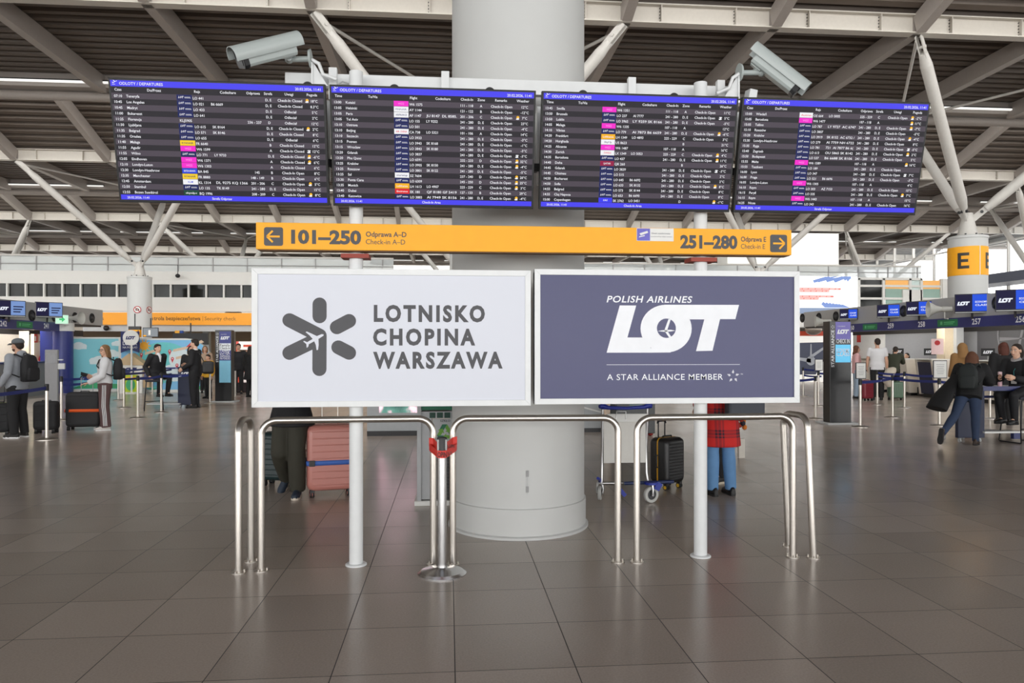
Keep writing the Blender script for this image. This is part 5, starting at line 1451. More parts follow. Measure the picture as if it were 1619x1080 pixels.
# ------------------------------------------------------------------ left check-in island
IX = 14.4
def island(sgn, y0, y1, label_f):
    """fascia running along Y; sgn -1 left, +1 right; local frame: x = distance behind the aisle face"""
    X = GX + sgn * IX
    FG = M('fascia_grey', (164, 164, 162), 0.45, noise=0.03)
    mb = MB(); mb.b2(X, X + sgn * 1.3, y0, y1, 2.5, 3.12, FG); mb.b2(X + sgn * 0.06, X + sgn * 1.3, y0, y1, 2.44, 2.5, DARK)
    t = tag(mb.build('fascia'), label_f, 'fascia', kind='structure')
    return t, X
fL, XLf = island(-1, 12.0, 30.6, 'long grey fascia with round air nozzles over the left desks')
fR, XRf = island(1, 12.0, 30.0, 'long grey fascia with round air nozzles over the right desks')
def nozzle(parent, X, y, z, sgn):
    mb = MB(); XM = Matrix.Translation((X, y, z)) @ Matrix.Rotation(sgn * -pi / 2, 4, 'Y')
    mb.lathe([(0.19, 0), (0.19, 0.03), (0.15, 0.05), (0.13, 0.02)], BLACK, XM, n=24); mb.lathe([(0.09, 0.015), (0.07, 0.05), (0.01, 0.055)], DARK, XM, n=16)
    return mb.build('air_nozzle', parent)
for px in (2, 50, 86, 118, 145): nozzle(fL, XLf, atX(px, XLf), zat({2: 497, 50: 499, 86: 500, 118: 502, 145: 503}[px], XLf, atX(px, XLf)), -1)
for px, py in ((1269, 503), (1295, 502), (1322, 500), (1394, 495), (1429, 492), (1520, 483), (1577, 479)): nozzle(fR, XRf, atX(px, XRf), zat(py, XRf, atX(px, XRf)), 1)
BAND = M('blue_number_band', (34, 42, 108), 0.4)
GRN = M('green_exit_plate', (18, 104, 62), 0.45, emit=0.15)
def band(sgn, X, y0, y1, label):
    t = thing('number_band', label, 'band', (0, 0, 0), kind='structure')
    MB().b2(X - sgn * 0.06, X + sgn * 0.2, y0, y1, 2.21, 2.5, BAND).build('blue_band', t)
    return t
tl = band(-1, XLf, 12.0, atX(94, XLf), 'blue band with desk numbers over the left desks')
tr = band(1, XRf, 12.0, atX(1346, XRf), 'blue band with desk numbers over the right desks')
def band_text(t, sgn, X, px, s, cap=0.16, m=WLET, plate=None):
    y = atX(px, X); R = Matrix.Translation((X - sgn * 0.066, y, 2.28)) @ SIDE(-sgn) @ FRONT
    mb = MB()
    if plate: mb.poly([(-0.45, -0.03), (0.45, -0.03), (0.45, 0.18), (-0.45, 0.18)], GRN, R @ Matrix.Translation((0, 0, -0.002)))
    if s: mb.text(s, m, R, cap=cap, align='c', offset=0.02, res=2)
    if plate:
        PG = M('pale_green_letter', (90, 180, 120), 0.5)
        for q in ((-0.32, 0.03, -0.22, 0.13), (-0.16, 0.085, 0.32, 0.115), (-0.16, 0.035, 0.26, 0.06)): mb.poly([(q[0], q[1]), (q[2], q[1]), (q[2], q[3]), (q[0], q[3])], PG, R)
    mb.build('exit_plate' if plate else 'number', t)
band_text(tl, -1, XLf, 2, '242'); band_text(tl, -1, XLf, 70, '241'); band_text(tl, -1, XLf, 36, None, plate=True)
for px, s in ((1411, '259'), (1460, '258'), (1547, '257'), (1617, '256'), (1349, '260')): band_text(tr, 1, XRf, px, s)
band_text(tr, 1, XRf, 1378, None, plate=True); band_text(tr, 1, XRf, 1501, None, plate=True)
MON_D = screen_mat('monitor_dark_navy', (24, 22, 58), 1.0); MON_B = screen_mat('monitor_bright_blue', (38, 84, 222), 1.0); MON_W = screen_mat('monitor_white', (236, 240, 250), 1.0); MON_P = screen_mat('monitor_pale_blue', (120, 150, 205), 1.0)
def monitor(label, X, sgn, px, py, w, rot, cols, words, z=None):
    y = atX(px, X); h = w * 0.64; zc = zat(py, X, y)
    t = thing('desk_monitor', label, 'monitor', (X - sgn * 0.28, y, zc), rot, 'airline monitors over the desks')
    MB().b2(-w / 2, w / 2, 0, 0.06, -h / 2, h / 2, BLACK).build('casing', t, bevel=0.004)
    mb = MB(); X0 = front(0, -0.002, 0); b = 0.02
    mb.poly([(-w / 2 + b, -h / 2 + 0.06), (0, -h / 2 + 0.06), (0, h / 2 - b), (-w / 2 + b, h / 2 - b)], MON_D, X0)
    mb.poly([(0, -h / 2 + 0.06), (w / 2 - b, -h / 2 + 0.06), (w / 2 - b, h / 2 - b), (0, h / 2 - b)], cols, X0)
    sc = mb.build('screen', t)
    mb = MB(); U = X0 @ Matrix.Translation((0, 0, 0.003))
    airline_logo(mb, MON_W, MON_D, U, -w * 0.43, -0.05, w * 0.36, True)
    if not words:
        for k in range(3): mb.poly([(w * 0.08, 0.05 - k * 0.08), (w * (0.42 - 0.05 * k), 0.05 - k * 0.08), (w * (0.42 - 0.05 * k), 0.085 - k * 0.08), (w * 0.08, 0.085 - k * 0.08)], MON_D, U)
    for k, s in enumerate(words): mb.text(s, MON_W if cols is MON_B else MON_D, U, cap=0.05, width=w * 0.34, x=w * 0.25, y=0.02 - k * 0.09, align='c', offset=0.02, res=2)
    mb.build('lettering', sc)
    mb = MB(); mb.b2(-w / 2 + 0.02, w / 2 - 0.02, -0.004, 0.0, -h / 2 + 0.015, -h / 2 + 0.035, LGREY); mb.build('chin_strip', t)
    mb = MB(); mb.tube([(0, 0.05, 0), (0, 0.25 / max(0.3, abs(sin(rot)) + 0.3) * 0.6, -0.02), (0, 0.22, -h / 2 - 0.15)], 0.03, DARK, n=8); mb.build('bracket', t)
monitor('leftmost monitor over the left desks, cut by the frame', XLf, -1, 2, 488, 0.80, 0.75, MON_P, ())
monitor('monitor beside the grey horn loudspeaker over the left desks', XLf, -1, 64, 490, 0.82, 0.75, MON_P, ())
for px, py, w, lb in ((1353, 497, 0.62, 'monitor just right of the tall check-in totem'), (1417, 492, 0.70, 'monitor above the number 259 on the blue band'), (1466, 488, 0.72, 'monitor above the number 258 on the blue band'),
                      (1552, 480, 0.86, 'monitor above the number 257 on the blue band'), (1622, 475, 0.9, 'monitor at the right edge above the number 256')):
    monitor(lb, XRf, 1, px, py, w, -0.62, MON_B, ('ECONOMY', 'CLASS'))
def horn(label, X, sgn, px, py, yaw, s=1.0):
    y = atX(px, X); z = zat(py, X, y)
    t = thing('horn_loudspeaker', label, 'loudspeaker', (X - sgn * 0.35, y, z), yaw)
    R = Matrix.Rotation(pi / 2, 4, 'X'); HG = M('horn_grey', (196, 196, 190), 0.5)
    MB().lathe([(0.22 * s, 0.34 * s), (0.23 * s, 0.36 * s), (0.20 * s, 0.33 * s), (0.10 * s, 0.16 * s), (0.055 * s, 0.0), (0.03 * s, 0.0)], HG, R, n=28, caps=False).build('flare', t)
    MB().cyl((0, 0.22 * s, 0), (0, -0.02, 0), 0.075 * s, HG, n=20).build('driver', t)
    MB().tube([(0, 0.05, -0.06), (0, 0.05, -0.25 * s), (sgn * 0.3, 0.05, -0.27 * s)], 0.018, HG, n=8).build('bracket', t)
horn('grey horn loudspeaker at the end of the left blue band', XLf, -1, 97, 503, 1.45, 1.0)
horn('white horn loudspeaker between two monitors above the right desks', XRf, 1, 1508, 489, -1.9, 1.1)
horn('white horn loudspeaker just above the tall check-in totem', XRf, 1, 1318, 508, -1.9, 1.0)
y = atX(86, XLf)
t = thing('exit_sign', 'small lit green emergency exit sign beside the left horn', 'sign', (XLf + 0.25, y, zat(505, XLf, y)), 0.4)
MB().b2(-0.2, 0.2, 0, 0.05, -0.16, 0.16, WHITE).build('sign_box', t)
mb = MB(); X0 = front(0, -0.002, 0); EG = screen_mat('exit_green', (70, 200, 120), 1.0)
mb.poly([(-0.19, -0.15), (0.19, -0.15), (0.19, 0.15), (-0.19, 0.15)], screen_mat('exit_pale', (205, 250, 220), 1.0), X0)
mb.poly([(-0.08, -0.03), (0.0, -0.03), (0.0, -0.1), (0.1, 0.0), (0.0, 0.1), (0.0, 0.03), (-0.08, 0.03)], EG, X0 @ Matrix.Translation((0, 0, 0.002))); mb.build('sign_face', t)

# strip lamps under both fascias
def under_lamp(X, sgn, y, L, w):
    t = thing('under_fascia_lamp', 'white strip lamp under the %s check-in fascia' % ('left' if sgn < 0 else 'right'), 'light', (X + sgn * 0.75, y, 2.40), 0, 'strip lamps under the check-in fascias')
    MB().b2(-0.1, 0.1, -L / 2, L / 2, 0.0, 0.04, LGREY).build('housing', t); MB().b2(-0.08, 0.08, -L / 2 + 0.03, L / 2 - 0.03, -0.012, 0.0, M('lamp_diffuser', (255, 250, 240), 0.4, emit=3.0)).build('diffuser', t)
    l = bpy.data.lights.new('strip_lamp', 'AREA'); l.shape = 'RECTANGLE'; l.size = 0.3; l.size_y = L; l.energy = w; l.color = (1.0, 0.96, 0.9)
    o = bpy.data.objects.new('strip_lamp', l); COL.objects.link(o); o.parent = t; o.location = (sgn * 0.1, 0, -0.02); o.rotation_euler = (0, sgn * -0.35, 0)
for y in (16.5, 21.5, 26.5):
    under_lamp(XLf, -1, y, 3.4, 60); under_lamp(XRf, 1, y, 3.4, 40)
# back wall, portal and terminal on the left
xw = XLf - 1.9
mb = MB(); mb.b2(xw - 0.1, xw, 12, 33, 0, 2.9, M('cream_wall', (222, 214, 202), 0.5)); tag(mb.build('wall_desk_left'), kind='structure')
mb = MB(); mb.b2(xw, xw + 0.02, 12, 33, 2.1, 2.35, M('dark_slot', (36, 32, 30), 0.6)); tag(mb.build('trim_3'), kind='structure')
y0 = atX(90, XLf)
PB = M('portal_blue', (30, 42, 116), 0.35)
t = thing('blue_portal', 'dark blue rounded portal column carrying the left number band', 'portal', (XLf, y0 + 0.4, 0), kind='structure')
MB().cyl((0.0, 0, 0), (0.0, 0, 2.21), 0.33, PB, n=28).build('column', t)
MB().b2(-0.75, 0.0, -0.05, 0.05, 0, 2.21, PB).build('side_panel', t)
MB().cyl((0.0, 0.0, 2.21), (0.0, 0.0, 2.5), 0.36, WHITE, n=24).build('cap', t)
MB().b2(-1.3, -1.1, -0.35, -0.1, 0, 2.2, M('cream_wall', (222, 214, 202))).build('jamb', t)
MB().b2(-1.02, -0.94, -0.12, -0.08, 1.2, 2.1, M('warm_light_tube', (255, 240, 200), 0.4, emit=2.5)).build('light_strip', t)
q = gp(81, 648)
t = thing('self_service_terminal', 'slim grey self-service terminal behind the man in the grey hoodie', 'terminal', q, 0.25)
MB().b2(-0.15, 0.15, 0, 0.14, 0.02, 1.56, M('terminal_grey', (128, 128, 130), 0.4)).build('cabinet', t, bevel=0.02)
MB().b2(-0.2, 0.2, -0.05, 0.2, 0, 0.02, GREYP).build('base_plate', t)
MB().b2(-0.11, 0.11, -0.006, 0, 1.2, 1.45, M('terminal_screen', (96, 96, 100), 0.2)).build('screen', t)
MB().b2(0.15, 0.30, 0.0, 0.1, 1.05, 1.2, LGREY).build('side_tray', t); MB().b2(0.15, 0.26, 0.0, 0.08, 1.28, 1.31, LGREY).build('side_shelf', t)
ye = atX(61, xw)
t = thing('fire_extinguisher', 'red fire extinguisher hanging on the cream wall behind the left desks', 'extinguisher', (xw + 0.13, ye, zat(590, xw, ye)))
hh = zat(558, xw, ye) - zat(590, xw, ye)
EX = M('extinguisher_red', (196, 24, 28), 0.35)
MB().lathe([(0.02, 0), (0.11, 0.01), (0.115, 0.05), (0.115, hh * 0.72), (0.08, hh * 0.85), (0.035, hh * 0.9), (0.03, hh * 0.95)], EX, n=24).build('cylinder', t)
MB().b2(-0.05, 0.05, -0.02, 0.02, hh * 0.95, hh * 1.02, BLACK).build('valve_handle', t)
MB().tube([(0.03, -0.03, hh * 0.95), (0.14, -0.05, hh * 0.8), (0.13, -0.06, hh * 0.35)], 0.012, BLACK, n=8).build('hose', t)
MB().b2(-0.07, 0.07, -0.118, -0.112, hh * 0.3, hh * 0.55, WHITE).build('instruction_label', t)
for px, lb in ((55, 'red fire equipment sign above the extinguisher'), (62, 'small pale notice above the extinguisher')):
    yy = atX(px, xw); z = zat(535, xw, yy)
    mb = MB(); X0 = Matrix.Translation((xw + 0.012, yy, z)) @ SIDE(1) @ FRONT
    m_ = M('sign_red2', (196, 40, 30), 0.4) if px == 55 else M('notice_pale', (206, 170, 150), 0.5)
    mb.prism([(-0.16, -0.16), (0.16, -0.16), (0.16, 0.16), (-0.16, 0.16)], 0.01, m_, X0); mb.prism([(-0.05, -0.1), (0.05, -0.1), (0.05, 0.08), (-0.05, 0.08)], 0.002, WHITE, X0 @ Matrix.Translation((0, 0, 0.01)))
    tag(mb.build('fire_sign' if px == 55 else 'wall_notice'), lb, 'sign')

# low desks behind the man in the hoodie
q = gp(20, 640)
t = thing('check_in_desk', 'low grey check-in desk behind the man in the grey hoodie', 'desk', (XLf - 0.5, atX(20, XLf), 0))
MB().b2(-0.4, 0.4, -2.4, 2.4, 0, 1.1, M('desk_grey', (120, 120, 122), 0.45)).build('desk_body', t); MB().b2(-0.45, 0.45, -2.45, 2.45, 1.1, 1.15, NAVY).build('counter_top', t)

# mural screens
def mural_mat(name, top, bottom):
    m = bpy.data.materials.new(name); m.use_nodes = True; nt = m.node_tree; b = nt.nodes['Principled BSDF']; N = nt.nodes.new
    nz = N('ShaderNodeTexNoise'); nz.inputs['Scale'].default_value = 1.3
    tc = N('ShaderNodeTexCoord'); nt.links.new(tc.outputs['Object'], nz.inputs['Vector'])
    mx = N('ShaderNodeMix'); mx.data_type = 'RGBA'; mx.inputs[6].default_value = [lin(c) for c in top] + [1]; mx.inputs[7].default_value = [lin(c) for c in bottom] + [1]
    nt.links.new(nz.outputs['Fac'], mx.inputs[0]); nt.links.new(mx.outputs[2], b.inputs['Base Color']); b.inputs['Roughness'].default_value = 0.4
    return m
MU1, MU2 = mural_mat('mural_turquoise', (128, 208, 222), (142, 214, 226)), mural_mat('mural_sky_blue', (134, 200, 240), (122, 190, 236))
CLOUD = M('mural_cloud', (222, 236, 240), 0.5); MGRN = M('mural_green', (70, 176, 120), 0.5); MORG = M('mural_orange', (248, 180, 60), 0.5); MRED = M('mural_red', (214, 70, 80), 0.5); MTEAL = M('mural_teal', (110, 206, 210), 0.5); MBEI = M('mural_beige', (222, 196, 168), 0.5); MNAV = M('mural_blue', (36, 78, 160), 0.5)
def mural(label, px0, px1, pyt, pyb, Y, m, radius, deco):
    x0, x1 = atY(px0, Y), atY(px1, Y); zt = zat(pyt, (x0 + x1) / 2, Y); w = x1 - x0
    t = thing('mural_screen', label, 'screen wall', (x0, Y, 0))
    poly = [(0, 0.0), (w, 0.0)] + (arc(w - radius, zt - radius, radius, 0, 90, 8) if radius > 0.3 else [(w, zt)]) + arc(radius if radius < 0.3 else 0.1, zt - 0.1, 0.1, 90, 180, 4)
    MB().prism(poly, 0.2, WHITE, front(0, 0.2, 0)).build('panel', t)
    q = [(min(max(x, 0.06), w - 0.06), min(max(y, 0.1), zt - 0.06)) for x, y in poly]
    MB().prism(q, 0.01, m, front(0, 0.0, 0)).build('picture', t)
    mb = MB(); deco(mb, w, zt); 
    mb.build('picture_motif', t.children[-1])
    return t
def Zf(k): return front(0, -0.012 - 0.003 * k, 0)
def deco1(mb, w, h):
    for cx, cy, s in ((0.24, 0.82, 0.10), (0.95, 0.87, 0.07), (0.62, 0.55, 0.12), (0.85, 0.68, 0.1)):
        for dx, r in ((-0.8, 0.7), (0, 1.0), (0.8, 0.65)): mb.poly(ellipse(cx * w + dx * s * h, cy * h + r * 0.2 * s * h, s * r * h, s * r * h * 0.7, 16), CLOUD, Zf(0 + abs(dx) * 0.5))
        mb.poly(rrect(cx * w - 1.4 * s * h, cy * h - 0.4 * s * h, cx * w + 1.4 * s * h, cy * h, 0.02), CLOUD, Zf(0.9))
    mb.poly([(0.12 * w, 0.12), (0.98 * w, 0.12), (0.95 * w, 0.28), (0.6 * w, 0.33), (0.3 * w, 0.26)], MGRN, Zf(1))
    mb.poly([(0.3 * w, 0.6), (0.6 * w, 0.52), (0.58 * w, 0.44), (0.34 * w, 0.42)], MNAV, Zf(1.5))
def deco2(mb, w, h):
    mb.poly(ellipse(0.48 * w, 0.55 * h, 0.31 * w, 0.38 * h), MTEAL, Zf(0)); 
    mb.poly(ellipse(0.66 * w, 0.62 * h, 0.12 * w, 0.2 * h), CLOUD, Zf(0.6)); mb.poly(ellipse(0.60 * w, 0.36 * h, 0.16 * w, 0.16 * h), CLOUD, Zf(0.9))
    for k in range(10):
        a = 2 * pi * k / 10; c, s = cos(a), sin(a); ox, oy = 0.27 * w, 0.86 * h
        mb.poly([(ox + c * 0.16 - s * 0.03, oy + s * 0.16 + c * 0.03), (ox + c * 0.25, oy + s * 0.25), (ox + c * 0.16 + s * 0.03, oy + s * 0.16 - c * 0.03)], MORG, Zf(1.2))
    mb.poly(ellipse(0.27 * w, 0.86 * h, 0.15, 0.15), MORG, Zf(1.5))
    for fx, fy in ((0.24, 0.70), (0.55, 0.76), (0.63, 0.5), (0.58, 0.62), (0.32, 0.45)):
        mb.poly(ellipse(fx * w, fy * h, 0.055, 0.065, 14), MRED, Zf(2)); mb.poly([(fx * w - 0.045, fy * h - 0.03), (fx * w + 0.045, fy * h - 0.03), (fx * w, fy * h - 0.15)], MRED, Zf(2.1)); mb.poly(ellipse(fx * w, fy * h + 0.01, 0.025, 0.025, 10), WHITE, Zf(2.6))
        q = 0.12 + 0.06 * (fx > 0.5)
        mb.poly([(fx * w + 0.12, fy * h - 0.02), (fx * w + 0.12 + q * w, fy * h + 0.1), (fx * w + 0.12 + q * w, fy * h + 0.2), (fx * w + 0.12, fy * h + 0.07)], MBEI, Zf(1.8))
    mb.poly([(0.78 * w, 0.88 * h), (0.8 * w, 0.85 * h), (0.93 * w, 0.93 * h), (0.9 * w, 0.97 * h)], MBEI, Zf(2)); mb.poly([(0.73 * w, 0.84 * h), (0.79 * w, 0.84 * h), (0.78 * w, 0.92 * h)], MRED, Zf(2.2))
    for fx in (0.2, 0.36, 0.9): mb.poly(ellipse(fx * w, 0.16, 0.05 * w, 0.07), MGRN, Zf(1))
    mb.poly([(0.15 * w, 0.14), (0.45 * w, 0.14), (0.4 * w, 0.24), (0.2 * w, 0.26)], MTEAL, Zf(1.1))
mural('turquoise mural screen with painted clouds behind the woman', 104, 190, 533, 620, 28.2, MU1, 0.1, deco1)
mural('sky-blue mural screen with map pins and sun behind the young men', 189, 333, 535, 622, 27.6, MU2, 0.9, deco2)
# cardboard house stand and round sign
q = gp(204, 622); hx = q.x; hy = 27.0
q = Vector((atY(205, hy), hy, 0)); CARD = M('cardboard_tan', (200, 176, 140), 0.8)
t = thing('cardboard_house', 'white cardboard house stand with a tan roof beside the mural', 'display stand', q)
mb = MB(); mb.b2(-0.42, 0.42, 0, 0.4, 0, 1.02, WHITE); mb.build('house_body', t)
MB().prism([(-0.55, 1.0), (0.55, 1.0), (0, 1.42)], 0.5, CARD, front(0, 0.45, 0)).build('gable_roof', t)
mb = MB(); mb.b2(0.42, 0.62, 0.1, 0.4, 0.2, 1.0, CARD); mb.build('side_flap', t)
mb = MB(); airline_logo(mb, NAVY, WHITE, front(0, -0.004, 0), -0.3, 0.72, 0.55, True); 
mb.poly([(-0.22, 0.05), (0.28, 0.05), (0.28, 0.66), (-0.22, 0.66)], M('poster_lime', (190, 214, 40), 0.5), front(0, -0.004, 0)); mb.poly(ellipse(0.03, 0.3, 0.16, 0.2), MGRN, front(0, -0.008, 0)); mb.poly([(-0.18, 0.46), (0.2, 0.5), (0.2, 0.6), (-0.18, 0.56)], MORG, front(0, -0.008, 0)); mb.build('poster', t)
t = thing('round_sign', 'round white airline sign on a thin pole above the cardboard house', 'sign', (atY(207, 26.8), 26.8, 0))
zc = zat(534, -13, 26.8)
MB().cyl((0, 0.05, 0), (0, 0.05, zc), 0.03, WHITE, n=10).build('pole', t); MB().lathe([(0.2, 0), (0.2, 0.02), (0.02, 0.03)], WHITE, n=20).build('base', t)
MB().prism(ellipse(0, zc, 0.27, 0.27), 0.04, WHITE, front(0, 0.02, 0)).build('disc', t)
mb = MB(); airline_logo(mb, NAVY, WHITE, front(0, -0.024, 0), -0.17, zc - 0.06, 0.33, True); mb.build('logo', t)
t = thing('hanging_banner', 'navy pennant banner with white lettering behind the round sign', 'banner', (atY(206, 27.3), 27.3, zat(558, -13, 27.3)))
hb = zat(524, -13, 27.3) - zat(558, -13, 27.3)
MB().prism([(-0.32, 0), (0, 0.12), (0.32, 0), (0.32, hb), (-0.32, hb)], 0.02, NAVY, front(0, 0, 0)).build('cloth', t)
mb = MB(); mb.text('LOTEK', WLET, front(0, -0.024, 0.28), cap=0.12, width=0.5, align='c', offset=0.02, res=2); mb.text('NA POKŁAD', WLET, front(0, -0.024, 0.16), cap=0.07, width=0.5, align='c', res=2); mb.build('lettering', t)
# yellow guide box and screen on the left column
lx, ly = GX - PITCH, GY + 2 * PITCH
t = thing('yellow_guide_sign', 'yellow and black guide box hanging before the left white column', 'sign', (atY(212, 38.5), 38.5, zat(533, lx, 38.5)))
hb = zat(516, lx, 38.5) - zat(533, lx, 38.5)
mb = MB(); mb.b2(-0.28, 0.28, 0, 0.2, 0, hb * 0.68, ORANGE); mb.b2(-0.28, 0.28, 0, 0.2, hb * 0.68, hb, DARK)
for k in range(3): mb.b2(0.17, 0.23, -0.005, 0, 0.05 + k * 0.12, 0.1 + k * 0.12, DARK)
mb.build('sign_box', t); MB().cyl((0, 0.1, hb), (0, 0.1, 2.95 - t.location.z + 0.4), 0.03, DARK, n=8).build('drop_rod', t)
t = thing('map_screen', 'grey map screen with orange corner hanging beside the left column', 'screen', (atY(238, 38.0), 38.0, zat(533, -15, 38)), 0.15)
hb = zat(518, -15, 38) - zat(533, -15, 38)
MB().b2(-0.36, 0.36, 0, 0.08, 0, hb, DARK).build('casing', t); mb = MB(); mb.b2(-0.33, 0.33, -0.004, 0, 0.03, hb - 0.03, screen_mat('map_grey', (150, 156, 160), 0.9)); mb.b2(-0.33, -0.2, -0.007, -0.004, 0.03, 0.1, ORANGE); mb.b2(-0.1, 0.0, -0.007, -0.004, 0.1, 0.35, WHITE); mb.build('screen', t)
MB().cyl((0, 0.05, hb), (0, 0.05, 3.0 - t.location.z + 0.1), 0.03, DARK, n=8).build('drop_rod', t)

# orange security sign on the far wall
SYB = YB - 0.14
x0, x1 = atY(158, SYB), 12.0
z0, z1 = 2.98, 3.70
t = thing('security_sign', 'long orange sign reading Kontrola bezpieczeństwa, Security check', 'sign', (x0, SYB, z0))
MB().b2(0, x1 - x0, 0, 0.12, 0, z1 - z0, M('security_orange', (246, 162, 26), 0.4, emit=0.10)).build('sign_box', t)
mb = MB(); X0 = front(0, -0.004, 0); xs = lambda px: atY(px, SYB) - x0
OB = M('brown_lettering', (120, 78, 20), 0.5)
mb.text('trola bezpieczeństwa', OB, X0, cap=0.21, width=xs(317) - xs(243), x=xs(243), y=0.28, offset=0.022, res=3)
mb.text('Kon', OB, X0, cap=0.21, width=xs(242) - xs(225.5), x=xs(225.5), y=0.28, offset=0.022)
mb.b2(xs(320.5), xs(321), -0.003, 0, 0.22, 0.52, OB)
mb.text('Security check', OB, X0, cap=0.21, width=xs(373) - xs(323.5), x=xs(323.5), y=0.28)
mb.text('s', OB, X0, cap=0.21, x=0.12, y=0.28)
mb.build('lettering', t)
mb = MB(); mb.ell((atY(168, YB - 0.2), YB - 0.2, zat(519, -18, YB)), (0.16, 0.16, 0.16), BLACK, nu=14, nv=8)
tag(mb.build('dome_camera'), 'small black dome camera under the orange security sign', 'camera')
mb = MB(); mb.cyl((0, 0, 0.0), (0, 0, 0.6), 0.02, DARK, n=8); mb.ell((0, 0, -0.06), (0.14, 0.14, 0.12), BLACK, nu=14, nv=8)
tag(mb.build('dome_camera', loc=(atY(281, YB - 0.3), YB - 0.3, zat(436, -13, YB))), 'black dome camera hanging before the white wall above the windows', 'camera')

# security hall beyond the sign
BACKY = 56.0
mb = MB(); mb.b2(-46, 30, BACKY, BACKY + 0.2, 0, 2.9, M('beige_back_wall', (150, 128, 104), 0.6, noise=0.25, scale=0.7)); tag(mb.build('wall_security'), kind='structure')
for k, px in enumerate((290, 327, 366)):
    q = Vector((atY(px, 48.0), 48.0, 0))
    mb = MB(); mb.b2(q.x - 0.2, q.x + 0.2, 47.8, 48.2, 0, 2.9, LGREY); tag(mb.build('column_square'), kind='structure')
for k in range(9):
    mb = MB(); mb.b2(-1.2, 1.2, -0.1, 0.1, 0, 0.06, M('warm_ceiling_lamp', (255, 226, 170), 0.4, emit=3.0))
    tag(mb.build('ceiling_lamp', loc=(-27 + 3.4 * k, 49.5, 2.8)), 'warm strip lamp under the ceiling of the security hall', 'light', 'warm lamps in the security hall')
t = thing('advert_screen', 'large dark screen hanging in the security hall above the mural', 'screen', (atY(301, 42), 42.0, zat(545, -11, 42)))
MB().b2(-0.95, 0.95, 0, 0.1, 0, zat(527, -11, 42) - zat(545, -11, 42), BLACK).build('panel', t)
MB().cyl((0, 0.05, 0.6), (0, 0.05, 1.2), 0.04, DARK, n=8).build('drop_rod', t)
for px, m_, lb in ((280, 'mural_orange', 'amber information pillar above the mural'), (285, 'mural_blue', 'blue information pillar above the mural')):
    mb = MB(); mb.b2(-0.12, 0.12, 0, 0.2, 0, 2.6, _mats[m_]); tag(mb.build('info_pillar', loc=(atY(px, 40 + px * 0.01), 40 + px * 0.01, 0)), lb, 'pillar')
# red and white shop
q = gp(384, 622)
SR = M('shop_red', (226, 74, 40), 0.45, emit=0.15); SWh = M('shop_white_lit', (250, 240, 235), 0.4, emit=0.4)
t = thing('red_kiosk_shop', 'red framed white kiosk shop beyond the left totem', 'kiosk', (atY(388, 27.5), 27.5, 0))
w = atY(402, 27.5) - atY(373, 27.5)
zt = zat(540, -6, 27.5)
mb = MB(); mb.b2(-w / 2, -w / 2 + 0.09, 0, 0.1, 0, zt, SR); mb.build('post', t)
mb = MB(); mb.b2(-w / 2, w, 0, 0.1, zt - 0.3, zt, SWh); mb.build('fascia_board', t)
mb = MB(); mb.b2(-w / 2, w, 2.0, 2.1, 0.6, zt, SWh); mb.build('lit_back', t)
mb = MB(); mb.b2(-w / 2 + 0.12, w, 0.1, 0.5, 0, 0.72, SWh); mb.b2(-w / 2 + 0.1, w, 0.08, 0.55, 0.72, 0.86, SR); mb.build('counter', t)
mb = MB(); mb.poly([(-w / 2 + 0.25, zt - 0.2), (-w / 2 + 0.6, zt - 0.2), (-w / 2 + 0.6, zt - 0.12), (-w / 2 + 0.25, zt - 0.12)], SR, front(0, -0.004, 0)); mb.build('red_mark', t)

# totems
STARW = M('totem_white_letter', (226, 228, 232), 0.4)
def totem(label, px0, px1, pyt, pyb, sections, depth=0.28, rot=0.0):
    g = gp((px0 + px1) / 2, pyb); Y = g.y
    x0, x1 = atY(px0, Y), atY(px1, Y); w = x1 - x0; h = zat(pyt, g.x, Y)
    t = thing('check_in_totem', label, 'totem', ((x0 + x1) / 2, Y, 0), rot)
    MB().b2(-w / 2 - 0.10, w / 2 + 0.12, -0.12, depth + 0.15, 0, 0.035, LGREY).build('base_plate', t, bevel=0.004)
    MB().b2(-w / 2, w / 2, 0, depth, 0.035, h, M('totem_black', (22, 22, 24), 0.3)).build('body', t, bevel=0.006)
    X0 = front(0, -0.003, 0); xs0 = -w / 2 + w * 0.26; k = h / (pyb - pyt)
    for m_, ya, yb_, items in sections:
        mb = MB(); za, zb = h - (ya - pyt) * k, h - (yb_ - pyt) * k
        mb.poly([(xs0, zb), (w / 2 - 0.02, zb), (w / 2 - 0.02, za), (xs0, za)], m_, X0)
        U = X0 @ Matrix.Translation((0, 0, 0.003)); ww = w / 2 - 0.02 - xs0
        for it in items:
            if it[0] == 'logo': airline_logo(mb, STARW, m_, U, xs0 + ww * 0.1, zb + (za - zb) * 0.32, ww * 0.8, True); mb.text('POLISH AIRLINES', STARW, U, cap=0.022, width=ww * 0.5, x=xs0 + ww * 0.14, y=zb + (za - zb) * 0.72, res=1)
            else:
                s, fy, c, mm, al = it; mb.text(s, mm, U, cap=c, width=min(ww * 0.88, 0.75 * c * len(s)), x=(xs0 + ww * 0.5 if al == 'c' else xs0 + ww * 0.06 if al == 'l' else xs0 + ww * 0.94), y=zb + (za - zb) * fy, align=al, offset=0.012, res=2)
        mb.build('sign_panel', t)
    mb = MB(); U = front(-w / 2 + w * 0.20, -0.003, h * 0.555) @ Matrix.Rotation(pi / 2, 4, 'Z')
    mb.text('STAR ALLIANCE', STARW, U, cap=w * 0.13, width=h * 0.36, res=2, offset=0.006); star_logo(mb, STARW, U, h * 0.39, w * 0.06, w * 0.09); mb.build('side_lettering', t)
    return t
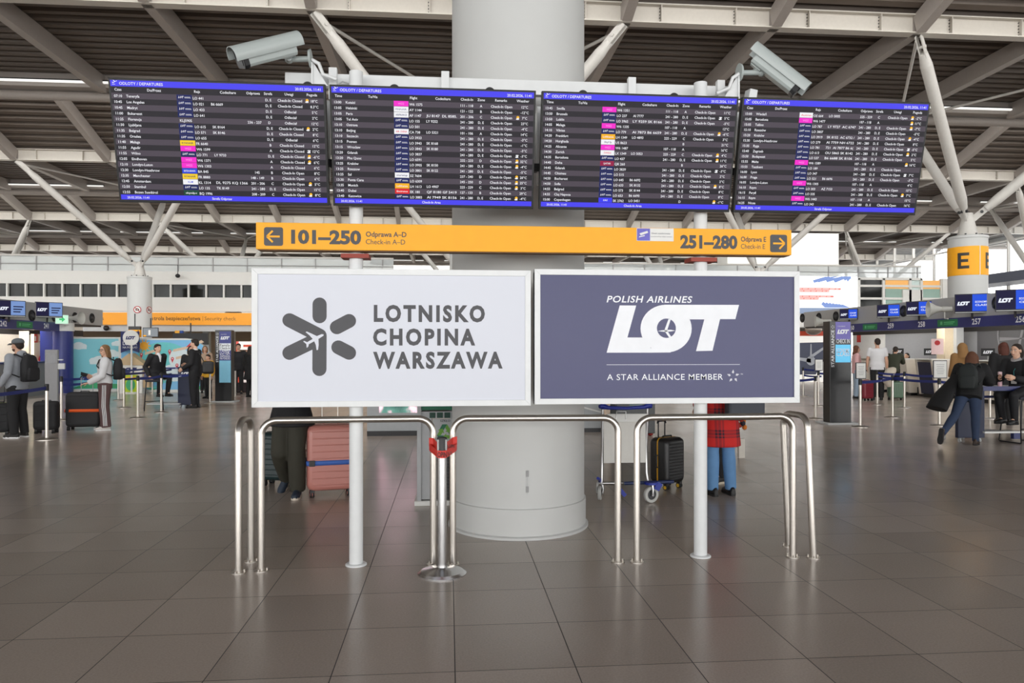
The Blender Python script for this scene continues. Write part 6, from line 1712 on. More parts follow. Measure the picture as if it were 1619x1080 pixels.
TP = M('totem_violet', (96, 88, 160), 0.4, emit=0.2); TC = M('totem_cyan', (96, 196, 240), 0.4, emit=0.25); TD = M('totem_charcoal', (50, 50, 54), 0.4); TN = M('totem_navy', (44, 50, 120), 0.4, emit=0.12); TW = M('totem_white', (226, 230, 234), 0.4, emit=0.1)
totem('tall black totem with CHECK IN and pale blue ECONOMY CLASS panel', 1312, 1346, 508, 671, [(TP, 509, 537, [('logo',)]), (TD, 537, 544, [('CHECK IN', 0.2, 0.085, STARW, 'c')]), (TC, 545, 573, [('ECONOMY', 0.55, 0.085, STARW, 'r'), ('CLASS', 0.36, 0.085, STARW, 'r')])])
MSK = M('totem_sky', (132, 196, 222), 0.5)
totem('black totem with Family Check-in panel beside the standing suited man', 340, 366, 522, 636, [(TN, 524, 543, [('logo',)]), (TW, 543, 554, [('Family', 0.56, 0.075, LETTER, 'l'), ('Check-in', 0.14, 0.075, LETTER, 'l')]),
      (TN, 554, 570, [('LOTEK', 0.6, 0.11, STARW, 'c'), ('ZAPRASZA', 0.33, 0.06, STARW, 'c'), ('NA POKŁAD', 0.1, 0.06, STARW, 'c')]), (MSK, 570, 605, [])])

# ------------------------------------------------------------------ navy podiums, stools
def podium(label, px0, px1, py_b, pyt, label_logo=True, rot=0.0, d=0.5):
    g = gp((px0 + px1) / 2, py_b); Y = g.y; x0, x1 = atY(px0, Y), atY(px1, Y); w = x1 - x0; h = zat(pyt, g.x, Y)
    t = thing('navy_podium', label, 'podium', ((x0 + x1) / 2, Y, 0), rot)
    PN = M('podium_navy', (30, 38, 66), 0.5)
    MB().b2(-w / 2, w / 2, 0, 0.08, 0.08, h, PN).build('front_panel', t, bevel=0.01); MB().b2(w / 2 - 0.06, w / 2, 0.06, d, 0.08, h - 0.12, PN).build('side_panel', t)
    for sx in (-1, 1):
        for y in (0.05, d - 0.05):
            mb = MB(); mb.cyl((sx * (w / 2 - 0.06) - 0.012, y, 0.035), (sx * (w / 2 - 0.06) + 0.012, y, 0.035), 0.035, LGREY, n=14); mb.b2(sx * (w / 2 - 0.06) - 0.02, sx * (w / 2 - 0.06) + 0.02, y - 0.02, y + 0.02, 0.06, 0.085, GREYP); mb.build('castor', t)
    if label_logo:
        mb = MB(); airline_logo(mb, WLET, PN, front(0, -0.004, 0), -w * 0.3, h * 0.78, w * 0.75, True); mb.build('logo', t)
    return t, w, h
t, w, h = podium('navy podium with white airline logo between the young man and the suited man', 281, 304, 645, 580)
MB().b2(-1.05, 0.0, 0.0, 0.5, 0.86, 0.89, WHITE).build('table_top', t); MB().b2(-1.05, -0.0, -0.012, 0.0, 0.83, 0.91, NAVY).build('edge_band', t)
MB().b2(-0.95, -0.1, -0.1, 0.45, 0.10, 0.13, LGREY).build('foot_board', t)
t, w, h = podium('navy podium table on castors with the leaning woman', 1515, 1557, 700, 612, False)
MB().b2(0.0, 1.6, -0.1, 0.55, h - 0.03, h, LGREY).build('table_top', t); MB().b2(-w / 2, 1.6, -0.115, -0.1, h - 0.06, h + 0.015, NAVY).build('edge_band', t); MB().b2(w / 2, 0.65, 0.2, 0.22, h - 0.2, h - 0.16, NAVY).build('rear_band', t)
mb = MB(); mb.prism([(0.1, 0.0), (0.85, 0.0), (0.3, 0.45), (0.1, 0.45)], 0.03, WHITE, Matrix.Translation((0.1, -0.05, 0.16))); mb.build('foot_board', t)
mb = MB(); mb.b2(0.72, 0.84, -0.05, 0.02, 0.06, 0.16, NAVY); mb.build('foot_bracket', t)
mb = MB(); mb.text('LOT', WLET, front(1.02, -0.118, h - 0.035), cap=0.03, offset=0.03, shear=0.25, res=1); mb.build('edge_logo', t)
pod_r = t
b_ = thing('water_bottle', 'pink water bottle standing on the navy podium table', 'bottle', (atY(1581, t.location.y + 0.05), t.location.y + 0.05, h))
MB().lathe([(0.032, 0), (0.034, 0.01), (0.034, 0.19), (0.03, 0.205)], M('bottle_pink', (228, 186, 196), 0.4), n=24).build('flask', b_); MB().lathe([(0.03, 0.205), (0.031, 0.21), (0.031, 0.25), (0.02, 0.256)], M('bottle_lid', (236, 206, 210), 0.4), n=24).build('lid', b_)
def stool(label, loc, rz, s=1.0, hs=0.74):
    t = thing('wire_bar_stool', label, 'stool', loc, rz)
    WI = M('black_wire', (30, 30, 32), 0.4)
    for e in (-1, 1):
        MB().tube([(e * 0.17, -0.15, hs), (e * 0.22, -0.22, 0.02), (e * 0.22, -0.2, 0.012), (e * 0.22, 0.2, 0.012), (e * 0.22, 0.22, 0.02), (e * 0.17, 0.15, hs)], 0.011, WI, n=8).build('sled_leg', t)
    MB().cyl((-0.2, -0.21, 0.25), (0.2, -0.21, 0.25), 0.011, WI, n=8).build('foot_rest', t)
    MB().box((0, 0, hs + 0.02), (0.4, 0.38, 0.05), M('stool_seat', (40, 42, 52), 0.6)).build('seat', t, bevel=0.02)
    return t
gs = gp(243, 649); stool('black wire bar stool under the sitting young man', gs, 0.4)
gs2 = gp(1606, 703); stool('black wire bar stool under the seated staff woman', (gs2.x + 0.30, gs2.y + 0.25, 0), 0.1)
# ------------------------------------------------------------------ right check-in island
xwr = XRf + 2.2
WGREY = M('desk_back_grey', (150, 152, 156), 0.45); WDARK = M('desk_back_dark', (82, 82, 86), 0.4)
mb = MB(); mb.b2(xwr, xwr + 0.1, 12, atX(1545, xwr), 0, 2.9, WDARK); tag(mb.build('wall_desk_dark'), kind='structure')
mb = MB(); mb.b2(xwr, xwr + 0.1, atX(1545, xwr), 30, 0, 2.9, WGREY); tag(mb.build('wall_desk_right'), kind='structure')
mb = MB(); mb.b2(xwr - 0.02, xwr, atX(1400, xwr), 30, 0, 2.5, M('desk_back_white', (214, 214, 212), 0.45)); tag(mb.build('trim_4'), kind='structure')
mb = MB(); mb.b2(xwr - 0.03, xwr - 0.005, 12, 30, 2.15, 2.3, M('dark_slot', (36, 32, 30))); tag(mb.build('trim_5'), kind='structure')
y5 = atX(1494, XRf + 1.4)
mb = MB(); mb.b2(XRf + 1.25, XRf + 1.55, y5 - 0.2, y5 + 0.2, 0, 2.45, M('cream_post', (216, 200, 172), 0.5)); tag(mb.build('column_post'), kind='structure')
mb = MB(); mb.b2(XRf + 1.55, XRf + 1.8, y5 - 0.35, y5 - 0.2, 0, 2.45, LGREY); tag(mb.build('column_post'), kind='structure')
# crane emblem ring on the dark wall
mb = MB(); yc_ = atX(1612, xwr); X0 = Matrix.Translation((xwr - 0.012, yc_, 2.02)) @ SIDE(-1) @ FRONT
n = 40
for k in range(n):
    a, b = 2 * pi * k / n, 2 * pi * (k + 1) / n
    mb.poly([(0.84 * cos(a), 0.84 * sin(a)), (0.9 * cos(a), 0.9 * sin(a)), (0.9 * cos(b), 0.9 * sin(b)), (0.84 * cos(b), 0.84 * sin(b))], M('emblem_grey', (128, 128, 132), 0.4), X0)
mb.poly([(-0.1, -0.5), (0.0, -0.5), (0.36, 0.76), (0.28, 0.8)], M('emblem_grey', (128, 128, 132)), X0); mb.poly([(-0.8, -0.2), (0.4, -0.12), (-0.8, -0.08)], M('emblem_grey', (128, 128, 132)), X0)
tag(mb.build('wall_emblem'), 'large thin grey ring emblem on the dark wall behind the right desks', 'emblem')
# desks
DW = M('desk_white', (214, 206, 194), 0.45)
for px, lb in ((1368, 'white check-in desk beside the person in pink'), (1418, 'white check-in desk with the green suitcase before it'), (1458, 'white check-in desk with a navy front panel and round emblem'), (1548, 'pale check-in desk behind the navy podium')):
    y = atX(px, XRf + 0.3); t = thing('check_in_desk', lb, 'desk', (XRf + 0.7, y, 0), 0, 'check-in desks under the right fascia')
    mb = MB(); mb.add([(-0.3, -0.55, 0.1), (0.45, -0.55, 0.1), (0.45, -0.55, 1.22), (-0.45, -0.55, 1.22), (-0.3, -0.47, 0.1), (0.45, -0.47, 0.1), (0.45, -0.47, 1.22), (-0.45, -0.47, 1.22)],
                      [(0, 1, 2, 3), (4, 7, 6, 5), (0, 3, 7, 4), (1, 5, 6, 2), (3, 2, 6, 7), (0, 4, 5, 1)], DW); mb.build('side_panel', t)
    mb = MB(); mb.add([(-0.3, 0.22, 0.1), (0.45, 0.22, 0.1), (0.45, 0.22, 1.22), (-0.45, 0.22, 1.22), (-0.3, 0.3, 0.1), (0.45, 0.3, 0.1), (0.45, 0.3, 1.22), (-0.45, 0.3, 1.22)],
                      [(0, 1, 2, 3), (4, 7, 6, 5), (0, 3, 7, 4), (1, 5, 6, 2), (3, 2, 6, 7), (0, 4, 5, 1)], DW); mb.build('side_panel', t)
    fm = M('desk_navy', (34, 40, 66), 0.45) if px == 1458 else DW
    mb = MB(); mb.add([(-0.28, -0.47, 0.12), (-0.28, 0.22, 0.12), (-0.42, 0.22, 1.15), (-0.42, -0.47, 1.15)], [(0, 3, 2, 1)], fm); mb.b2(-0.2, 0.4, -0.47, 0.22, 0.0, 0.2, BLACK); mb.build('front_panel', t)
    MB().b2(-0.45, 0.2, -0.55, 0.3, 1.22, 1.25, WHITE).build('counter_top', t)
    mb = MB(); mb.b2(-0.1, 0.5, 0.32, 0.7, 0.0, 0.3, BLACK); mb.b2(0.1, 0.5, 0.32, 0.7, 0.3, 0.34, DARK); mb.build('baggage_belt', t)
for px, py, lb in ((1420, 558, 'small black desk screen beside the white shirt man'), (1470, 559, 'small black desk screen left of the staff woman in the gap'), (1562, 560, 'small black desk screen behind the pink bottle')):
    X = XRf + 0.5; y = atX(px, X); z = zat(py, X, y)
    t = thing('desk_screen', lb, 'monitor', (X, y, 1.25), -0.75, 'small desk screens on the right desks')
    MB().cyl((0, 0.02, 0), (0, 0.02, 0.2), 0.02, GREYP, n=8).build('stand', t); MB().b2(-0.17, 0.17, 0, 0.03, 0.12, 0.34, BLACK).build('panel', t)
    mb = MB(); airline_logo(mb, WLET, BLACK, front(0, -0.003, 0), -0.12, 0.19, 0.24, True); mb.build('logo', t)
t = thing('wall_notice', 'pink no-entry notice on the grey wall beside the cream post', 'sign', (XRf + 0.62, atX(1482, XRf + 0.62), zat(548, XRf + 0.62, atX(1482, XRf + 0.62))), -0.6)
MB().box((0, 0, 0), (0.34, 0.01, 0.5), M('notice_pink', (214, 186, 186), 0.5)).build('sheet', t); MB().prism(ellipse(0, 0.12, 0.08, 0.08), 0.004, M('sign_red', (170, 36, 40)), front(0, -0.006, 0)).build('symbol', t)
y = atX(1355, xwr - 0.05); t = thing('fire_extinguisher', 'red fire extinguisher half hidden behind the person in pink', 'extinguisher', (xwr - 0.15, y, 1.0))
MB().lathe([(0.02, 0), (0.1, 0.01), (0.1, 0.4), (0.04, 0.5)], EX, n=20).build('cylinder', t); MB().b2(-0.04, 0.04, -0.02, 0.02, 0.5, 0.56, BLACK).build('valve_handle', t)
mb = MB(); mb.box((xwr - 0.03, y - 0.1, 2.0), (0.02, 0.26, 0.3), M('sign_red2', (196, 40, 30))); tag(mb.build('fire_sign'), 'red fire equipment sign above the right extinguisher', 'sign')

# aircraft poster wall
PYY = 33.5
x0, x1 = atY(1240, PYY), atY(1312, PYY); zt = zat(531, 16, PYY); zb = 0.1
t = thing('aircraft_poster', 'dark navy poster with a pale aircraft in a lit white frame', 'poster', (x0, PYY, 0))
w = x1 - x0
MB().b2(0, w, 0, 0.25, 0, zt, M('poster_white_frame', (240, 238, 232), 0.4, emit=0.25)).build('frame', t)
MB().b2(0.0, w, -0.02, 0.2, zt, zt + 0.22, M('poster_red_strip', (176, 62, 36), 0.5)).build('top_strip', t)
mb = MB(); mb.prism([(0, 0.35), (w - 0.7, 0.35), (w - 0.15, zt - 0.9), (w - 0.15, zt - 0.45), (w - 0.3, zt - 0.3), (0, zt - 0.35)], 0.01, M('poster_navy', (42, 48, 74), 0.3), front(0, 0, 0)); pc = mb.build('picture', t)
mb = MB(); U = front(0, -0.013, 0); GA = M('poster_aircraft', (160, 164, 172), 0.5)
ax = w * 0.58; az = zt * 0.46
mb.poly(ellipse(ax, az, 0.22, 0.22), GA, U); mb.poly([(ax, az + 0.1), (ax + 0.95, az + 0.75), (ax + 0.85, az + 0.8), (ax - 0.1, az + 0.2)], GA, U); mb.poly([(ax, az - 0.1), (ax - 1.2, az + 0.15), (ax - 1.2, az + 0.22), (ax, az + 0.1)], GA, U); mb.poly([(ax - 0.05, az + 0.1), (ax + 0.05, az + 0.1), (ax + 0.03, az + 0.8), (ax - 0.02, az + 0.8)], GA, front(0, -0.016, 0)); mb.build('aircraft_drawing', pc)
mb = MB(); mb.ell((0, 0, 0), (0.38, 0.38, 0.26), M('lamp_steel', (150, 140, 130), 0.3, 0.6), nu=18, nv=10); mb.cyl((0, 0, 0.2), (0, 0, 0.3), 0.03, DARK, n=8); mb.cyl((0, 0, 0.3), (0, 0.62, 0.3), 0.03, DARK, n=8)
tag(mb.build('pendant_lamp', loc=(atY(1286, PYY - 0.6), PYY - 0.6, zat(521, 16, PYY - 0.6))), 'round metal pendant lamp above the aircraft poster', 'lamp')
# lit advertisement
AY = YB - 0.15
x0, x1 = atY(1240, AY), atY(1356, AY); za, zb = zat(487, 24, AY), zat(437, 24, AY)
t = thing('lit_advertisement', 'large lit white advertisement with blue brush strokes and red lines', 'billboard', (x0, AY, za))
w, h = x1 - x0, zb - za
MB().b2(0, w, 0, 0.13, 0, h, M('advert_white', (245, 246, 248), 0.4, emit=0.75)).build('light_box', t)
MB().b2(0, w, -0.02, 0.13, -0.35, 0, M('advert_blue_base', (150, 170, 205), 0.4)).build('base_strip', t)
mb = MB(); random.seed(3); BB = screen_mat('advert_blue', (140, 165, 225), 1.0); RR = screen_mat('advert_red', (246, 150, 140), 1.0); X0 = front(0, -0.004, 0)
for k in range(16):
    a = w * (0.42 + 0.035 * k + random.uniform(-0.03, 0.03)); y = h * (0.78 + 0.012 * k * 0.6 + random.uniform(-0.04, 0.05)); L = random.uniform(0.6, 1.6)
    mb.poly([(a, y), (min(a + L, w * 0.9), min(y + L * 0.28, h)), (min(a + L * 0.8, w * 0.88), min(y + L * 0.28 + 0.14, h)), (a - 0.1, min(y + 0.16, h))], BB, X0 @ Matrix.Translation((0, 0, 0.0006 * k)))
for k in range(7):
    a = w * (0.55 + 0.045 * k); mb.poly([(a, 0.02), (a + 0.35, 0.02), (a - 0.1, h * (0.2 - 0.015 * k)), (a - 0.25, h * 0.12)], BB, X0 @ Matrix.Translation((0, 0, 0.0006 * k)))
for z, wd_ in ((0.60, 0.72), (0.53, 0.56), (0.36, 0.62), (0.29, 0.42)):
    mb.poly([(w * 0.05, h * z - 0.06), (w * (0.05 + wd_), h * z - 0.06), (w * (0.05 + wd_), h * z + 0.07), (w * 0.05, h * z + 0.07)], RR, X0)
    xx_ = w * 0.08
    while xx_ < w * (0.02 + wd_):
        L_ = random.uniform(0.12, 0.42); mb.poly([(xx_, h * z - 0.02), (xx_ + L_, h * z - 0.02), (xx_ + L_, h * z + 0.03), (xx_, h * z + 0.03)], screen_mat('advert_text', (255, 226, 220), 1.0), X0 @ Matrix.Translation((0, 0, 0.003))); xx_ += L_ + 0.07
mb.build('printed_motif', t)

# ------------------------------------------------------------------ people further away
HD = M('dark_brown_hair', (42, 32, 26), 0.75); HB_ = M('chestnut_hair', (96, 58, 36), 0.7); HBL = M('dark_blond_hair', (130, 96, 62), 0.7)
SUIT = M('black_suit', (22, 22, 26), 0.75); WSH = M('white_shirt', (220, 220, 222), 0.8); GHOOD = M('grey_hoodie', (150, 154, 160), 0.85, noise=0.08); BLKT = M('black_trousers', (24, 24, 26), 0.8)
S2 = M('skin_light', (222, 178, 152), 0.55)
# man in grey hoodie, facing left
g = gp(28, 692); rz = -pi / 2 - 0.25
p = Human('person', 'man in grey hoodie and grey cap holding suitcase, facing left', (g.x, g.y, 0), rz, 1.76,
          dict(anL=(0.10, 0.03, 0.085), anR=(-0.12, 0.03, 0.085), toeL=(0.13, -0.16, 0.03), toeR=(-0.16, -0.16, 0.03), elL=(0.27, 0.06, 1.15), wrL=(0.28, -0.10, 0.93), haL=(0.27, -0.17, 0.87), elR=(-0.26, 0.0, 1.14), wrR=(-0.26, -0.22, 0.97), haR=(-0.24, -0.31, 0.95)),
          belly=0.07, wide=1.08, vox=0.012, hands=('relax', 'down'))
p.trousers(BLKT, t=0.02, flare=0.012); p.top(GHOOD, 'hoodie', 0.022, bottom=-0.10); p.shoes(M('black_trainers', (34, 32, 30)), M('white_sole2', (225, 225, 225), 0.5)); p.hair(HD, 'short')
hood = MB(); hood.ell(Vector((0, 0.085, 1.475)) * p.k, (0.10, 0.07, 0.075), GHOOD); hood.tube([Vector(v) * p.k for v in ((0.09, -0.02, 1.47), (0.08, -0.07, 1.43), (0, -0.10, 1.40), (-0.08, -0.07, 1.43), (-0.09, -0.02, 1.47))], 0.022, GHOOD, n=10); hood.build('hood', p.root)
beard = MB(); l_, f_, u_ = p.headframe(); Rr = Matrix((l_, -f_, u_)).transposed()
beard.ell(p.H(0, 0.03, -0.075), (0.058 * p.k, 0.058 * p.k, 0.042 * p.k), M('beard_brown', (82, 60, 48), 0.85), Rr); beard.build('beard', p.root)
CAPG = M('grey_cap_cloth', (98, 104, 108), 0.85)
cp = MB(); rgs = []
for z, a in ((0.035, 1.0), (0.065, 1.0), (0.095, 0.9), (0.118, 0.62), (0.128, 0.2)):
    rgs.append([p.H(0.087 * a * cos(x), -0.02 + 0.108 * a * sin(x), z) for x in [2 * pi * n / 24 for n in range(24)]])
cp.rings(rgs, CAPG)
bl = [[p.H(0.075 * cos(x), 0.075 + (0.105 * f) * max(0, sin(x)), 0.040 - 0.12 * f * f * 0.12 + dz) for x in [pi * n / 12 for n in range(13)]] for f, dz in ((0.0, 0.0), (0.5, 0.0), (1.0, -0.008))]
vs = [q for r in bl for q in r]; fs = [(j * 13 + k, j * 13 + k + 1, (j + 1) * 13 + k + 1, (j + 1) * 13 + k) for j in range(2) for k in range(12)]
cp.add(vs, fs, CAPG, smooth=True)
o = cp.build('cap', p.root)
q_ = o.modifiers.new('thickness', 'SOLIDIFY'); q_.thickness = 0.004
cr = Matrix.Rotation(rz, 3, 'Z')
bp_ = Vector((g.x, g.y, 1.0)) + cr @ Vector((0, 0.15, 0.0)); backpack('black backpack on the man in the grey hoodie', bp_, rz, M('black_nylon', (26, 26, 29), 0.7), (0.30, 0.17, 0.48))
c = gp(4, 690)
suitcase('black cabin case with green piping at the left edge of the photo', (c.x - 0.12, c.y + 0.1, 0), 0.3, M('black_fabric_case', (30, 30, 32), 0.7), 0.38, 0.24, 0.60, ribs=4, trim=M('lime_piping', (150, 170, 70), 0.6), handle=0.32, hm=BLACK)
c = gp(48, 690); suitcase('black suitcase standing behind the legs of the hoodie man', (c.x + 0.02, c.y + 0.5, 0), 0.1, M('black_fabric_case', (30, 30, 32)), 0.40, 0.25, 0.60, ribs=4)
# woman in white sweatshirt
g = gp(166, 680); rz = -pi / 2 + 0.35
p = Human('person', 'woman with long blond hair in white sweatshirt looking up from her phone', (g.x, g.y, 0), rz, 1.66,
          dict(anL=(0.09, 0.03, 0.085), anR=(-0.10, -0.02, 0.085), toeL=(0.11, -0.16, 0.03), toeR=(-0.12, -0.2, 0.03), elR=(-0.25, 0.0, 1.15), wrR=(-0.17, -0.24, 1.09), haR=(-0.12, -0.32, 1.12), elL=(0.24, -0.04, 1.12), wrL=(0.20, -0.28, 0.98), haL=(0.18, -0.37, 0.96)),
          skin=S2, look=(0.8, -1, 0.0), vox=0.012, hands=('down', 'grip'))
PLUM = M('plum_track_trousers', (98, 74, 74), 0.8)
tr_ = p.trousers(PLUM, t=0.025, flare=0.03, base=0.05); p.top(WSH, 'sweatshirt', 0.03, bottom=0.0); p.shoes(M('white_trainers', (210, 205, 200), 0.6), M('white_sole2', (225, 225, 225))); p.hair(HBL, 'long')
mb = MB()
for k in range(3):
    yy = -0.03 + 0.028 * k
    mb.tube([Vector((0.205, yy + 0.0, 0.93)) * p.k, Vector((0.19, yy - 0.005, 0.72)) * p.k, Vector((0.193, yy - 0.01, 0.5)) * p.k, Vector((0.195, yy + 0.01, 0.3)) * p.k, Vector((0.195, yy + 0.02, 0.1)) * p.k], 0.008, WSH, n=6)
mb.build('side_stripes', tr_)
gl = MB(); 
for e in (1, -1): gl.tube([p.H(e * 0.033 + 0.026 * cos(2 * pi * n / 14), 0.095, 0.008 + 0.022 * sin(2 * pi * n / 14)) for n in range(15)], 0.0028, BLACK, n=6); gl.tube([p.H(e * 0.058, 0.093, 0.012), p.H(e * 0.08, 0.02, 0.01)], 0.0028, BLACK, n=6)
gl.build('glasses', p.root)
cr = Matrix.Rotation(rz, 3, 'Z')
hp = Vector((g.x, g.y, 0)) + cr @ (Vector((-0.125, -0.37, 1.12)) * p.k)
ph = thing('phone', 'dark phone held up by the woman in the white sweatshirt', 'phone', hp, rz); MB().box((0, 0, 0.02), (0.075, 0.15, 0.012), BLACK, (-0.5, 0.9, 0)).build('casing', ph, bevel=0.003)
bp_ = Vector((g.x, g.y, 0.98)) + cr @ Vector((0, 0.14, 0)); backpack('black backpack on the woman in the white sweatshirt', bp_, rz, M('black_nylon', (26, 26, 29)), (0.28, 0.17, 0.42))
c = gp(128, 681)
suitcase('large black suitcase with an orange strap beside the woman in white', (c.x, c.y + 0.16, 0), 0.12, M('black_soft_case', (34, 34, 36), 0.65), 0.62, 0.32, 0.74, ribs=3, handle=0.30, hm=LGREY, strap=(M('orange_luggage_strap', (240, 96, 30), 0.6), 0.36, 0.055), trim=BLACK)
# sitting young man
g = gp(246, 646)
def seated(nm, lb, loc, rz, h, hs, skin, hairm, hairst, lean=0.12, **kw):
    dz = hs - 0.86
    J = {}
    base = dict(pel=(0, 0, 0.95), waist=(0, -lean * .4, 1.08), chest=(0, -lean * 1.0, 1.27), sh=(0, -lean * 1.3, 1.41), neck=(0, -lean * 1.45, 1.49), head=(0, -lean * 1.6, 1.62), shL=(0.18, -lean * 1.3, 1.41), shR=(-0.18, -lean * 1.3, 1.41),
                hipL=(0.085, 0, 0.92), hipR=(-0.085, 0, 0.92), knL=(0.13, -0.40, 0.86), knR=(-0.13, -0.40, 0.86), anL=(0.11, -0.34, 0.45), anR=(-0.11, -0.30, 0.45), toeL=(0.12, -0.53, 0.40), toeR=(-0.12, -0.48, 0.40),
                elL=(0.25, -lean - 0.12, 1.13), wrL=(0.16, -0.42, 1.05), elR=(-0.25, -lean, 1.12), wrR=(-0.22, -0.2, 0.92))
    base.update(kw)
    for k_, v in base.items(): J[k_] = (v[0], v[1], v[2] + dz * 1.75 / h)
    return Human(nm, lb, loc, rz, h, J, skin=skin, vox=0.015)
p = seated('person', 'young man in dark suit with tousled hair sitting on the wire stool', (g.x, g.y, 0), 0.95, 1.76, 0.82, S2, HD, 'tousled', lean=0.06, elL=(0.25, 0.06, 1.14), wrL=(0.22, -0.06, 0.90), elR=(-0.25, 0.06, 1.14), wrR=(-0.22, -0.06, 0.90))
p.trousers(SUIT, 0.016); p.top(SUIT, 'suit_jacket', 0.026, bottom=-0.06); p.shoes(BLACK); p.hair(HD, 'tousled')
mb = MB(); mb.tube([p.j['neck'] + Vector((0, -0.02, -0.02)), p.j['sh'] + Vector((0, -0.115, 0.0)), p.j['chest'] + Vector((0, -0.15, 0))], [0.055, 0.035, 0.012], WSH, n=10); mb.build('shirt_front', p.root)
# suited man
g = gp(308, 645)
p = Human('person', 'tall young man in black suit standing at the navy podium', (g.x, g.y, 0), -pi / 2 - 0.1, 1.84,
          dict(elR=(-0.23, -0.03, 1.15), wrR=(-0.14, -0.25, 1.10), elL=(0.24, -0.0, 1.13), wrL=(0.2, -0.22, 1.0)), skin=S2, vox=0.015)
p.trousers(SUIT, 0.02); p.top(SUIT, 'suit_jacket', 0.028, bottom=-0.16); p.shoes(BLACK); p.hair(HD, 'short')
mb = MB(); mb.tube([p.j['neck'] + Vector((0, 0, -0.03)), p.j['neck'] + Vector((0, 0, 0.005))], [0.07, 0.064], WSH, n=14); mb.build('shirt_collar', p.root)
bg_ = thing('shoulder_bag', 'small black bag hanging behind the tall suited man', 'bag', (g.x + 0.36, g.y - 0.05, 0.93), 0.3); MB().box((0, 0, 0.15), (0.3, 0.14, 0.34), BLACK).build('bag_body', bg_, bevel=0.06); MB().tube([(-0.1, 0, 0.3), (-0.16, 0, 0.42), (-0.22, 0, 0.55)], 0.012, BLACK, n=8).build('strap', bg_)
def walker(lb, px, py, h, rz, topm, botm, hairm, hst, cloth='jacket', t=0.03, J=None, skin=SKIN, bottom=-0.12, vox=0.017, sleeve=1.0, loc=None, flare=0.0):
    g = gp(px, py) if loc is None else Vector(loc)
    p = Human('person', lb, (g.x, g.y, 0), rz, h, J, skin=skin, vox=vox)
    p.trousers(botm, 0.018, flare=0.005); p.top(topm, cloth, t, bottom=bottom, sleeve=sleeve, flare=flare); p.shoes(BLACK); p.hair(hairm, hst)
    return p, g
walker('person with dark curly hair partly hidden behind the tall suited man', 302, 640, 1.66, 0.3, SUIT, SUIT, HD, 'bob')
walker('person in pale beige top beyond the tall suited man', 324, 621, 1.68, 0.4, M('beige_top', (176, 152, 130), 0.8), BLKT, HBL, 'bob')
walker('child in yellow jacket right of the tall suited man', 329, 630, 1.40, -0.5, M('yellow_jacket', (222, 168, 46), 0.8), BLKT, HD, 'short')
walker('man in dark jacket facing the viewer by the red kiosk', 377, 623, 1.76, 0.1, SUIT, BLKT, HD, 'short')
walker('bearded person in dark jacket behind the red kiosk counter', 391, 617, 1.74, 0.3, BCOAT, BLKT, HD, 'short', loc=(atY(391, 29.0), 29.0, 0))
p, g = walker('person in long black coat with white stripes left of the white lightbox', 396, 628, 1.66, 2.6, BCOAT, BLKT, HD, 'long', 'coat', 0.045, bottom=-0.35, flare=0.05)
mb = MB(); mb.tube([(-0.24, 0.02, 1.25), (-0.26, 0.0, 1.0), (-0.25, 0.02, 0.8)], 0.012, WSH, n=6); mb.build('sleeve_stripe', p.root)
t = thing('red_trolley_case', 'black and red case on the floor beside the long black coat', 'suitcase', (atY(381, 27.2), 27.2, 0), 0.3)
MB().box((0, 0, 0.18), (0.55, 0.3, 0.36), M('case_black_red', (40, 26, 30), 0.6)).build('case_body', t, bevel=0.05); MB().box((-0.2, -0.155, 0.2), (0.03, 0.01, 0.3), M('case_red', (186, 40, 50), 0.5), (0, 0.5, 0)).build('red_piping', t)

# right-hand people
g = gp(1387, 632)
p = Human('person', 'man in white T-shirt and black trousers seen from behind at the desk', (g.x, g.y, 0), pi - 0.5, 1.9, dict(elL=(0.25, -0.02, 1.14), wrL=(0.26, -0.05, 0.92)), vox=0.016, look=(0.3, -1, 0), wide=1.12)
p.trousers(BLKT, 0.024, flare=0.01); p.top(WSH, 'tee_shirt', 0.028, bottom=-0.1, sleeve=0.5); p.shoes(BLACK); p.hair(HD, 'short')
walker('woman in pale pink top with long brown hair facing right', 1354, 630, 1.68, 1.2, M('pink_top', (214, 168, 168), 0.8), M('pale_jeans', (150, 168, 186), 0.8), HB_, 'long')
walker('person in dark green jacket leaning at the desk behind the white T-shirt man', 1413, 629, 1.72, 2.4, M('dark_green_jacket', (58, 62, 48), 0.8), BLKT, HD, 'short', J=dict(waist=(0, -0.05, 1.08), chest=(0, -0.14, 1.25), sh=(0, -0.22, 1.37), neck=(0, -0.26, 1.44), head=(0, -0.32, 1.56), shL=(0.18, -0.22, 1.37), shR=(-0.18, -0.22, 1.37), elL=(0.22, -0.35, 1.15), wrL=(0.15, -0.5, 1.15), elR=(-0.22, -0.35, 1.15), wrR=(-0.15, -0.5, 1.15)))
ct = thing('white_coat', 'cream coat hanging over the green suitcase handle', 'coat', (gp(1412, 633).x, gp(1412, 633).y + 0.1, 0.42), 0.2)
MB().tube([(0.1, 0, 0.55), (0.0, 0, 0.5), (-0.12, 0.0, 0.35), (-0.14, -0.02, 0.15), (-0.08, -0.03, 0.0)], [0.10, 0.2, 0.22, 0.18, 0.1], M('cream_coat_cloth', (206, 196, 180), 0.9, bump=0.3), n=14, flat=(1, 0.5)).build('cloth', ct)
suitcase('dark red suitcase beside the woman in pink', (gp(1373, 634).x, gp(1373, 634).y + 0.1, 0), 0.2, M('dark_red_shell', (122, 30, 46), 0.35), 0.36, 0.24, 0.62, ribs=7, handle=0.3)
suitcase('sage green suitcase right of the white T-shirt man', (gp(1421, 633).x, gp(1421, 633).y + 0.12, 0), -0.1, M('sage_green_shell', (96, 122, 102), 0.35), 0.48, 0.28, 0.56, ribs=9, vertical=True)
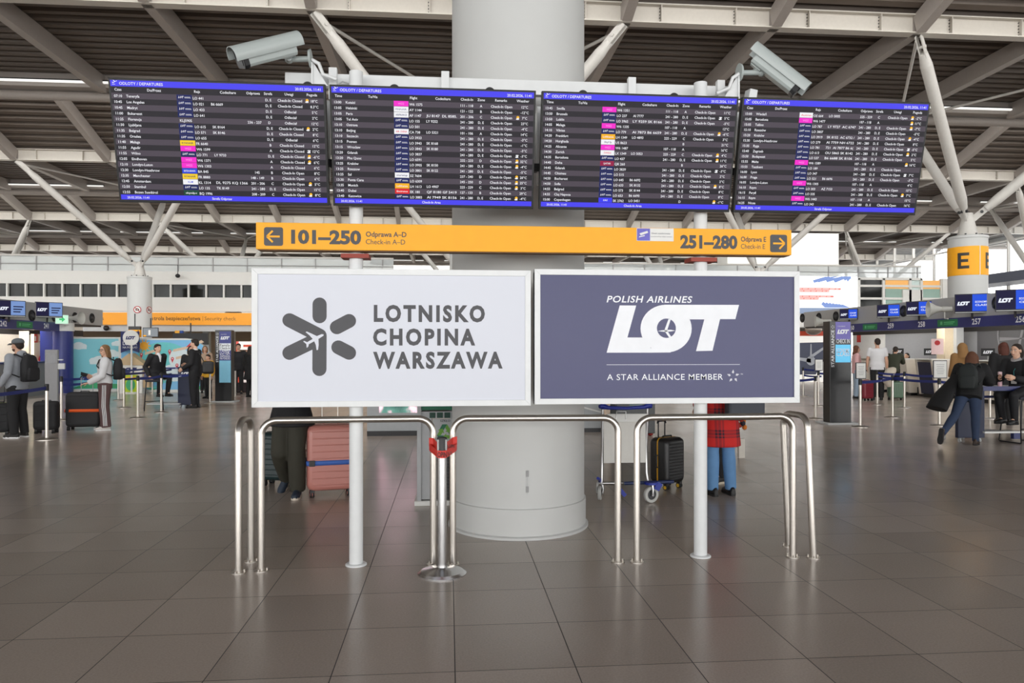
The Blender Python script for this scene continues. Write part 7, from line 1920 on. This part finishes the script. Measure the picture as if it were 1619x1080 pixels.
# staff behind desks
for px, py, X, lb, hm_ in ((1438, 573, XRf + 1.5, 'staff member with dark hair sitting behind the desk with the navy panel', HD), (1490, 570, XRf + 1.85, 'staff member with dark hair sitting behind the cream post', HD)):
    y = atX(px, X); p = seated('person', lb, (X, y, 0), -1.1, 1.68, 0.62, S2, HD, 'tail'); p.trousers(SUIT, 0.016); p.top(SUIT, 'jacket', 0.026); p.shoes(BLACK); p.hair(HD, 'tail')
    c = thing('office_chair', 'office chair under the ' + lb.split(' with')[0] + (' behind the navy panel desk' if px == 1438 else ' behind the cream post'), 'chair', (X, y, 0)); MB().lathe([(0.26, 0), (0.26, 0.03), (0.03, 0.06), (0.03, 0.5)], DARK, n=16).build('pedestal', c); MB().box((0, 0, 0.53), (0.44, 0.44, 0.06), DARK).build('seat', c, bevel=0.02)
# tan hooded jacket
TAN = M('tan_jacket', (140, 104, 62), 0.85)
p, g = walker('person in tan hooded jacket seen from behind at the right desk', 1521, 650, 1.70, pi - 0.2, TAN, BLKT, HBL, 'short', 'jacket', 0.05)
mb = MB(); mb.ell(p.j['neck'] + Vector((0, 0.09, -0.03)), (0.13, 0.09, 0.09), TAN); mb.ell(p.j['head'] + Vector((0, 0.03, 0.01)), (0.115, 0.125, 0.14), TAN); mb.tube([p.j['sh'] + Vector((0, 0.05, -0.02)), p.j['neck'] + Vector((0, 0.05, 0.03)), p.j['head'] + Vector((0, 0.04, 0))], [0.16, 0.125, 0.11], TAN, n=14); mb.build('hood', p.root)
walker('person in dark coat with reddish hair behind the pink bottle', 1587, 668, 1.72, pi - 0.4, BCOAT, BLKT, M('auburn_hair', (84, 40, 26), 0.7), 'bob', 'coat', 0.05, bottom=-0.3)
# staff woman at the podium
p = seated('person', 'staff woman in dark uniform with lanyard sitting at the podium table', (gs2.x + 0.34, gs2.y + 0.30, 0), -1.25, 1.72, 0.82, S2, HD, 'tail', lean=0.08, wrL=(0.16, -0.42, 1.16), wrR=(-0.10, -0.42, 1.16), elL=(0.24, -0.2, 1.1), elR=(-0.24, -0.2, 1.1))
p.trousers(SUIT, 0.018); p.top(SUIT, 'uniform_jacket', 0.028); p.shoes(BLACK); p.hair(HD, 'tail')
mb = MB(); mb.tube([p.j['neck'] + Vector((0.07, -0.02, -0.04)), p.j['chest'] + Vector((0.03, -0.16, 0)), p.j['waist'] + Vector((0.0, -0.15, 0.05))], 0.006, M('teal_lanyard', (40, 110, 110), 0.6), n=6); mb.box(p.j['waist'] + Vector((0, -0.155, 0.0)), (0.09, 0.006, 0.055), WHITE); mb.build('lanyard', p.root)
mb = MB(); mb.tube([p.j['neck'] + Vector((0, -0.0, -0.05)), p.j['neck'] + Vector((0, -0.03, 0.0))], [0.085, 0.07], M('grey_print_scarf', (170, 166, 168), 0.8, noise=0.4, scale=40), n=14); mb.build('neck_scarf', p.root)
# leaning woman
g = gp(1533, 703); rz = pi - 0.75
DJ = M('dark_jeans', (44, 58, 84), 0.85, noise=0.12)
p = Human('person', 'woman in black coat and jeans leaning on the podium, one foot kicked back', (g.x, g.y, 0), rz, 1.66,
          dict(pel=(0, 0.04, 0.93), waist=(0, -0.03, 1.05), chest=(0, -0.14, 1.21), sh=(0, -0.24, 1.32), neck=(0, -0.28, 1.38), head=(0, -0.33, 1.50), shL=(0.18, -0.24, 1.32), shR=(-0.18, -0.24, 1.32), hipL=(0.085, 0.04, 0.90), hipR=(-0.085, 0.04, 0.90),
               knR=(-0.09, 0.02, 0.49), anR=(-0.09, 0.02, 0.085), toeR=(-0.10, -0.17, 0.03), knL=(0.19, 0.26, 0.52), anL=(0.32, 0.62, 0.24), toeL=(0.34, 0.62, 0.04),
               elL=(0.28, -0.32, 1.09), wrL=(0.16, -0.5, 1.08), elR=(-0.28, -0.32, 1.09), wrR=(-0.16, -0.5, 1.08)), vox=0.013, look=(0, -1, -0.15))
p.trousers(DJ, 0.014); p.top(BCOAT, 'coat', 0.045, bottom=-0.14); p.shoes(M('brown_boots', (56, 42, 34), 0.6), None, True); p.hair(HB_, 'bob')
mb = MB(); mb.tube([Vector(v) * p.k for v in ((0.20, 0.0, 1.2), (0.28, 0.12, 1.02), (0.38, 0.24, 0.82), (0.46, 0.34, 0.62))], [0.07, 0.13, 0.19, 0.20], BCOAT, n=14, flat=(1, 0.45)); mb.build('coat_tail', p.root)
cr = Matrix.Rotation(rz, 3, 'Z'); bp_ = Vector((g.x, g.y, 0.93)) + cr @ Vector((0, 0.13, 0)); backpack('dark backpack with light straps on the leaning woman', bp_, rz, M('dark_green_nylon', (26, 32, 32), 0.7), (0.28, 0.15, 0.40), tip=0.0)
